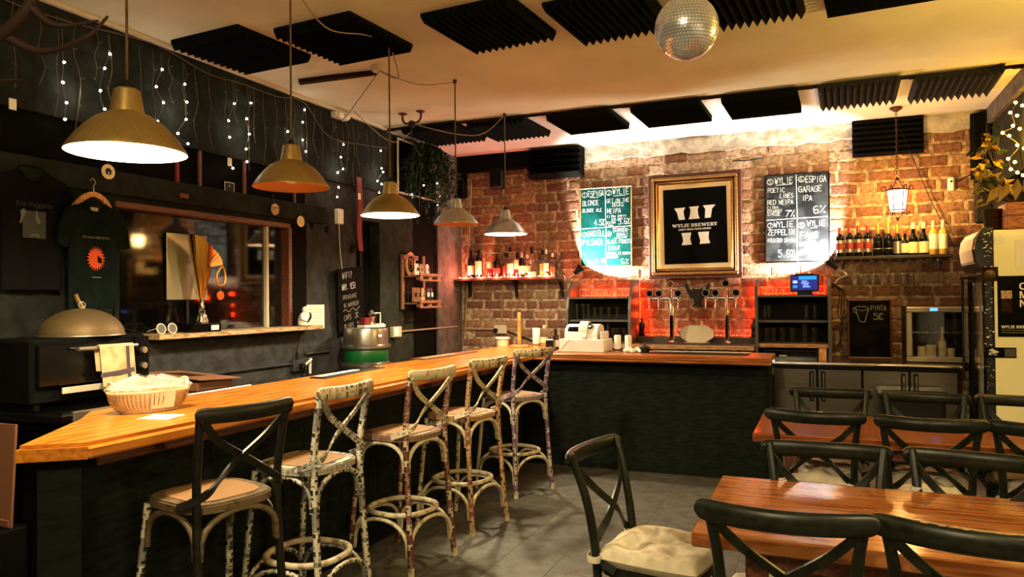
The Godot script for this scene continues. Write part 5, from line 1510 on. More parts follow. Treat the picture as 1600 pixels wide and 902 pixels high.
	solo("leaning_pole", gtube([Vector3(-4.0, 1.1, -8.03), Vector3(-3.9, 3.04, -8.05)], 0.009, 8), M.cable, "thin pale pole standing upright in the left wall corner beside the spirits shelf", "pole")
	solo("slack_wire", gtube([Vector3(0.72, 3.1, -8.02), Vector3(0.95, 2.45, -8.04), Vector3(1.16, 1.93, -8.03)], 0.004, 6), M.iron, "dark wire running slantwise from the wall panel to the fridge", "cable")

func frame_bars(g: G, hw: float, hh: float, w: float, d: float) -> void:
	g.box(Vector3(0, hh - w / 2, d / 2), Vector3(hw * 2, w, d), 0.008)
	g.box(Vector3(0, -hh + w / 2, d / 2), Vector3(hw * 2, w, d), 0.008)
	g.box(Vector3(hw - w / 2, 0, d / 2), Vector3(w, hh * 2 - w * 2, d), 0.008)
	g.box(Vector3(-hw + w / 2, 0, d / 2), Vector3(w, hh * 2 - w * 2, d), 0.008)

func menu_board(called: String, c: Vector3, w: float, h: float, m: Material, fm: Material, label: String, quarters: Array, mid: float) -> void:
	var t := thing(called, label, "chalkboard", c, 0.0, "menu boards")
	t.rotation.z = -0.008
	part("board", gbox(Vector3(0, 0, 0), Vector3(w - 0.02, h - 0.02, 0.014)), m, t)
	var f := G.new()
	frame_bars(f, w / 2, h / 2, 0.014, 0.024)
	part("frame", f, fm, t, at(Vector3(0, 0, -0.01)))
	var g := G.new()
	stroke(g, [Vector3(-0.005, h / 2 - 0.015, 0), Vector3(0.004, 0, 0), Vector3(0.0, -h / 2 + 0.015, 0)], 0.006)
	stroke(g, [Vector3(-w / 2 + 0.02, -0.015, 0), Vector3(0, -0.005, 0), Vector3(w / 2 - 0.02, 0.0, 0)], 0.006)
	part("chalk_lines", g, M.chalk, t, at(Vector3(0, 0, 0.0078)))
	for q in quarters:
		for l in q:
			g = G.new()
			write(g, l)
			part("chalk_lettering", g, M.chalk, t, at(Vector3(0, 0, 0.0078)))

func write(g: G, l: Array) -> void:
	var s: String = l[0]
	if s == "_":
		stroke(g, [Vector3(l[1], l[2], 0), Vector3(l[1] + l[3], l[2] + 0.004, 0)], 0.004)
	elif s.begins_with("("):
		chalk(g, s.substr(1), l[1] + 0.016, l[2], l[3] * 0.75, 0.03)
		stroke(g, ring2(l[1] + 0.029, l[2] + l[3] * 0.38, l[3] * 0.55), 0.004)
	else:
		chalk(g, s, l[1], l[2], l[3], l[4])

func left_things() -> void:
	# oven with towel and wire dome
	var t := thing("oven", "black countertop oven with round silver knobs behind the left bar end", "oven", Vector3(-3.45, 1.02, -2.68))
	part("body", gspan(Vector3(-0.4, 0.015, -0.32), Vector3(-0.02, 0.33, 0.33), 0.012), M.wall_black, t)
	part("door", gspan(Vector3(-0.02, 0.1, -0.22), Vector3(0.005, 0.305, 0.31), 0.006), M.black_gloss, t)
	part("control_panel", gspan(Vector3(-0.02, 0.02, -0.32), Vector3(0.004, 0.32, -0.23), 0.004), M.wall_black, t)
	for y in [0.245, 0.16, 0.075]:
		part("knob", glathe([[0.019, 0.0], [0.017, 0.02], [0.0, 0.022]], 16, Vector3(0.004, y, -0.275), Basis(Vector3.BACK, -PI / 2)), M.silver, t)
	part("handle", gtube([Vector3(0.05, 0.277, -0.2), Vector3(0.05, 0.277, 0.14)], 0.011, 10), M.silver, t)
	for z in [-0.18, 0.12]:
		part("handle_post", gtube([Vector3(0.0, 0.277, z), Vector3(0.05, 0.277, z)], 0.007, 8), M.silver, t)
	part("name_strip", gspan(Vector3(0.0, 0.058, -0.2), Vector3(0.008, 0.09, 0.19), 0.002), M.off_white, t)
	for z in [-0.28, 0.28]:
		part("foot", gbox(Vector3(-0.2, 0.008, z), Vector3(0.3, 0.016, 0.03)), M.black, t)
	t = thing("tea_towel", "cream tea towel with dark stripes hanging over the oven handle", "towel", Vector3(-3.395, 1.297, -2.745))
	var w := 0.2
	var front := towel_sheet(w, 0.2, 0.013, 0.06)
	part("front_fold", front, M.towel, t)
	part("rear_fold", towel_sheet(w * 0.9, 0.12, -0.013, 0.05), M.towel, t, at(Vector3(-0.003, 0, 0.02)))
	var g := G.new()
	var arcp := []
	for i in 7:
		var a := PI * i / 6
		arcp.append(Vector3(cos(a) * 0.013 + (-0.0), sin(a) * 0.0135, 0))
	g.ribbon(arcp, Vector3.BACK, w, 0.003)
	part("roll", g, M.towel, t)
	g = G.new()
	g.ribbon([Vector3(0.0158, 0.0, -0.06), Vector3(0.0175, -0.1, -0.065), Vector3(0.0195, -0.196, -0.075)], Vector3.BACK, 0.018, 0.003)
	g.ribbon([Vector3(0.0185, -0.14, 0.097), Vector3(0.0185, -0.135, 0.0), Vector3(0.0185, -0.125, -0.1)], Vector3.UP, 0.022, 0.003)
	part("stripes", g, M.towel_stripe, t)
	t = thing("wire_dome", "brown wire mesh food dome with a ring handle on top of the oven", "food cover", Vector3(-3.65, 1.351, -2.75))
	var p := []
	for i in 11:
		var a := PI / 2 * i / 10
		p.append([0.205 * cos(a), 0.145 * sin(a)])
	part("mesh", glathe(p, 32), M.mesh_dome, t)
	part("rim", gtube(ring_at(Vector3(0, 0.003, 0), 0.206, 32), 0.005, 6, true), M.silver, t)
	part("ring", gtube(circle_xy(Vector3(0, 0.163, 0), 0.016, 14), 0.003, 6, true), M.silver, t, at(Vector3.ZERO, 60))
	t = thing("brass_cup", "small brass cup with a horn-shaped handle behind the wire dome", "cup", Vector3(-3.9, 1.345, -2.98))
	part("bowl", glathe([[0.0, 0.0], [0.03, 0.0], [0.012, 0.03], [0.01, 0.05], [0.035, 0.08], [0.045, 0.12], [0.04, 0.12], [0.0, 0.085]], 16), M.brass, t)
	part("horn", gtube(curve([Vector3(0, 0.1, 0.02), Vector3(0.0, 0.15, 0.04), Vector3(0.0, 0.2, 0.07), Vector3(0, 0.23, 0.08)], 5), [0.016, 0.016, 0.015, 0.015, 0.014, 0.014, 0.013, 0.013, 0.013, 0.012, 0.012, 0.012, 0.011, 0.011, 0.011, 0.01], 8), M.brass, t)
	part("handle", gtube(curve([Vector3(0.0, 0.1, -0.035), Vector3(0.0, 0.13, -0.07), Vector3(0.0, 0.08, -0.075), Vector3(0.0, 0.05, -0.02)], 5), 0.006, 6), M.brass, t)
	t = thing("cup_shelf", "small dark wall shelf under the brass cup", "shelf", Vector3(-3.97, 1.33, -3.0))
	part("plank", gbox(Vector3.ZERO, Vector3(0.26, 0.028, 0.3), 0.004), M.wall_black, t)
	t = thing("pizza_box", "brown cardboard pizza box with its lid ajar on the dark worktop", "box", Vector3(-3.48, 1.02, -3.28), 0)
	part("tray", gspan(Vector3(-0.2, 0.0, -0.13), Vector3(0.24, 0.05, 0.14), 0.004), M.kraft, t)
	part("lid", gbox(Vector3(0.02, 0.07, -0.01), Vector3(0.5, 0.008, 0.33), 0.002, Basis(Vector3.RIGHT, -0.06) * Basis(Vector3.BACK, -0.05)), M.kraft, t)
	part("lid_print", gbox(Vector3(0.0, 0.0765, -0.01), Vector3(0.2, 0.001, 0.12), 0.0, Basis(Vector3.RIGHT, -0.06) * Basis(Vector3.BACK, -0.05)), M.trim_dark, t)
	# trophy and things on the window sill
	t = thing("trophy", "gold trophy cup with slanted rim and ribbon medals on the window sill", "trophy", Vector3(-4.01, 1.3125, -3.93))
	part("plinth", gbox(Vector3(0, 0.03, 0), Vector3(0.12, 0.06, 0.24), 0.003), M.black_gloss, t)
	part("plate", gbox(Vector3(0.061, 0.03, -0.06), Vector3(0.002, 0.034, 0.07)), M.paper, t)
	part("stem", glathe([[0.0, 0.06], [0.042, 0.06], [0.044, 0.08], [0.034, 0.1], [0.036, 0.115], [0.022, 0.135], [0.028, 0.145], [0.016, 0.165], [0.02, 0.178], [0.012, 0.195], [0.016, 0.23], [0.0, 0.23]], 20), M.chrome, t)
	g = G.new()
	# tall cone cut off by a slanting rim
	var nseg := 24
	var cup := func(i: int, f: float) -> Vector3:
		var a := TAU * i / nseg
		var tilt := cos(a)
		var hh := 0.48 + 0.07 * -sin(a) * -1.0
		var r := lerpf(0.014, 0.105, pow(f, 0.9))
		return Vector3(cos(a) * r * 0.6, 0.225 + (hh - 0.1) * f + 0.02 * tilt * f, sin(a) * r)
	for i in nseg:
		for k in 6:
			var a: Vector3 = cup.call(i, k / 6.0)
			var b: Vector3 = cup.call(i + 1, k / 6.0)
			var c: Vector3 = cup.call(i + 1, (k + 1) / 6.0)
			var d: Vector3 = cup.call(i, (k + 1) / 6.0)
			var o := Vector3(a.x + b.x, 0.0, a.z + b.z)
			g.quad(a, b, c, d, o)
	part("cup", g, M.gold, t)
	g = G.new()
	for i in 5:
		g.prism([Vector2(0.0, 0.0), Vector2(0.02, 0.0), Vector2(0.075, 0.1), Vector2(0.04, 0.12)], -0.002, 0.002, Transform3D(Basis(Vector3.UP, PI / 2) * Basis(Vector3.BACK, -0.9 + i * 0.25), Vector3(0.05 - i * 0.004, 0.47, -0.02)))
	part("fan", g, M.gold, t)
	part("wreath_ring", gtube(curve([Vector3(0.055, 0.42, -0.09), Vector3(0.058, 0.46, -0.13), Vector3(0.055, 0.41, -0.16), Vector3(0.058, 0.34, -0.15), Vector3(0.055, 0.33, -0.1), Vector3(0.055, 0.38, -0.08), Vector3(0.055, 0.42, -0.09)], 5), 0.008, 6), M.foil, t)
	part("medal", glathe([[0.0, -0.003], [0.033, -0.003], [0.033, 0.003], [0.0, 0.003]], 20, Vector3(0.06, 0.255, -0.11), Basis(Vector3.BACK, PI / 2)), M.gold, t)
	part("ribbon", gtube([Vector3(0.06, 0.28, -0.11), Vector3(0.058, 0.35, -0.12)], 0.004, 6), M.towel_stripe, t)
	t = thing("sunglasses", "white framed sunglasses lying at the left end of the window sill", "sunglasses", Vector3(-4.0, 1.3125, -3.62))
	for z in [0.045, -0.045]:
		part("lens", glathe([[0.0, -0.002], [0.032, -0.002], [0.032, 0.002], [0.0, 0.002]], 16, Vector3(0.0, 0.034, z), Basis(Vector3.BACK, PI / 2 + 0.2)), M.unit_grey, t)
		part("rim", gtube(ring_at(Vector3.ZERO, 0.034, 16), 0.005, 6, true), M.off_white, t, Transform3D(Basis(Vector3.BACK, PI / 2 + 0.2), Vector3(0, 0.036, z)))
		part("temple", gtube([Vector3(0, 0.04, z * 1.8), Vector3(-0.09, 0.02, z * 1.6)], 0.004, 6), M.off_white, t)
	t = thing("figurine", "small white seated figurine with a dark sash at the right end of the window sill", "figurine", Vector3(-3.99, 1.3125, -5.02))
	g = G.new()
	g.lathe([[0.0, 0.0], [0.05, 0.0], [0.058, 0.02], [0.055, 0.06], [0.04, 0.1], [0.018, 0.118], [0.0, 0.12]], 18)
	g.ball(Vector3(0.004, 0.138, 0), 0.027, 14)
	for s in [-1, 1]:
		g.tube(curve([Vector3(0, 0.1, s * 0.03), Vector3(0.02, 0.065, s * 0.06), Vector3(0.05, 0.045, s * 0.03)], 5), 0.013, 8)
	part("body", g, M.white, t)
	part("sash", gtube(curve([Vector3(0.03, 0.105, -0.03), Vector3(0.058, 0.07, 0.0), Vector3(0.055, 0.035, 0.035)], 5), 0.009, 6), M.black, t)
	part("base", glathe([[0.0, -0.0], [0.055, 0.0], [0.055, 0.006], [0.0, 0.006]], 16), M.black, t)
	t = thing("window_sheet", "shiny brass-coloured sheet standing behind the trophy against the window glass", "metal sheet", Vector3(-4.13, 1.54, -3.917))
	part("sheet", gbox(Vector3(0, 0.23, 0), Vector3(0.006, 0.46, 0.36), 0.002), M.brass_sheet, t)
	part("sticker", gbox(Vector3(0.004, 0.395, -0.14), Vector3(0.002, 0.022, 0.05)), M.trim_dark, t)
	part("prop", gbox(Vector3(0.0, -0.113, 0), Vector3(0.006, 0.228, 0.02)), M.iron, t)
	# shirts on the wall
	shirt(Vector3(-4.035, 2.26, -2.74), 0.4, "black tee shirt with a grey band print, farthest left on the wall", M.tee_black, 0)
	shirt(Vector3(-3.985, 2.115, -3.08), 0.38, "dark green tee shirt with an orange sun print on a wooden hanger", M.tee, 1)
	# round coasters hanging on the lintel
	var i := 0
	for c in [[2.326, -3.205, "round white beer mat with a black dot hanging below the nearest lamp"], [2.255, -4.698, "round tan beer mat hanging from the window lintel, left of the pale one"], [2.187, -5.012, "round pale beer mat hanging at the right end of the window lintel"]]:
		t = thing("beer_mat", c[2], "beer mat", Vector3(-4.02, c[0], c[1]), 0, "beer mats on the window lintel")
		var bs := Basis(Vector3.BACK, -PI / 2)
		part("disc", glathe([[0.0, -0.002], [0.046, -0.002], [0.046, 0.002], [0.0, 0.002]], 24, Vector3.ZERO, bs), M.cream if i != 1 else M.sill_wood, t)
		part("print", glathe([[0.02 if i else 0.0, 0.0025], [0.022, 0.0025]], 20, Vector3.ZERO, bs), M.black if i == 0 else M.frame_wood, t)
		part("thread", gtube([Vector3(0, 0.045, 0), Vector3(-0.02, 0.12, 0)], 0.0015, 5), M.wire, t)
		if i == 0:
			words("2", 0.02, M.cream, t, Transform3D(Basis(Vector3.UP, PI / 2), Vector3(0.0035, -0.01, 0)), "Droid Sans", true)
		i += 1
	t = thing("wifi_sign", "small black WiFi sign with a white border above the window", "sign", Vector3(-4.075, 2.358, -4.26))
	part("plate", gbox(Vector3.ZERO, Vector3(0.008, 0.112, 0.1)), M.black, t)
	g = G.new()
	frame_bars(g, 0.049, 0.055, 0.004, 0.002)
	part("border", g, M.white, t, at(Vector3(0.004, 0, 0), 90))
	words("WiFi", 0.034, M.white, t, Transform3D(Basis(Vector3.UP, PI / 2), Vector3(0.0045, -0.03, 0)), "Droid Sans", true)
	g = G.new()
	for r in [0.006, 0.012]:
		var ar := []
		for k in 7:
			var a := PI * 0.25 + PI * 0.5 * k / 6
			ar.append(Vector3(cos(a) * r, sin(a) * r, 0))
		stroke(g, ar, 0.003)
	part("waves", g, M.white, t, at(Vector3(0.0055, 0.018, 0), 90))
	t = thing("small_plaque", "tiny reddish plaque on the lintel above the window", "plaque", Vector3(-4.045, 2.255, -3.81))
	part("plate", gbox(Vector3.ZERO, Vector3(0.012, 0.032, 0.075), 0.002), M.frame_wood, t)
	part("print", gbox(Vector3(0.007, 0, 0), Vector3(0.001, 0.014, 0.05)), M.red_label, t)
	# paper notice
	t = thing("paper_notice", "white printed notice taped to the grey wall right of the window", "notice", Vector3(-4.092, 1.382, -5.275))
	part("sheet", gbox(Vector3.ZERO, Vector3(0.003, 0.21, 0.28)), M.paper, t)
	g = G.new()
	for k in 6:
		for q in 5:
			var ln := rng.randf_range(0.02, 0.036)
			stroke(g, [Vector3(-0.1 + q * 0.042, 0.065 - k * 0.027, 0), Vector3(-0.1 + q * 0.042 + ln * (0.6 if k == 5 else 1.0), 0.065 - k * 0.027, 0)], 0.007)
	part("print", g, M.off_white, t, at(Vector3(0.002, 0, 0), 90))
	# leaning chalkboard
	t = thing("wifi_board", "tall black chalkboard with wifi message leaning on the wall above the keg", "chalkboard", Vector3(-4.035, 1.525, -5.735))
	t.rotation = Vector3(0.12, 0, 0)
	t.rotation.z = -0.06
	part("board", gbox(Vector3.ZERO, Vector3(0.014, 0.6, 0.4), 0.003), M.board_black, t)
	for q in [["WIFI?", -0.13, 0.21, 0.055, 0.15], ["WHY, YES!", -0.14, 0.105, 0.055, 0.22], ["BREWSHARE", -0.13, 0.02, 0.036, 0.22], ["WE WANTBEER", -0.12, -0.055, 0.034, 0.24]]:
		g = G.new()
		write(g, q)
		part("chalk_lettering", g, M.chalk if q[3] > 0.05 else M.chalk_dim, t, at(Vector3(0.0085, 0, 0), 90))
	g = G.new()
	var wav := []
	for k in 17: wav.append(Vector3(-0.13 + k * 0.0165, -0.09 + 0.014 * sin(k * 0.9), 0))
	stroke(g, wav, 0.004)
	part("chalk_wave", g, M.chalk_dim, t, at(Vector3(0.0085, 0, 0), 90))
	for q in [["CAPS  2€", -0.12, -0.175, 0.045, 0.23], ["OLIVES  2€", -0.12, -0.26, 0.045, 0.25]]:
		g = G.new()
		write(g, q)
		part("chalk_lettering", g, M.chalk_dim, t, at(Vector3(0.0085, 0, 0), 90))
	# keg
	t = thing("beer_keg", "steel beer keg with a green band on the cupboard by the wall", "keg", Vector3(-3.8, 0.67, -5.63))
	var kp := [[0.0, 0.0], [0.17, 0.0], [0.2, 0.02], [0.2, 0.15], [0.208, 0.165], [0.2, 0.18], [0.195, 0.25], [0.222, 0.268], [0.222, 0.288], [0.195, 0.305], [0.195, 0.41], [0.222, 0.428], [0.222, 0.448], [0.2, 0.46], [0.2, 0.57], [0.192, 0.6], [0.18, 0.6], [0.18, 0.52], [0.0, 0.51]]
	part("barrel", glathe(kp, 40), M.keg_steel, t)
	part("green_band", glathe([[0.197, 0.308], [0.199, 0.315], [0.199, 0.4], [0.197, 0.408]], 40), M.keg_green, t, Transform3D(), "green painted band")
	part("handle_slot", gbox(Vector3(0.19, 0.535, 0.055), Vector3(0.02, 0.03, 0.1), 0.009, Basis(Vector3.UP, 0.25)), M.white, t)
	t = thing("kettle_shelf", "narrow white wall shelf above the keg", "shelf", Vector3(-4.03, 1.27, -6.03))
	part("plank", gbox(Vector3.ZERO, Vector3(0.14, 0.03, 0.36), 0.004), M.white, t)
	part("bracket", gspan(Vector3(0.06, -0.4, -0.19), Vector3(0.075, -0.015, -0.175)), M.silver, t)
	t = thing("moka_pot", "small silver coffee pot and lid on the white shelf above the keg", "coffee pot", Vector3(-4.02, 1.2855, -6.05))
	part("pot", glathe([[0.0, 0.0], [0.045, 0.0], [0.035, 0.05], [0.05, 0.1], [0.0, 0.11]], 8), M.chrome, t)
	part("lid", glathe([[0.045, 0.1], [0.02, 0.125], [0.012, 0.14], [0.0, 0.14]], 12), M.silver, t)
	part("handle", gtube(curve([Vector3(0.0, 0.09, -0.045), Vector3(0, 0.1, -0.09), Vector3(0, 0.03, -0.09)], 5), 0.006, 6), M.black, t)
	t = thing("red_tin", "small red tin at the left end of the white shelf", "tin", Vector3(-4.01, 1.2855, -5.93))
	part("can", gbox(Vector3(0, 0.032, 0), Vector3(0.06, 0.062, 0.085), 0.006), M.red, t)
	part("lid", gbox(Vector3(0, 0.066, 0), Vector3(0.062, 0.008, 0.087), 0.003), M.red_label, t)
	t = thing("wire_stand", "white bent wire stand at the right end of the white shelf", "stand", Vector3(-4.01, 1.2855, -6.15))
	part("frame", gtube([Vector3(0, 0.0, -0.04), Vector3(0, 0.11, -0.04), Vector3(0, 0.11, 0.06)], 0.007, 6), M.white, t)
	part("foot", gbox(Vector3(0, 0.004, -0.03), Vector3(0.06, 0.008, 0.05)), M.white, t)
	# pallet shelf with bags
	t = thing("pallet_shelf", "two-tier snack shelf made of small orange pallets on the dark wall", "shelf", Vector3(-4.09, 1.43, -6.93))
	for lev in [0.0, 0.285]:
		for s in [-1, 0, 1]:
			part("block", gbox(Vector3(0.21, lev + 0.035, s * 0.19 + (-0.2 if false else 0.0)), Vector3(0.05, 0.05, 0.06), 0.003), M.pallet_wood, t)
		part("slat", gbox(Vector3(0.235, lev + 0.068, 0), Vector3(0.022, 0.03, 0.46), 0.003), M.pallet_wood, t)
		part("slat", gbox(Vector3(0.235, lev + 0.01, 0), Vector3(0.022, 0.02, 0.46), 0.003), M.pallet_wood, t)
		part("deck", gbox(Vector3(0.11, lev + 0.05, 0), Vector3(0.2, 0.018, 0.44), 0.003), M.pallet_wood, t)
		part("void_shade_sheet", gbox(Vector3(0.2, lev + 0.035, 0), Vector3(0.01, 0.04, 0.4)), M.unit_dark, t)  # dark sheet added as the shade inside the pallet opening
	for s in [-1, 1]:
		part("upright", gbox(Vector3(0.02, 0.28, s * 0.22), Vector3(0.024, 0.58, 0.05), 0.003), M.pallet_wood, t)
	part("head_slat", gbox(Vector3(0.04, 0.54, 0.08), Vector3(0.02, 0.05, 0.3), 0.003), M.pallet_wood, t)
	t = thing("oval_sign", "oval wooden sign with a brown seal standing on the pallet shelf", "sign", Vector3(-4.05, 1.9, -6.84))
	var ov := []
	for k in 28: ov.append(Vector2(cos(TAU * k / 28) * 0.1, sin(TAU * k / 28) * 0.13))
	g = G.new()
	g.prism(ov, -0.008, 0.008, Transform3D(Basis(Vector3.UP, PI / 2), Vector3.ZERO))
	part("plate", g, M.pale_wood, t)
	part("seal_ring", gtube(ring_at(Vector3.ZERO, 0.058, 24), 0.009, 6, true), M.trim_dark, t, Transform3D(Basis(Vector3.BACK, -PI / 2).scaled(Vector3(1, 1.3, 1)), Vector3(0.008, 0, 0)))
	g = G.new()
	g.ball(Vector3(0.008, 0, 0), Vector3(0.004, 0.05, 0.036), 14)
	part("seal", g, M.frame_wood, t)
	i = 0
	for b in [[1.784, -6.83, 0, "white"], [1.784, -6.93, 1, "white"], [1.784, -7.06, 0, "white"], [1.499, -6.78, 2, "brown"], [1.499, -6.87, 2, "brown"], [1.499, -6.96, 1, "tan"], [1.499, -7.05, 3, "black"], [1.499, -7.13, 3, "black"]]:
		var pos: String = ["left of the upper tier", "middle of the upper tier", "right of the upper tier", "left end of the lower tier", "second on the lower tier", "middle of the lower tier", "right of the tan bag", "right end of the lower tier"][i]
		t = thing("snack_bag", "%s snack bag on the pallet shelf, %s" % [b[3], pos], "snack bag", Vector3(-3.97, b[0] - 0.0, b[1]), 6.0 * (i % 3 - 1), "snack bags on the pallet shelf")
		var h := 0.15 if b[0] < 1.6 else 0.12
		part("pouch", pouch(0.075, h), [M.paper, M.sill_wood, M.kraft, M.black][b[2]], t)
		part("label", gbox(Vector3(0.0225, h * 0.5, 0), Vector3(0.002, h * 0.3, 0.04), 0.001), [M.black, M.frame_wood, M.trim_dark, M.paper][b[2]], t)
		i += 1
	# electrical bits on the left wall
	t = thing("wall_socket", "pale surface-mounted socket box below the white shelf", "outlet", Vector3(-4.075, 1.19, -6.58))
	part("box", gbox(Vector3.ZERO, Vector3(0.05, 0.11, 0.16), 0.006), M.off_white, t)
	part("plate", gbox(Vector3(0.027, 0, 0.03), Vector3(0.006, 0.09, 0.08), 0.003), M.white, t)
	part("conduit", gtube([Vector3(0, 0.0, -0.08), Vector3(0, 0.0, -1.4)], 0.01, 8), M.cable, t)
	part("drop_cable", gtube(curve([Vector3(0.01, -0.05, 0.02), Vector3(0.03, -0.18, 0.05), Vector3(0.02, -0.3, 0.1)], 5), 0.008, 6), M.black, t)
	t = thing("plug_socket", "dark wall socket with a white plug low on the left wall", "outlet", Vector3(-4.08, 0.98, -5.05))
	part("box", gbox(Vector3.ZERO, Vector3(0.04, 0.1, 0.18), 0.006), M.wall_grey, t)
	part("plug", gtube(curve([Vector3(0.03, 0.0, -0.05), Vector3(0.06, 0.04, -0.08), Vector3(0.03, 0.03, -0.11), Vector3(0.03, -0.08, -0.11)], 5), 0.012, 8), M.white, t)
	part("black_plug", gbox(Vector3(0.04, -0.01, 0.0), Vector3(0.05, 0.05, 0.05), 0.01), M.black, t)
	part("conduit", gtube([Vector3(0, 0.02, 0.09), Vector3(0, 0.02, 1.6)], 0.01, 8), M.wall_grey, t)
	part("right_conduit", gtube([Vector3(0, 0.09, -0.09), Vector3(0, 0.09, -0.42)], 0.012, 8), M.wall_grey, t)
	t = thing("thin_cable", "thin black cable with a switch running down below the figurine", "cable", Vector3(-4.08, 1.28, -5.03))
	part("lead", gtube(curve([Vector3(0.05, 0.03, 0), Vector3(0.01, -0.1, 0), Vector3(0.0, -0.35, 0.02), Vector3(0, -0.6, 0.03)], 5), 0.004, 6), M.black, t)
	part("switch", gbox(Vector3(0.006, -0.22, 0.005), Vector3(0.02, 0.06, 0.026), 0.006), M.black, t)
	t = thing("door_phone", "white box on the grey wall with a cable hanging down to the chalkboard", "intercom", Vector3(-4.075, 2.29, -5.62))
	part("box", gbox(Vector3.ZERO, Vector3(0.05, 0.14, 0.085), 0.008), M.white, t)
	part("cable", gtube(curve([Vector3(0.0, -0.07, 0.0), Vector3(0.0, -0.3, -0.01), Vector3(0.01, -0.5, -0.03)], 5), 0.005, 6), M.off_white, t)
	i = 0
	for q in [[2.185, -5.27, "round dark wall knob beside the pale beer mat", 0.04], [2.16, -5.47, "narrow dark oval plate on the grey wall", 0.03], [2.01, -6.05, "round dark wall knob near the red strap", 0.045]]:
		t = thing("wall_fitting", q[2], "wall fitting", Vector3(-4.097 if i < 2 else -4.097, q[0], q[1] if i < 2 else -5.86))
		var bs := Basis(Vector3.BACK, -PI / 2)
		part("rosette", glathe([[q[3], 0.0], [q[3] * 0.95, 0.012], [q[3] * 0.6, 0.016], [0.0, 0.016]], 20, Vector3.ZERO, bs), M.unit_dark, t)
		part("button", glathe([[q[3] * 0.4, 0.016], [q[3] * 0.35, 0.026], [0.0, 0.028]], 14, Vector3.ZERO, bs), M.iron, t)
		i += 1
	g = G.new()
	g.ribbon(curve([Vector3(-4.05, 2.69, -5.9), Vector3(-4.04, 2.4, -5.905), Vector3(-4.05, 2.2, -5.9), Vector3(-4.04, 1.99, -5.91)], 5), Vector3.BACK, 0.075, 0.012)
	solo("red_pennant", g, M.red, "narrow red cloth strap hanging on the wall left of the lit third lamp", "strap")
	# plant board near the ceiling
	t = thing("plant_board", "black board with a pale frame high on the left wall behind the plant", "board", Vector3(-4.06, 2.92, -7.01))
	part("panel", gbox(Vector3.ZERO, Vector3(0.02, 0.56, 0.8)), M.wall_black, t)
	g = G.new()
	frame_bars(g, 0.42, 0.29, 0.022, 0.02)
	part("frame", g, M.trim, t, at(Vector3(0.002, 0, 0), 90))
	plant(Vector3(-3.93, 3.02, -7.0), "bushy green trailing plant hanging high in the left corner", 2100, 0.44, 0.24, M.leaf_dark)
	antlers()
	# far left, behind the bar end
	t = thing("cardboard_sheet", "brown cardboard sheet standing behind the bar end at the left picture edge", "cardboard", Vector3(-3.56, 0.52, -2.2))
	part("sheet", gbox(Vector3(0, 0.23, 0), Vector3(0.4, 0.46, 0.012), 0.001, Basis(Vector3.RIGHT, -0.05)), M.kraft, t)
	part("flap", gbox(Vector3(0.0, 0.02, 0.012), Vector3(0.38, 0.03, 0.02), 0.001), M.kraft, t)
	t = thing("black_crate", "black plastic crate under the cardboard sheet behind the bar end", "crate", Vector3(-3.6, 0, -2.16))
	part("walls", gbox(Vector3(0, 0.26, 0), Vector3(0.5, 0.518, 0.2), 0.01), M.wall_black, t)
	part("rim", gbox(Vector3(0, 0.5, 0.105), Vector3(0.5, 0.03, 0.012), 0.003), M.unit_dark, t)

func towel_sheet(w: float, h: float, x: float, lean: float) -> G:
	var g := G.new()
	var n := 10
	for i in n:
		for j in n:
			var q := []
			for c in [[0, 0], [1, 0], [1, 1], [0, 1]]:
				var a := float(i + c[0]) / n
				var b := float(j + c[1]) / n
				q.append(Vector3(x + 0.003 * sin(a * 9.0) * b + signf(x) * 0.003 * b, -h * b - a * 0.018 * b, (a - 0.5) * -w - lean * 0.3 * b))
			g.quad(q[0], q[1], q[2], q[3], Vector3(1, 0, 0))
	return g

func pouch(w: float, h: float) -> G:
	var g := G.new()
	var n := 8
	for s in [-1, 1]:
		for i in n:
			for j in n:
				var q := []
				for c in [[0, 0], [1, 0], [1, 1], [0, 1]]:
					var a := float(i + c[0]) / n
					var b := float(j + c[1]) / n
					var puff := 0.022 * pow(sin(PI * a), 0.6) * pow(maxf(0.0, 1.0 - pow(b, 4.0)), 0.7)
					q.append(Vector3(s * puff, h * b, (a - 0.5) * w))
				g.quad(q[0], q[1], q[2], q[3], Vector3(s, 0, 0))
	return g

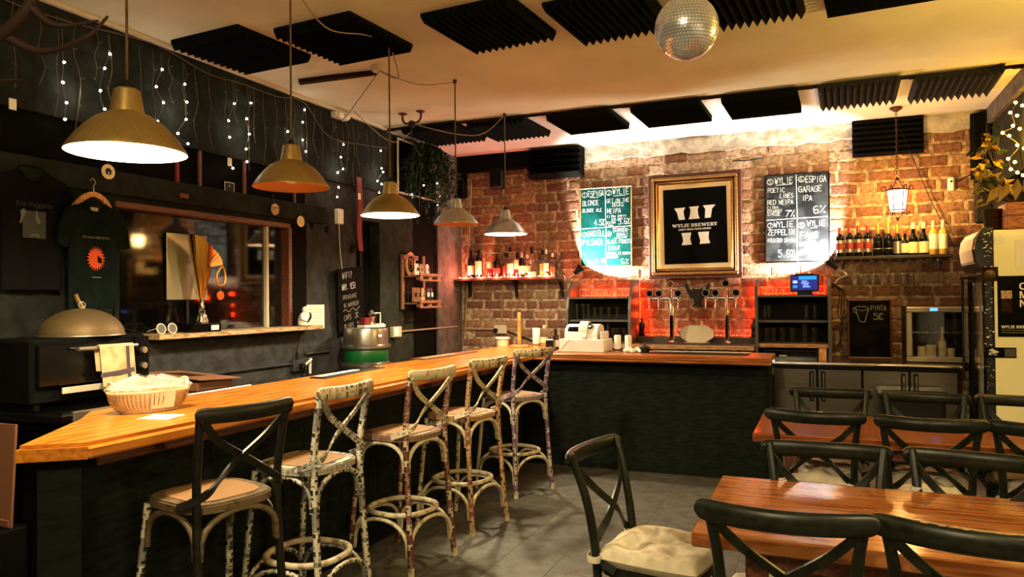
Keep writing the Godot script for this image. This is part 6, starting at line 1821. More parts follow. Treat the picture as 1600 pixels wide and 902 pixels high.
func shirt(p: Vector3, s: float, label: String, m: Material, kind: int) -> void:
	# a tee shirt hanging flat: p is the top of its collar; local x points along the wall to the right, front towards the room
	var t := thing("tee_shirt", label, "tee shirt", p, 90.0, "tee shirts on the left wall")
	var k := s / 0.4
	var o := [[-0.075, 0.0], [-0.19, -0.045], [-0.235, -0.16], [-0.25, -0.27], [-0.18, -0.285], [-0.168, -0.2], [-0.168, -0.66], [0.168, -0.66], [0.168, -0.2], [0.18, -0.285], [0.25, -0.27], [0.235, -0.16], [0.19, -0.045], [0.075, 0.0], [0.04, -0.045], [0.0, -0.058], [-0.04, -0.045]]
	var pts := []
	for a in o: pts.append(Vector2(a[0] * k, a[1] * k))
	# fine grid inside the outline so that the cloth can hang in folds
	var g := G.new()
	var pp := PackedVector2Array(pts)
	var st := 0.022 * k
	var z := func(v: Vector2) -> float:
		return 0.012 + 0.009 * sin(v.x * 34.0 + v.y * 5.0) * clampf(-v.y * 3.0, 0.0, 1.0)
	for i in range(-12, 12):
		for j in range(-31, 1):
			var cell := PackedVector2Array([Vector2(i * st, j * st), Vector2((i + 1) * st, j * st), Vector2((i + 1) * st, (j + 1) * st), Vector2(i * st, (j + 1) * st)])
			for poly in Geometry2D.intersect_polygons(cell, pp):
				var idx := Geometry2D.triangulate_polygon(poly)
				for q in range(0, idx.size(), 3):
					var v := []
					var nn := []
					for e in 3:
						var c: Vector2 = poly[idx[q + e]]
						v.append(Vector3(c.x, c.y, z.call(c)))
						var dx: float = (z.call(c + Vector2(0.004, 0)) - z.call(c)) / 0.004
						nn.append(Vector3(-dx, 0, 1).normalized())
					g.tri(v[0], v[1], v[2], nn[0], nn[1], nn[2])
					g.tri(v[0] - Vector3(0, 0, 0.012), v[2] - Vector3(0, 0, 0.012), v[1] - Vector3(0, 0, 0.012), -nn[0], -nn[2], -nn[1])
	part("cloth", g, m, t)
	part("collar", gtube(curve([Vector3(-0.075, 0.0, 0.01), Vector3(-0.04, -0.045, 0.018), Vector3(0, -0.058, 0.02), Vector3(0.04, -0.045, 0.018), Vector3(0.075, 0.0, 0.01)], 4), 0.006, 6), m, t, at(Vector3.ZERO))
	if kind == 0:
		part("neck_back", gtube(curve([Vector3(-0.075, 0.0, 0.0), Vector3(-0.05, 0.025, -0.01), Vector3(0.05, 0.025, -0.01), Vector3(0.075, 0.0, 0.0)], 4), 0.006, 6), m, t)
		words("Era Vulgaris", 0.026, M.faint_print, t, Transform3D(Basis(), Vector3(0.0, -0.19, 0.0235)), "Droid Serif", false)
		g = G.new()
		g.prism([Vector2(-0.08, -0.22), Vector2(-0.06, -0.205), Vector2(-0.045, -0.225), Vector2(-0.06, -0.25), Vector2(-0.075, -0.29), Vector2(-0.085, -0.285), Vector2(-0.075, -0.25)], 0.0, 0.001, Transform3D(Basis(), Vector3(0, -0.01, 0.0235)))
		part("figure_print", g, M.dim_print, t)
		g = G.new()
		g.prism([Vector2(0.01, -0.2), Vector2(0.02, -0.24), Vector2(0.035, -0.27), Vector2(0.02, -0.29), Vector2(0.005, -0.26)], 0.0, 0.001, Transform3D(Basis(), Vector3(0, -0.01, 0.0235)))
		part("figure_print", g, M.dim_print, t)
		g = G.new()
		g.prism([Vector2(-0.02, -0.345), Vector2(0.02, -0.34), Vector2(0.03, -0.36), Vector2(0.0, -0.35), Vector2(-0.025, -0.362)], 0.0, 0.001, Transform3D(Basis(), Vector3(0, -0.01, 0.0235)))
		part("figure_print", g, M.dim_print, t)
		part("picture_print", gbox(Vector3(0.0, -0.3, 0.0225), Vector3(0.13, 0.15, 0.001)), M.faint_print, t)
	else:
		part("neck_label", gbox(Vector3(0, -0.035, 0.004), Vector3(0.05, 0.022, 0.002)), M.off_white, t)
		words("EN SOLO BREWING", 0.014, M.dim_print, t, Transform3D(Basis(), Vector3(0.0, -0.205, 0.0225)), "Droid Serif", true)
		g = G.new()
		var star := []
		for i in 40:
			var r := 0.062 if i % 2 else 0.042
			star.append(Vector2(cos(TAU * i / 40) * r, sin(TAU * i / 40) * r * 1.2))
		g.prism(star, 0.0, 0.001, Transform3D(Basis(), Vector3(-0.005, -0.33, 0.0235)))
		part("sun_print", g, M.orange, t)
		g = G.new()
		g.prism([Vector2(0.0, 0.02), Vector2(0.03, 0.0), Vector2(0.025, -0.03), Vector2(0.0, -0.02)], 0.0, 0.001, Transform3D(Basis(), Vector3(0.005, -0.33, 0.0246)))
		part("dark_print", g, M.tee, t)
		part("caption", gbox(Vector3(0, -0.44, 0.022), Vector3(0.06, 0.006, 0.001)), M.dim_print, t)
		var h := thing("coat_hanger", "light wooden coat hanger holding the green tee shirt", "hanger", p + Vector3(-0.01, 0.055, 0), 90.0)
		g = G.new()
		g.ribbon(curve([Vector3(-0.125, -0.095, 0.0), Vector3(-0.07, -0.03, 0.008), Vector3(0, 0.0, 0.01), Vector3(0.07, -0.03, 0.008), Vector3(0.125, -0.095, 0.0)], 5), Vector3.BACK, 0.016, 0.03)
		part("bar", g, M.pale_wood, h)
		part("hook", gtube(curve([Vector3(0, 0.012, 0.01), Vector3(0, 0.05, 0.01), Vector3(0.012, 0.07, 0.008), Vector3(0.0, 0.095, 0.004), Vector3(-0.016, 0.08, 0.0)], 5), 0.0025, 6), M.silver, h)

func leaf(g: G, p: Vector3, d: Vector3, up: Vector3, l: float, w: float) -> void:
	# a folded pointed leaf
	var z := d.normalized()
	var x := z.cross(up).normalized()
	var y := x.cross(z)
	var a := p
	var b := p + z * l * 0.45 + x * w * 0.5 + y * l * 0.05
	var c := p + z * l - y * l * 0.15
	var e := p + z * l * 0.45 - x * w * 0.5 + y * l * 0.05
	var m := p + z * l * 0.5 - y * l * 0.04
	g.quad(a, b, m, a, y)
	g.tri(a, b, m, y, y, y); g.tri(b, c, m, y, y, y); g.tri(a, m, e, y, y, y); g.tri(e, m, c, y, y, y)

func plant(c: Vector3, label: String, n: int, half: float, high: float, m: Material) -> void:
	var t := thing("hanging_plant", label, "plant", c)
	var pot := part("pot", glathe([[0.0, -0.06], [0.07, -0.06], [0.09, 0.06], [0.0, 0.05]], 16), M.trim_dark, t)
	pot.position = Vector3(0, 0.1, 0)
	part("hanger_wire", gtube([Vector3(0, 0.15, 0), Vector3(0.0, 0.22, 0)], 0.003, 5), M.wire, t)
	var g := G.new()
	var s := G.new()
	for i in 52:
		var z := rng.randf_range(-half, half)
		var x := rng.randf_range(-0.06, 0.2)
		var drop := rng.randf_range(0.15, 0.5) * (1.0 if i % 3 else 1.35)
		var pts := curve([Vector3(0, 0.12, 0), Vector3(x * 0.7, 0.12, z * 0.6), Vector3(x, -drop * 0.3, z), Vector3(x + rng.randf_range(-0.03, 0.03), -drop, z + rng.randf_range(-0.04, 0.04))], 6)
		s.tube(pts, 0.0025, 4)
		for k in n / 52:
			var q: Vector3 = pts[rng.randi_range(3, pts.size() - 1)]
			var d := Vector3(rng.randf_range(-0.6, 1), rng.randf_range(-1, 0.5), rng.randf_range(-1, 1))
			leaf(g, q, d, Vector3(0.3, 1, 0.1), rng.randf_range(0.04, 0.085), rng.randf_range(0.022, 0.045))
	var o := part("foliage", g, m, t)
	o.set_meta("kind", "stuff")
	part("vines", s, M.leaf, t)
	g = G.new()
	for q in [[0.06, -0.52, 0.12], [0.1, -0.62, 0.02], [0.04, -0.58, -0.08]]:
		leaf(g, Vector3(q[0], q[1], q[2]), Vector3(0.2, -1, 0.4), Vector3(1, 0.2, 0), 0.09, 0.05)
	part("low_leaf", g, M.leaf, t)

func antlers() -> void:
	var t := thing("antlers", "brown branched antlers hanging in the dark upper left corner", "antlers", Vector3(-2.53, 2.42, -1.67))
	var main := [Vector3(0.12, 0.7, -0.05), Vector3(0.1, 0.35, -0.03), Vector3(0.06, 0.12, 0.0), Vector3(-0.1, 0.0, 0.04), Vector3(-0.35, -0.06, 0.1)]
	part("beam", gtube(curve(main, 6), 0.02, 8), M.antler, t)
	for b in [[Vector3(0.06, 0.12, 0), Vector3(0.12, 0.06, -0.05), Vector3(0.24, 0.08, -0.12)], [Vector3(-0.05, 0.03, 0.02), Vector3(0.05, -0.02, -0.05), Vector3(0.2, 0.02, -0.1), Vector3(0.26, 0.1, -0.14)], [Vector3(-0.2, -0.03, 0.06), Vector3(-0.15, -0.12, 0.05), Vector3(0.02, -0.13, 0.0)], [Vector3(0.1, 0.4, -0.03), Vector3(0.2, 0.3, -0.1), Vector3(0.24, 0.18, -0.12)]]:
		var pts := curve(b, 6)
		var r := []
		for i in pts.size(): r.append(lerpf(0.017, 0.004, float(i) / (pts.size() - 1)))
		part("tine", gtube(pts, r, 8), M.antler, t)

func counter_things() -> void:
	# bread basket wrapped in film, nearest
	var t := thing("bread_basket", "oval bread basket wrapped in clear film on the near end of the bar", "basket", Vector3(-2.84, 1.0305, -2.47), 68)
	var n := 54
	var ov := func(r: float, y: float, z := 1.0) -> Array:
		var o := []
		for i in n: o.append(Vector3(cos(TAU * i / n) * r, y, sin(TAU * i / n) * r * 0.5 * z))
		return o
	part("base", gtube(ov.call(0.12, 0.006), 0.006, 6, true), M.pale_wood, t)
	var g := G.new()
	var stk := G.new()
	for i in n:
		var a := TAU * i / n
		var cs := []
		for k in 5:
			var f := k / 4.0
			var r := 0.118 + 0.054 * sin(f * PI * 0.5)
			cs.append(Vector3(cos(a) * r, 0.006 + 0.088 * (1.0 - cos(f * PI * 0.5)) * 0.6 + 0.035 * f, sin(a) * r * lerpf(0.52, 0.58, f)))
		stk.tube(cs, 0.0036, 5)
		var e := TAU * (i + 1) / n
		for k in 4:
			var p0: Vector3 = cs[k] * 0.975
			var p1: Vector3 = cs[k + 1] * 0.975
			var k0 := p0.x / cos(a) if absf(cos(a)) > 0.01 else 0.118 + 0.054 * sin(k / 4.0 * PI * 0.5)
			var k1 := p1.x / cos(a) if absf(cos(a)) > 0.01 else 0.118 + 0.054 * sin((k + 1) / 4.0 * PI * 0.5)
			g.quad(p0, Vector3(cos(e) * k0, p0.y, sin(e) * k0 * lerpf(0.52, 0.58, k / 4.0)), Vector3(cos(e) * k1, p1.y, sin(e) * k1 * lerpf(0.52, 0.58, (k + 1) / 4.0)), p1, p0)
	part("wicker_wall", g, M.cream, t)
	part("stakes", stk, M.sill_wood, t)
	part("rim", gtube(ov.call(0.172, 0.094, 1.16), 0.0065, 6, true), M.cream, t)
	for s in [-1, 1]:
		part("handle", gtube(curve([Vector3(s * 0.15, 0.09, -0.05), Vector3(s * 0.16, 0.135, -0.03), Vector3(s * 0.16, 0.135, 0.03), Vector3(s * 0.15, 0.09, 0.05)], 6), 0.0065, 8), M.cream, t)
	for i in 5:
		g = G.new()
		g.ball(Vector3(-0.1 + i * 0.05, 0.075, 0.012 * (1 if i % 2 else -1)), Vector3(0.035, 0.03, 0.05), 14)
		part("bread_roll", g, M.sill_wood, t)
	part("paper_label", gbox(Vector3(0.03, 0.06, 0.092), Vector3(0.1, 0.085, 0.002), 0.0, Basis(Vector3.RIGHT, 0.28)), M.paper, t)
	g = G.new()
	# crumpled film
	var film := func(i: int, k: int) -> Vector3:
		var a := TAU * i / 48
		var f := k / 8.0
		var ph := sin(a * 5.0) * 0.5 + sin(a * 11.0 + 1.0) * 0.3 + sin(a * 17.0 + f * 3.0) * 0.2
		var r := lerpf(0.125, 0.19, minf(f * 1.6, 1.0)) * (1.0 if f < 0.7 else lerpf(1.0, 0.25, (f - 0.7) / 0.3)) + ph * 0.008 * f
		return Vector3(cos(a) * r, 0.002 + 0.16 * pow(f, 0.8) + ph * 0.012 * f, sin(a) * r * 0.6)
	for i in 48:
		for k in 8:
			var a: Vector3 = film.call(i, k)
			g.quad(a, film.call(i + 1, k), film.call(i + 1, k + 1), film.call(i, k + 1), a)
	part("film_wrap", g, M.film, t)
	t = thing("paper_napkin", "folded white paper lying on the bar top in front of the basket", "paper", Vector3(-2.63, 1.0305, -2.35), 15)
	part("sheet", gbox(Vector3(0, 0.001, 0), Vector3(0.15, 0.002, 0.12)), M.paper, t)
	part("upper_fold", gbox(Vector3(0.005, 0.0042, 0.004), Vector3(0.14, 0.002, 0.108), 0.0, Basis(Vector3.UP, 0.05) * Basis(Vector3.RIGHT, 0.015)), M.paper, t)
	# menus and mats along the far side of the bar top
	for q in [[-2.98, -4.22, 0.12, 0.75, "long dark rubber bar mat with a pale strip on the middle of the bar top", "bar_mat", 3], [-3.05, -5.75, 0.14, 0.9, "flat wooden-edged menu tray on the far part of the bar top", "menu_tray", -4]]:
		t = thing(q[5], q[4], "bar mat", Vector3(q[0], 1.0305, q[1]), q[6])
		part("sheet", gbox(Vector3(0, 0.004, 0), Vector3(q[2], 0.008, q[3]), 0.002), M.black if q[5] == "bar_mat" else M.frame_wood, t)
		part("inlay", gbox(Vector3(0.01 if q[5] != "bar_mat" else -0.02, 0.0088, q[3] * 0.15), Vector3(q[2] * 0.5, 0.0016, q[3] * 0.6)), M.paper if q[5] == "bar_mat" else M.sill_wood, t)
	t = thing("plastic_tub", "low white plastic tub with a lid at the far end of the bar", "tub", Vector3(-3.08, 1.0305, -7.05))
	part("cup", glathe([[0.0, 0.0], [0.062, 0.0], [0.072, 0.085], [0.0, 0.085]], 24), M.cream, t)
	part("lid", glathe([[0.0, 0.092], [0.078, 0.092], [0.079, 0.078], [0.073, 0.078]], 24), M.white, t)
	t = thing("roll_holder", "upright wooden paper roll holder with a round base on the bar corner", "paper roll holder", Vector3(-2.86, 1.0305, -6.98))
	part("base", glathe([[0.0, 0.0], [0.095, 0.0], [0.098, 0.008], [0.09, 0.02], [0.0, 0.02]], 28), M.pale_wood, t)
	part("post", gbox(Vector3(0, 0.185, 0), Vector3(0.036, 0.33, 0.03), 0.006), M.pale_wood, t)
	part("hook", gtube([Vector3(0.0, 0.22, 0.015), Vector3(0.0, 0.215, 0.03)], 0.003, 5), M.iron, t)
	part("hole", glathe([[0.0, 0.0156], [0.006, 0.0156]], 10, Vector3(0.0, 0.33, 0), Basis(Vector3.RIGHT, PI / 2)), M.iron, t)
	can("tall white shaker can standing right of the paper roll holder", Vector3(-2.7, 1.0305, -7.05), 0.19, 0.04, M.leaf_dry)
	for q in [[-1.735, -6.6, "left"], [-1.635, -6.6, "right"]]:
		can("white cylindrical can beside the register, %s one of two" % q[2], Vector3(q[0], 1.0305, q[1]), 0.15, 0.031, M.frame_wood)
	bottle(Vector3(-2.5, 1.0305, -6.75), 0.23, 0.04, {"glass": M.clear, "fill": M.liquor_pale, "level": 0.45, "capm": M.cream, "cap": 0.12, "label": M.label, "l0": 0.28, "l1": 0.5}, "pale sauce bottle standing behind the register's left side", "")
	bottle(Vector3(-2.37, 1.0305, -6.7), 0.2, 0.03, {"glass": M.bottle_brown, "capm": M.black, "cap": 0.2, "label": M.paper}, "small dark sauce bottle close to the register's left side", "")
	t = thing("cutlery_pot", "black holder with cutlery handles beside the register", "holder", Vector3(-2.34, 1.0305, -6.48))
	part("box", gbox(Vector3(0, 0.055, 0), Vector3(0.075, 0.11, 0.07), 0.004), M.bottle_dark, t)
	for i in 5:
		part("handle", gtube([Vector3(-0.025 + i * 0.012, 0.1, 0.01 * (i % 2)), Vector3(-0.034 + i * 0.017, 0.15 + 0.012 * (i % 3), 0.015 * (i % 2))], 0.004, 6), M.silver if i % 2 else M.frame_wood, t)
	# register
	t = thing("cash_register", "white till with a receipt printer and curling paper on the bar return", "cash register", Vector3(-2.03, 1.0305, -6.58))
	part("drawer_box", gbox(Vector3(0, 0.058, 0), Vector3(0.425, 0.116, 0.3), 0.006), M.white, t)
	var pr := [Vector2(0.13, 0.0), Vector2(0.125, 0.05), Vector2(0.1, 0.09), Vector2(0.05, 0.125), Vector2(-0.02, 0.135), Vector2(-0.1, 0.12), Vector2(-0.13, 0.07), Vector2(-0.13, 0.0)]
	g = G.new()
	g.prism(pr, -0.165, 0.14, Transform3D(Basis(Vector3(0, 0, 1), Vector3(0, 1, 0), Vector3(1, 0, 0)), Vector3(0, 0.116, 0)))
	part("printer_body", g, M.white, t)
	part("dark_slot", gbox(Vector3(-0.085, 0.2, 0.085), Vector3(0.135, 0.05, 0.07), 0.02, Basis(Vector3.RIGHT, 0.75)), M.black_gloss, t)
	part("dark_slot", gbox(Vector3(0.07, 0.225, 0.07), Vector3(0.04, 0.07, 0.06), 0.01, Basis(Vector3.RIGHT, 0.6)), M.black_gloss, t)
	g = G.new()
	g.ribbon(curve([Vector3(0.02, 0.24, 0.02), Vector3(0.02, 0.275, 0.05), Vector3(0.018, 0.27, 0.1), Vector3(0.012, 0.22, 0.13), Vector3(0.008, 0.17, 0.135), Vector3(0.004, 0.14, 0.15)], 5), Vector3.RIGHT, 0.08, 0.002)
	part("receipt_paper", g, M.paper, t)
	part("lead", gtube(curve([Vector3(-0.1, 0.12, 0.155), Vector3(-0.16, 0.06, 0.16), Vector3(-0.22, 0.005, 0.17), Vector3(-0.27, 0.004, 0.2)], 5), 0.004, 6), M.off_white, t)
	part("side_wing", gbox(Vector3(0.17, 0.15, -0.02), Vector3(0.03, 0.07, 0.22), 0.01), M.white, t)
	t = thing("paper_pad", "small pale paper pad lying left of the register on the bar edge", "paper", Vector3(-2.33, 1.0305, -6.33), 10)
	part("pad", gbox(Vector3(0, 0.006, 0), Vector3(0.12, 0.012, 0.08), 0.001), M.paper, t)
	part("cover", gbox(Vector3(0.0, 0.0128, 0.0), Vector3(0.119, 0.0015, 0.079)), M.sill_wood, t)
	t = thing("napkin_heap", "crumpled white napkins between the cans and the black pot", "napkins", Vector3(-1.57, 1.0305, -6.52))
	for i in 5:
		g = G.new()
		g.ball(Vector3(-0.07 + i * 0.035, 0.018 + 0.008 * (i % 2), 0.02 * ((i % 3) - 1)), Vector3(0.032, 0.02 + 0.006 * (i % 2), 0.03), 7)
		part("napkin", g, M.paper, t)
	t = thing("black_pot", "small round black lidded pot on the bar return right of the cans", "pot", Vector3(-1.47, 1.0305, -6.53))
	part("pot", glathe([[0.0, 0.0], [0.042, 0.0], [0.046, 0.042], [0.0, 0.045]], 20), M.black, t)
	part("lid", glathe([[0.05, 0.043], [0.046, 0.052], [0.02, 0.058], [0.012, 0.07], [0.0, 0.07]], 20), M.iron, t)
	for q in [[-1.27, 0.34, "left"], [-0.86, 0.52, "right"]]:
		t = thing("bar_runner", "black rubber mat with a pale rim on the bar return, %s one" % q[2], "bar mat", Vector3(q[0] + 0.02, 1.0305, -6.55))
		part("mat", gbox(Vector3(0, 0.004, 0.02), Vector3(q[1], 0.008, 0.16), 0.002), M.black, t)
		part("pale_edge", gbox(Vector3(0, 0.007, -0.08), Vector3(q[1], 0.014, 0.02), 0.002), M.off_white, t)

func can(label: String, p: Vector3, h: float, r: float, low: Material) -> void:
	var t := thing("white_can", label, "can", p, 0, "white cans on the bar")
	part("can", glathe([[0.0, 0.0], [r * 0.95, 0.0], [r, h * 0.03], [r, h * 0.95], [r * 0.9, h], [0.0, h]], 22), M.white, t)
	part("lower_band", glathe([[r * 1.01, h * 0.04], [r * 1.01, h * 0.17]], 22), low, t)

func right_things() -> void:
	# steel counter with doors
	var t := thing("steel_counter", "long brushed steel bar fridge counter along the right of the back wall", "counter")
	part("top", gspan(Vector3(-0.46, 0.875, -8.06), Vector3(1.1, 0.905, -7.4), 0.004), M.steel, t)
	part("front_edge", gtube([Vector3(-0.46, 0.89, -7.4), Vector3(1.1, 0.89, -7.4)], 0.014, 10), M.chrome, t)
	part("carcass", gspan(Vector3(-0.44, 0.08, -8.05), Vector3(1.08, 0.875, -7.48)), M.unit_dark, t)
	part("plinth", gspan(Vector3(-0.44, 0.0, -8.0), Vector3(1.08, 0.08, -7.5)), M.black, t)
	part("upper_band", gspan(Vector3(-0.44, 0.845, -7.49), Vector3(1.08, 0.872, -7.455), 0.003), M.black, t)
	for i in 4:
		var x0 := -0.44 + i * 0.38
		var d := part("door", gspan(Vector3(x0 + 0.006, 0.1, -7.48), Vector3(x0 + 0.374, 0.842, -7.45), 0.006), M.steel, t)
		var hx := x0 + 0.33 if i % 2 == 0 else x0 + 0.05
		part("handle", gtube([Vector3(hx, 0.56, -7.425), Vector3(hx, 0.8, -7.425)], 0.012, 8), M.chrome, d)
		part("painted_handle_shadow", gspan(Vector3(hx - 0.02, 0.54, -7.449), Vector3(hx + 0.02, 0.82, -7.446)), M.black, d)  # black strip painted as the shade behind the handle
	# pint chalkboard
	t = thing("price_board", "black chalkboard with a drawn pint glass standing on the steel counter", "chalkboard", Vector3(0.412, 0.9055, -7.98), 0)
	t.rotation.x = -0.04
	part("board", gspan(Vector3(-0.185, 0.0, 0.0), Vector3(0.185, 0.57, 0.012)), M.board_black, t)
	var g := G.new()
	frame_bars(g, 0.197, 0.29, 0.018, 0.024)
	part("frame", g, M.frame_wood, t, at(Vector3(0, 0.288, 0)))
	for q in [["PINTA", 0.015, 0.47, 0.045, 0.14], ["5€", 0.04, 0.38, 0.06, 0.09]]:
		g = G.new()
		write(g, q)
		part("chalk_lettering", g, M.chalk_dim, t, at(Vector3(0, 0, 0.0125)))
	g = G.new()
	stroke(g, [Vector3(-0.125, 0.5, 0), Vector3(-0.085, 0.36, 0), Vector3(-0.04, 0.355, 0), Vector3(-0.005, 0.49, 0), Vector3(-0.03, 0.505, 0), Vector3(-0.09, 0.51, 0), Vector3(-0.125, 0.5, 0), Vector3(-0.145, 0.49, 0), Vector3(-0.13, 0.45, 0), Vector3(-0.11, 0.44, 0)], 0.004)
	stroke(g, [Vector3(-0.12, 0.48, 0), Vector3(-0.06, 0.465, 0), Vector3(-0.012, 0.48, 0)], 0.003)
	part("glass_drawing", g, M.chalk_dim, t, at(Vector3(0, 0, 0.0125)))
	# wine fridge
	t = thing("wine_fridge", "steel-framed glass door wine cooler standing on the steel counter", "wine fridge", Vector3(0.945, 0.9055, -7.62))
	g = G.new()
	g.box(Vector3(0, 0.255, -0.4), Vector3(0.49, 0.51, 0.02)); g.box(Vector3(-0.245, 0.255, -0.2), Vector3(0.015, 0.51, 0.4)); g.box(Vector3(0.245, 0.255, -0.2), Vector3(0.015, 0.51, 0.4)); g.box(Vector3(0, 0.008, -0.2), Vector3(0.49, 0.016, 0.4)); g.box(Vector3(0, 0.502, -0.2), Vector3(0.49, 0.016, 0.4))
	part("case", g, M.black, t)
	g = G.new()
	frame_bars(g, 0.25, 0.25, 0.05, 0.03)
	var d := part("door", g, M.fridge_steel, t, at(Vector3(0, 0.258, 0)))
	part("pane", gbox(Vector3(0, 0, 0.012), Vector3(0.41, 0.41, 0.005)), M.pane, d)
	part("display", gbox(Vector3(-0.03, 0.226, 0.031), Vector3(0.06, 0.025, 0.002)), M.blue_led, d)
	for y in [0.018, 0.27]:
		g = G.new()
		for k in 9: g.tube([Vector3(-0.225, y, -0.04 - k * 0.04), Vector3(0.225, y, -0.04 - k * 0.04)], 0.002, 4)
		part("rack", g, M.silver, t)
	var wl := {"glass": M.bottle_dark, "capm": M.black, "cap": 0.2, "label": M.label, "l0": 0.06, "l1": 0.42, "shoulder": 0.5}
	var k := 0
	for q in [[0.83, 0.3, "dark champagne bottle inside the wine cooler at the left", 0.036], [0.905, 0.33, "large dark bottle with a wide label inside the wine cooler", 0.045], [1.0, 0.3, "pale bottle with a cream label inside the wine cooler, centre right", 0.036], [1.07, 0.26, "short dark bottle with a tan label inside the wine cooler at the right", 0.034]]:
		bottle(Vector3(q[0], 0.926, -7.73 - 0.02 * k), q[1], q[3], wl if k != 2 else wl.merged({"glass": M.liquor_pale, "capm": M.off_white, "l1": 0.55}, true), q[2], "bottles inside the wine cooler")
		k += 1
	# black bin before the counter
	t = thing("waste_bin", "black lidded bin standing in front of the steel counter", "bin", Vector3(0.69, 0, -7.22))
	part("body", gspan(Vector3(-0.24, 0.0, -0.17), Vector3(0.24, 0.66, 0.17), 0.03), M.black, t)
	part("lid", gspan(Vector3(-0.265, 0.66, -0.19), Vector3(0.265, 0.715, 0.19), 0.024), M.black_gloss, t)
	# tall display fridge seen from its white side
	t = thing("display_fridge", "tall drinks fridge, its cream side towards us and black-framed glass door facing left", "fridge", Vector3(1.14, 0, -6.6))
	part("body", gspan(Vector3(0.06, 0.06, -0.72), Vector3(0.6, 2.01, 0.0), 0.004), M.fridge, t)
	part("plinth", gspan(Vector3(0.02, 0.0, -0.7), Vector3(0.58, 0.06, -0.02)), M.black, t)
	part("door_frame", gspan(Vector3(-0.012, 0.1, -0.06), Vector3(0.058, 1.68, 0.0), 0.012), M.black_gloss, t)
	g = G.new()
	g.box(Vector3(0.02, 0.13, -0.38), Vector3(0.05, 0.06, 0.6)); g.box(Vector3(0.02, 1.65, -0.38), Vector3(0.05, 0.06, 0.6)); g.box(Vector3(0.02, 0.89, -0.69), Vector3(0.05, 1.58, 0.05), 0.01)
	part("door_rail", g, M.black_gloss, t)
	part("door_pane", gspan(Vector3(0.015, 0.16, -0.665), Vector3(0.021, 1.62, -0.06)), M.pane, t)
	part("door_handle", gtube([Vector3(-0.05, 0.8, -0.66), Vector3(-0.05, 1.65, -0.66)], 0.01, 8), M.black, t)
	part("hinge", gbox(Vector3(-0.03, 1.66, -0.64), Vector3(0.09, 0.02, 0.04), 0.004), M.black, t)
	var hp := [Vector2(0.06, 1.69), Vector2(-0.02, 1.7), Vector2(-0.055, 1.78), Vector2(-0.065, 1.87), Vector2(-0.05, 1.96), Vector2(-0.01, 2.03), Vector2(0.06, 2.035)]
	g = G.new()
	g.prism(hp, -0.72, 0.0)
	part("header", g, M.black_gloss, t)
	var inner := [Vector2(-0.022, 1.72), Vector2(-0.058, 1.78), Vector2(-0.069, 1.87), Vector2(-0.054, 1.96), Vector2(-0.022, 2.01)]
	g = G.new()
	for i in inner.size() - 1:
		g.quad(Vector3(inner[i].x, inner[i].y, -0.66), Vector3(inner[i].x, inner[i].y, -0.08), Vector3(inner[i + 1].x, inner[i + 1].y, -0.08), Vector3(inner[i + 1].x, inner[i + 1].y, -0.66), Vector3(-1, 0, 0))
	part("header_sign", g, M.off_white, t)
	# silver specks painted as string-light glints on the door's edge
	g = G.new()
	for i in 90:
		var y := rng.randf_range(0.8, 2.0)
		g.box(Vector3(rng.randf_range(-0.005, 0.05), y, 0.0015), Vector3(rng.randf_range(0.006, 0.018), rng.randf_range(0.003, 0.008), 0.003), 0.0, Basis(Vector3(rng.randf(), rng.randf(), 0.3).normalized(), rng.randf_range(-0.5, 0.5)))
	var sp := part("painted_glints", g, M.silver, t)
	sp.set_meta("kind", "stuff")
	# stickers and posters on the white side (local x from the front edge)
	t = thing("fridge_poster", "dark beer poster with a drawn glass on the fridge's cream side", "poster", Vector3(1.335, 1.43, -6.597))
	part("sheet", gbox(Vector3(0.0, 0, 0), Vector3(0.23, 0.46, 0.003)), M.poster_black, t)
	part("picture", gbox(Vector3(-0.06, 0.12, 0.002), Vector3(0.095, 0.2, 0.001)), M.board_black, t)
	part("beer", gbox(Vector3(-0.058, 0.035, 0.0026), Vector3(0.07, 0.16, 0.001)), M.trim_dark, t)
	part("foam", gbox(Vector3(-0.058, 0.09, 0.0032), Vector3(0.07, 0.06, 0.001)), M.sill_wood, t)
	k = 0
	for s in ["O", "M", "NI"]:
		words(s, 0.055, M.paper, t, Transform3D(Basis(), Vector3(0.02, 0.15 - k * 0.065, 0.002)), "Droid Sans", true, false)
		k += 1
	words("WYLIE BREWERY", 0.022, M.paper, t, Transform3D(Basis(), Vector3(-0.095, -0.155, 0.002)), "Droid Sans", true, false)
	for i in 2:
		part("print_line", gbox(Vector3(-0.01, -0.18 - i * 0.018, 0.002), Vector3(0.17, 0.006, 0.001)), M.dim_print, t)
	t = thing("fridge_sticker", "small dark sticker with a hop drawing near the top of the fridge's front edge", "sticker", Vector3(1.172, 1.676, -6.597))
	part("sheet", gbox(Vector3.ZERO, Vector3(0.11, 0.11, 0.003)), M.trim_dark, t)
	g = G.new()
	g.ball(Vector3(0, 0, 0.002), Vector3(0.038, 0.032, 0.002), 14)
	part("drawing", g, M.sill_wood, t)
	t = thing("fridge_sticker", "wide dark sticker with pale splashes low on the fridge's cream side", "sticker", Vector3(1.235, 1.08, -6.597))
	part("sheet", gbox(Vector3.ZERO, Vector3(0.2, 0.078, 0.003)), M.poster_black, t)
	g = G.new()
	for i in 14:
		g.ball(Vector3(-0.05 + rng.randf_range(-0.025, 0.03), rng.randf_range(-0.026, 0.026), 0.002), Vector3(0.008, 0.008, 0.0012), 8)
	g.ball(Vector3(-0.045, 0, 0.002), Vector3(0.022, 0.022, 0.0014), 12)
	part("splash", g, M.paper, t)
	part("grey_block", gbox(Vector3(0.06, 0, 0.002), Vector3(0.07, 0.06, 0.001)), M.unit_grey, t)
	t = thing("fridge_sticker", "round white sticker near the top of the fridge's cream side", "sticker", Vector3(1.24, 1.935, -6.597))
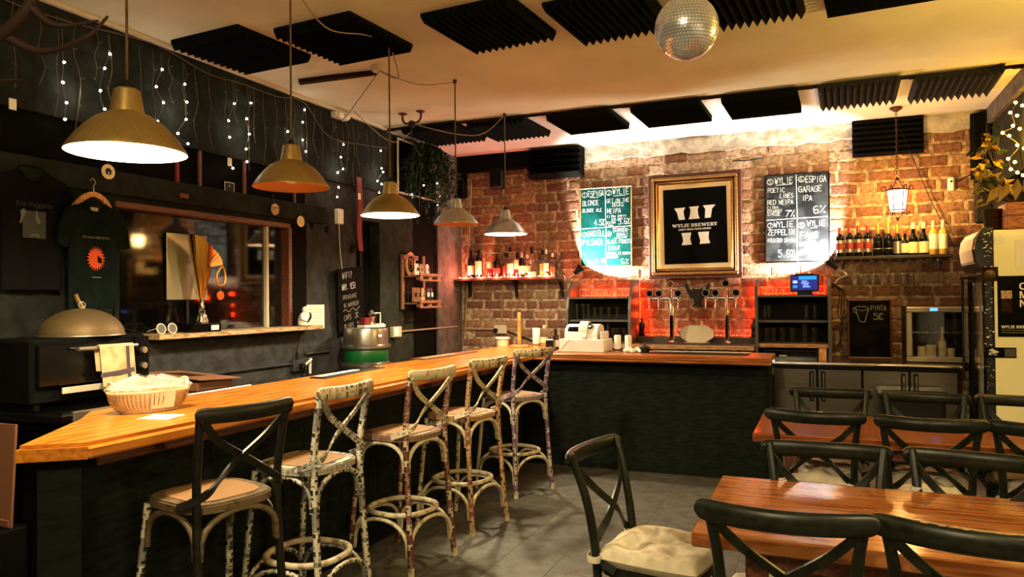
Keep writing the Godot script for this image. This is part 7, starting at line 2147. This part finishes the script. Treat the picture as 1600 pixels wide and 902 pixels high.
	part("disc", glathe([[0.0, 0.002], [0.034, 0.002], [0.034, 0.0]], 24, Vector3.ZERO, Basis(Vector3.RIGHT, PI / 2)), M.white, t)
	t = thing("fridge_note", "pale paper note on the fridge's cream side at the picture edge", "paper", Vector3(1.41, 1.83, -6.597))
	part("sheet", gbox(Vector3.ZERO, Vector3(0.14, 0.2, 0.002)), M.paper, t)
	# crate and dry plant on top
	t = thing("wooden_crate", "orange-brown wooden crate on top of the fridge", "crate", Vector3(1.5, 2.0105, -6.78))
	for s in [-1, 1]:
		for i in 2:
			part("board", gbox(Vector3(0, 0.06 + i * 0.1, s * 0.14), Vector3(0.4, 0.095, 0.014), 0.003), M.crate_wood, t)
			part("end_board", gbox(Vector3(s * 0.2, 0.06 + i * 0.1, 0), Vector3(0.014, 0.095, 0.266), 0.003), M.crate_wood, t)
	part("bottom", gbox(Vector3(0, 0.008, 0), Vector3(0.386, 0.014, 0.266)), M.crate_wood, t)
	t = thing("dried_plant", "dry yellowing plant with broad leaves above the fridge in the right corner", "plant", Vector3(1.29, 2.25, -6.95))
	var stems := G.new()
	var lv := G.new()
	var dk := G.new()
	for i in 30:
		var a := curve([Vector3(0.1, -0.04, 0.15), Vector3(rng.randf_range(-0.1, 0.06), 0.15, 0.0), Vector3(rng.randf_range(-0.16, 0.06), rng.randf_range(-0.1, 0.7), rng.randf_range(-0.3, 0.1))], 6)
		stems.tube(a, 0.003, 4)
		for j in 5:
			var q: Vector3 = a[rng.randi_range(4, a.size() - 1)]
			leaf(dk if j % 2 else lv, q, Vector3(rng.randf_range(-1, 1), rng.randf_range(-0.8, 0.6), rng.randf_range(-0.4, 1)), Vector3(0, 0.6, 1), rng.randf_range(0.06, 0.12), rng.randf_range(0.03, 0.05))
	for q in [[0.05, 0.14, 0.2, -0.5], [0.1, 0.16, 0.22, -0.1], [0.14, 0.15, 0.2, 0.35], [0.0, 0.12, 0.18, -0.75]]:
		leaf(lv, Vector3(q[0], q[1], q[2]), Vector3(q[3], -1, 0.1), Vector3(0, 0.1, 1), 0.17, 0.075)
	stems.tube(curve([Vector3(0.1, 0.3, 0.0), Vector3(-0.1, 0.28, -0.1), Vector3(-0.24, 0.22, -0.2)], 6), 0.006, 5)
	part("stems", stems, M.antler, t)
	var o := part("dry_leaves", lv, M.leaf_dry, t)
	o.set_meta("kind", "stuff")
	o = part("dark_leaves", dk, M.leaf, t)
	o.set_meta("kind", "stuff")
	part("pot", glathe([[0.0, -0.24], [0.06, -0.24], [0.08, -0.06], [0.0, -0.07]], 16, Vector3(-0.04, 0, 0.1)), M.trim_dark, t)
	# warm string lights in the corner
	t = thing("warm_light_string", "string of warm bulbs hanging in the dry plant in the upper right corner", "string lights", Vector3(1.4, 2.9, -6.85))
	var pts := [Vector3(0.02, 0.12, 0), Vector3(-0.02, 0.04, 0.02), Vector3(0.0, -0.06, 0.0), Vector3(-0.06, -0.1, -0.05), Vector3(0.02, -0.22, 0.03), Vector3(-0.04, -0.32, 0.02), Vector3(-0.02, -0.4, 0.0), Vector3(0.05, -0.46, 0.05)]
	part("wire", gtube(curve(pts, 5), 0.003, 5), M.wire, t)
	g = G.new()
	g.ball(Vector3.ZERO, 0.013, 8)
	var bm := g.mesh()
	for p in pts:
		part("bulb", bm, M.led_warm, t, at(p + Vector3(-0.012, 0, 0.012)))
		part("bulb", bm, M.led_warm, t, at(p + Vector3(0.03, -0.03, 0.02)))
	omni("string_light", Vector3(1.37, 2.72, -6.75), Color(1.0, 0.72, 0.22), 0.55, 0.06)

func fairy_lights() -> void:
	# curtain of small cold lights along the upper left wall
	var t := thing("light_curtain", "icicle string of small white lights hanging along the upper left wall", "string lights", Vector3(-4.02, 3.17, -2.4), 0.0)
	var o := t.position
	var line := []
	for q in [[-1.9, 3.1], [-2.4, 3.16], [-2.7, 3.15], [-3.02, 3.167], [-3.3, 3.2], [-3.6, 3.215], [-4.0, 3.15], [-4.32, 3.165], [-4.74, 3.167], [-5.06, 3.2], [-5.4, 2.98], [-5.9, 3.0], [-6.35, 3.05]]:
		line.append(Vector3(0, q[1], q[0]) - Vector3(0, o.y, o.z))
	line = curve(line, 6)
	part("main_wire", gtube(line, 0.0035, 5), M.wire, t)
	var bead := G.new()
	bead.ball(Vector3.ZERO, 0.0075, 8)
	var bm := bead.mesh()
	var lit := [[[-2.904, 2.908], [-2.908, 2.795], [-2.923, 2.680], [-2.911, 2.581]], [[-3.206, 3.047], [-3.175, 2.952], [-3.144, 2.807], [-3.166, 2.700]], [[-3.596, 3.063], [-3.544, 2.935], [-3.595, 2.842], [-3.548, 2.708]], [[-3.781, 3.014], [-3.792, 2.893], [-3.791, 2.774], [-3.720, 2.663], [-3.807, 2.610]], [[-4.246, 2.993], [-4.187, 2.852], [-4.186, 2.729], [-4.230, 2.509]], [[-4.426, 3.041], [-4.364, 2.905], [-4.390, 2.793], [-4.369, 2.677], [-4.375, 2.581]], [[-4.826, 2.902]], [[-5.046, 3.131], [-5.036, 3.026], [-5.027, 2.873], [-5.067, 2.783]], [[-5.602, 2.943], [-5.552, 2.818], [-5.599, 2.720], [-5.502, 2.671], [-5.530, 2.542], [-5.491, 2.450]], [[-6.203, 2.993], [-6.223, 2.825], [-6.257, 2.792], [-6.153, 2.688], [-6.210, 2.665], [-6.175, 2.578]]]
	for s in lit:
		var pts := [Vector3(0, 3.17, s[0][0]) - Vector3(0, o.y, o.z)]
		for b in s: pts.append(Vector3(rng.randf_range(0, 0.02), b[1], b[0]) - Vector3(0, o.y, o.z))
		var st := part("strand", gtube(curve(pts, 4), 0.002, 4), M.wire, t)
		for i in range(1, pts.size()):
			part("led", bm, M.led_cold, st, at(pts[i] + Vector3(0.006, 0, 0)))
	for i in 34:
		var z := -2.3 - i * 0.115 + rng.randf_range(-0.03, 0.03)
		var l := rng.randf_range(0.3, 0.68)
		var pts := [Vector3(0, 3.17, z)]
		for k in 4: pts.append(Vector3(rng.randf_range(0.0, 0.02), 3.17 - l * (k + 1) / 4, z + rng.randf_range(-0.025, 0.025)))
		for k in pts.size(): pts[k] -= Vector3(0, o.y, o.z)
		var st := G.new()
		st.tube(curve(pts, 4), 0.002, 4)
		for k in range(1, 5):
			st.tube([pts[k], pts[k] + Vector3(0.012, 0.012, rng.randf_range(-0.03, 0.03))], 0.002, 4)
		part("strand", st, M.wire, t)
	for q in [[-2.62, 2.6], [-4.2, 2.55], [-5.85, 2.5]]:
		part("tag", gbox(Vector3(0.01, q[1] - o.y, q[0] - o.z), Vector3(0.002, 0.06, 0.04)), M.paper, t)
	# the few lights in the plant
	t = thing("plant_lights", "short string of white lights hanging in the plant in the left corner", "string lights", Vector3(-3.93, 2.93, -7.2))
	var pl := [[-7.268, 2.928], [-7.192, 2.803], [-7.263, 2.67], [-7.202, 2.563]]
	var w := []
	for q in pl: w.append(Vector3(0.02, q[1] - 2.93, q[0] + 7.2))
	var wr := part("wire", gtube(curve(w, 4), 0.002, 4), M.wire, t)
	for q in w: part("led", bm, M.led_cold, wr, at(q))
	var w2 := [Vector3(0.02, -0.127, 0.0), Vector3(0.02, -0.19, 0.305), Vector3(0.02, -0.32, 0.56)]
	wr = part("wire", gtube(w2, 0.002, 4), M.wire, t)
	for q in w2.slice(1): part("led", bm, M.led_cold, wr, at(q))
	for q in [[2.75, -3.0], [2.8, -3.7], [2.8, -4.35], [2.85, -5.04], [2.7, -5.55], [2.75, -6.2]]:
		omni("curtain_light", Vector3(-3.97, q[0], q[1]), Color(1.0, 0.95, 0.86), 0.02, 0.01)
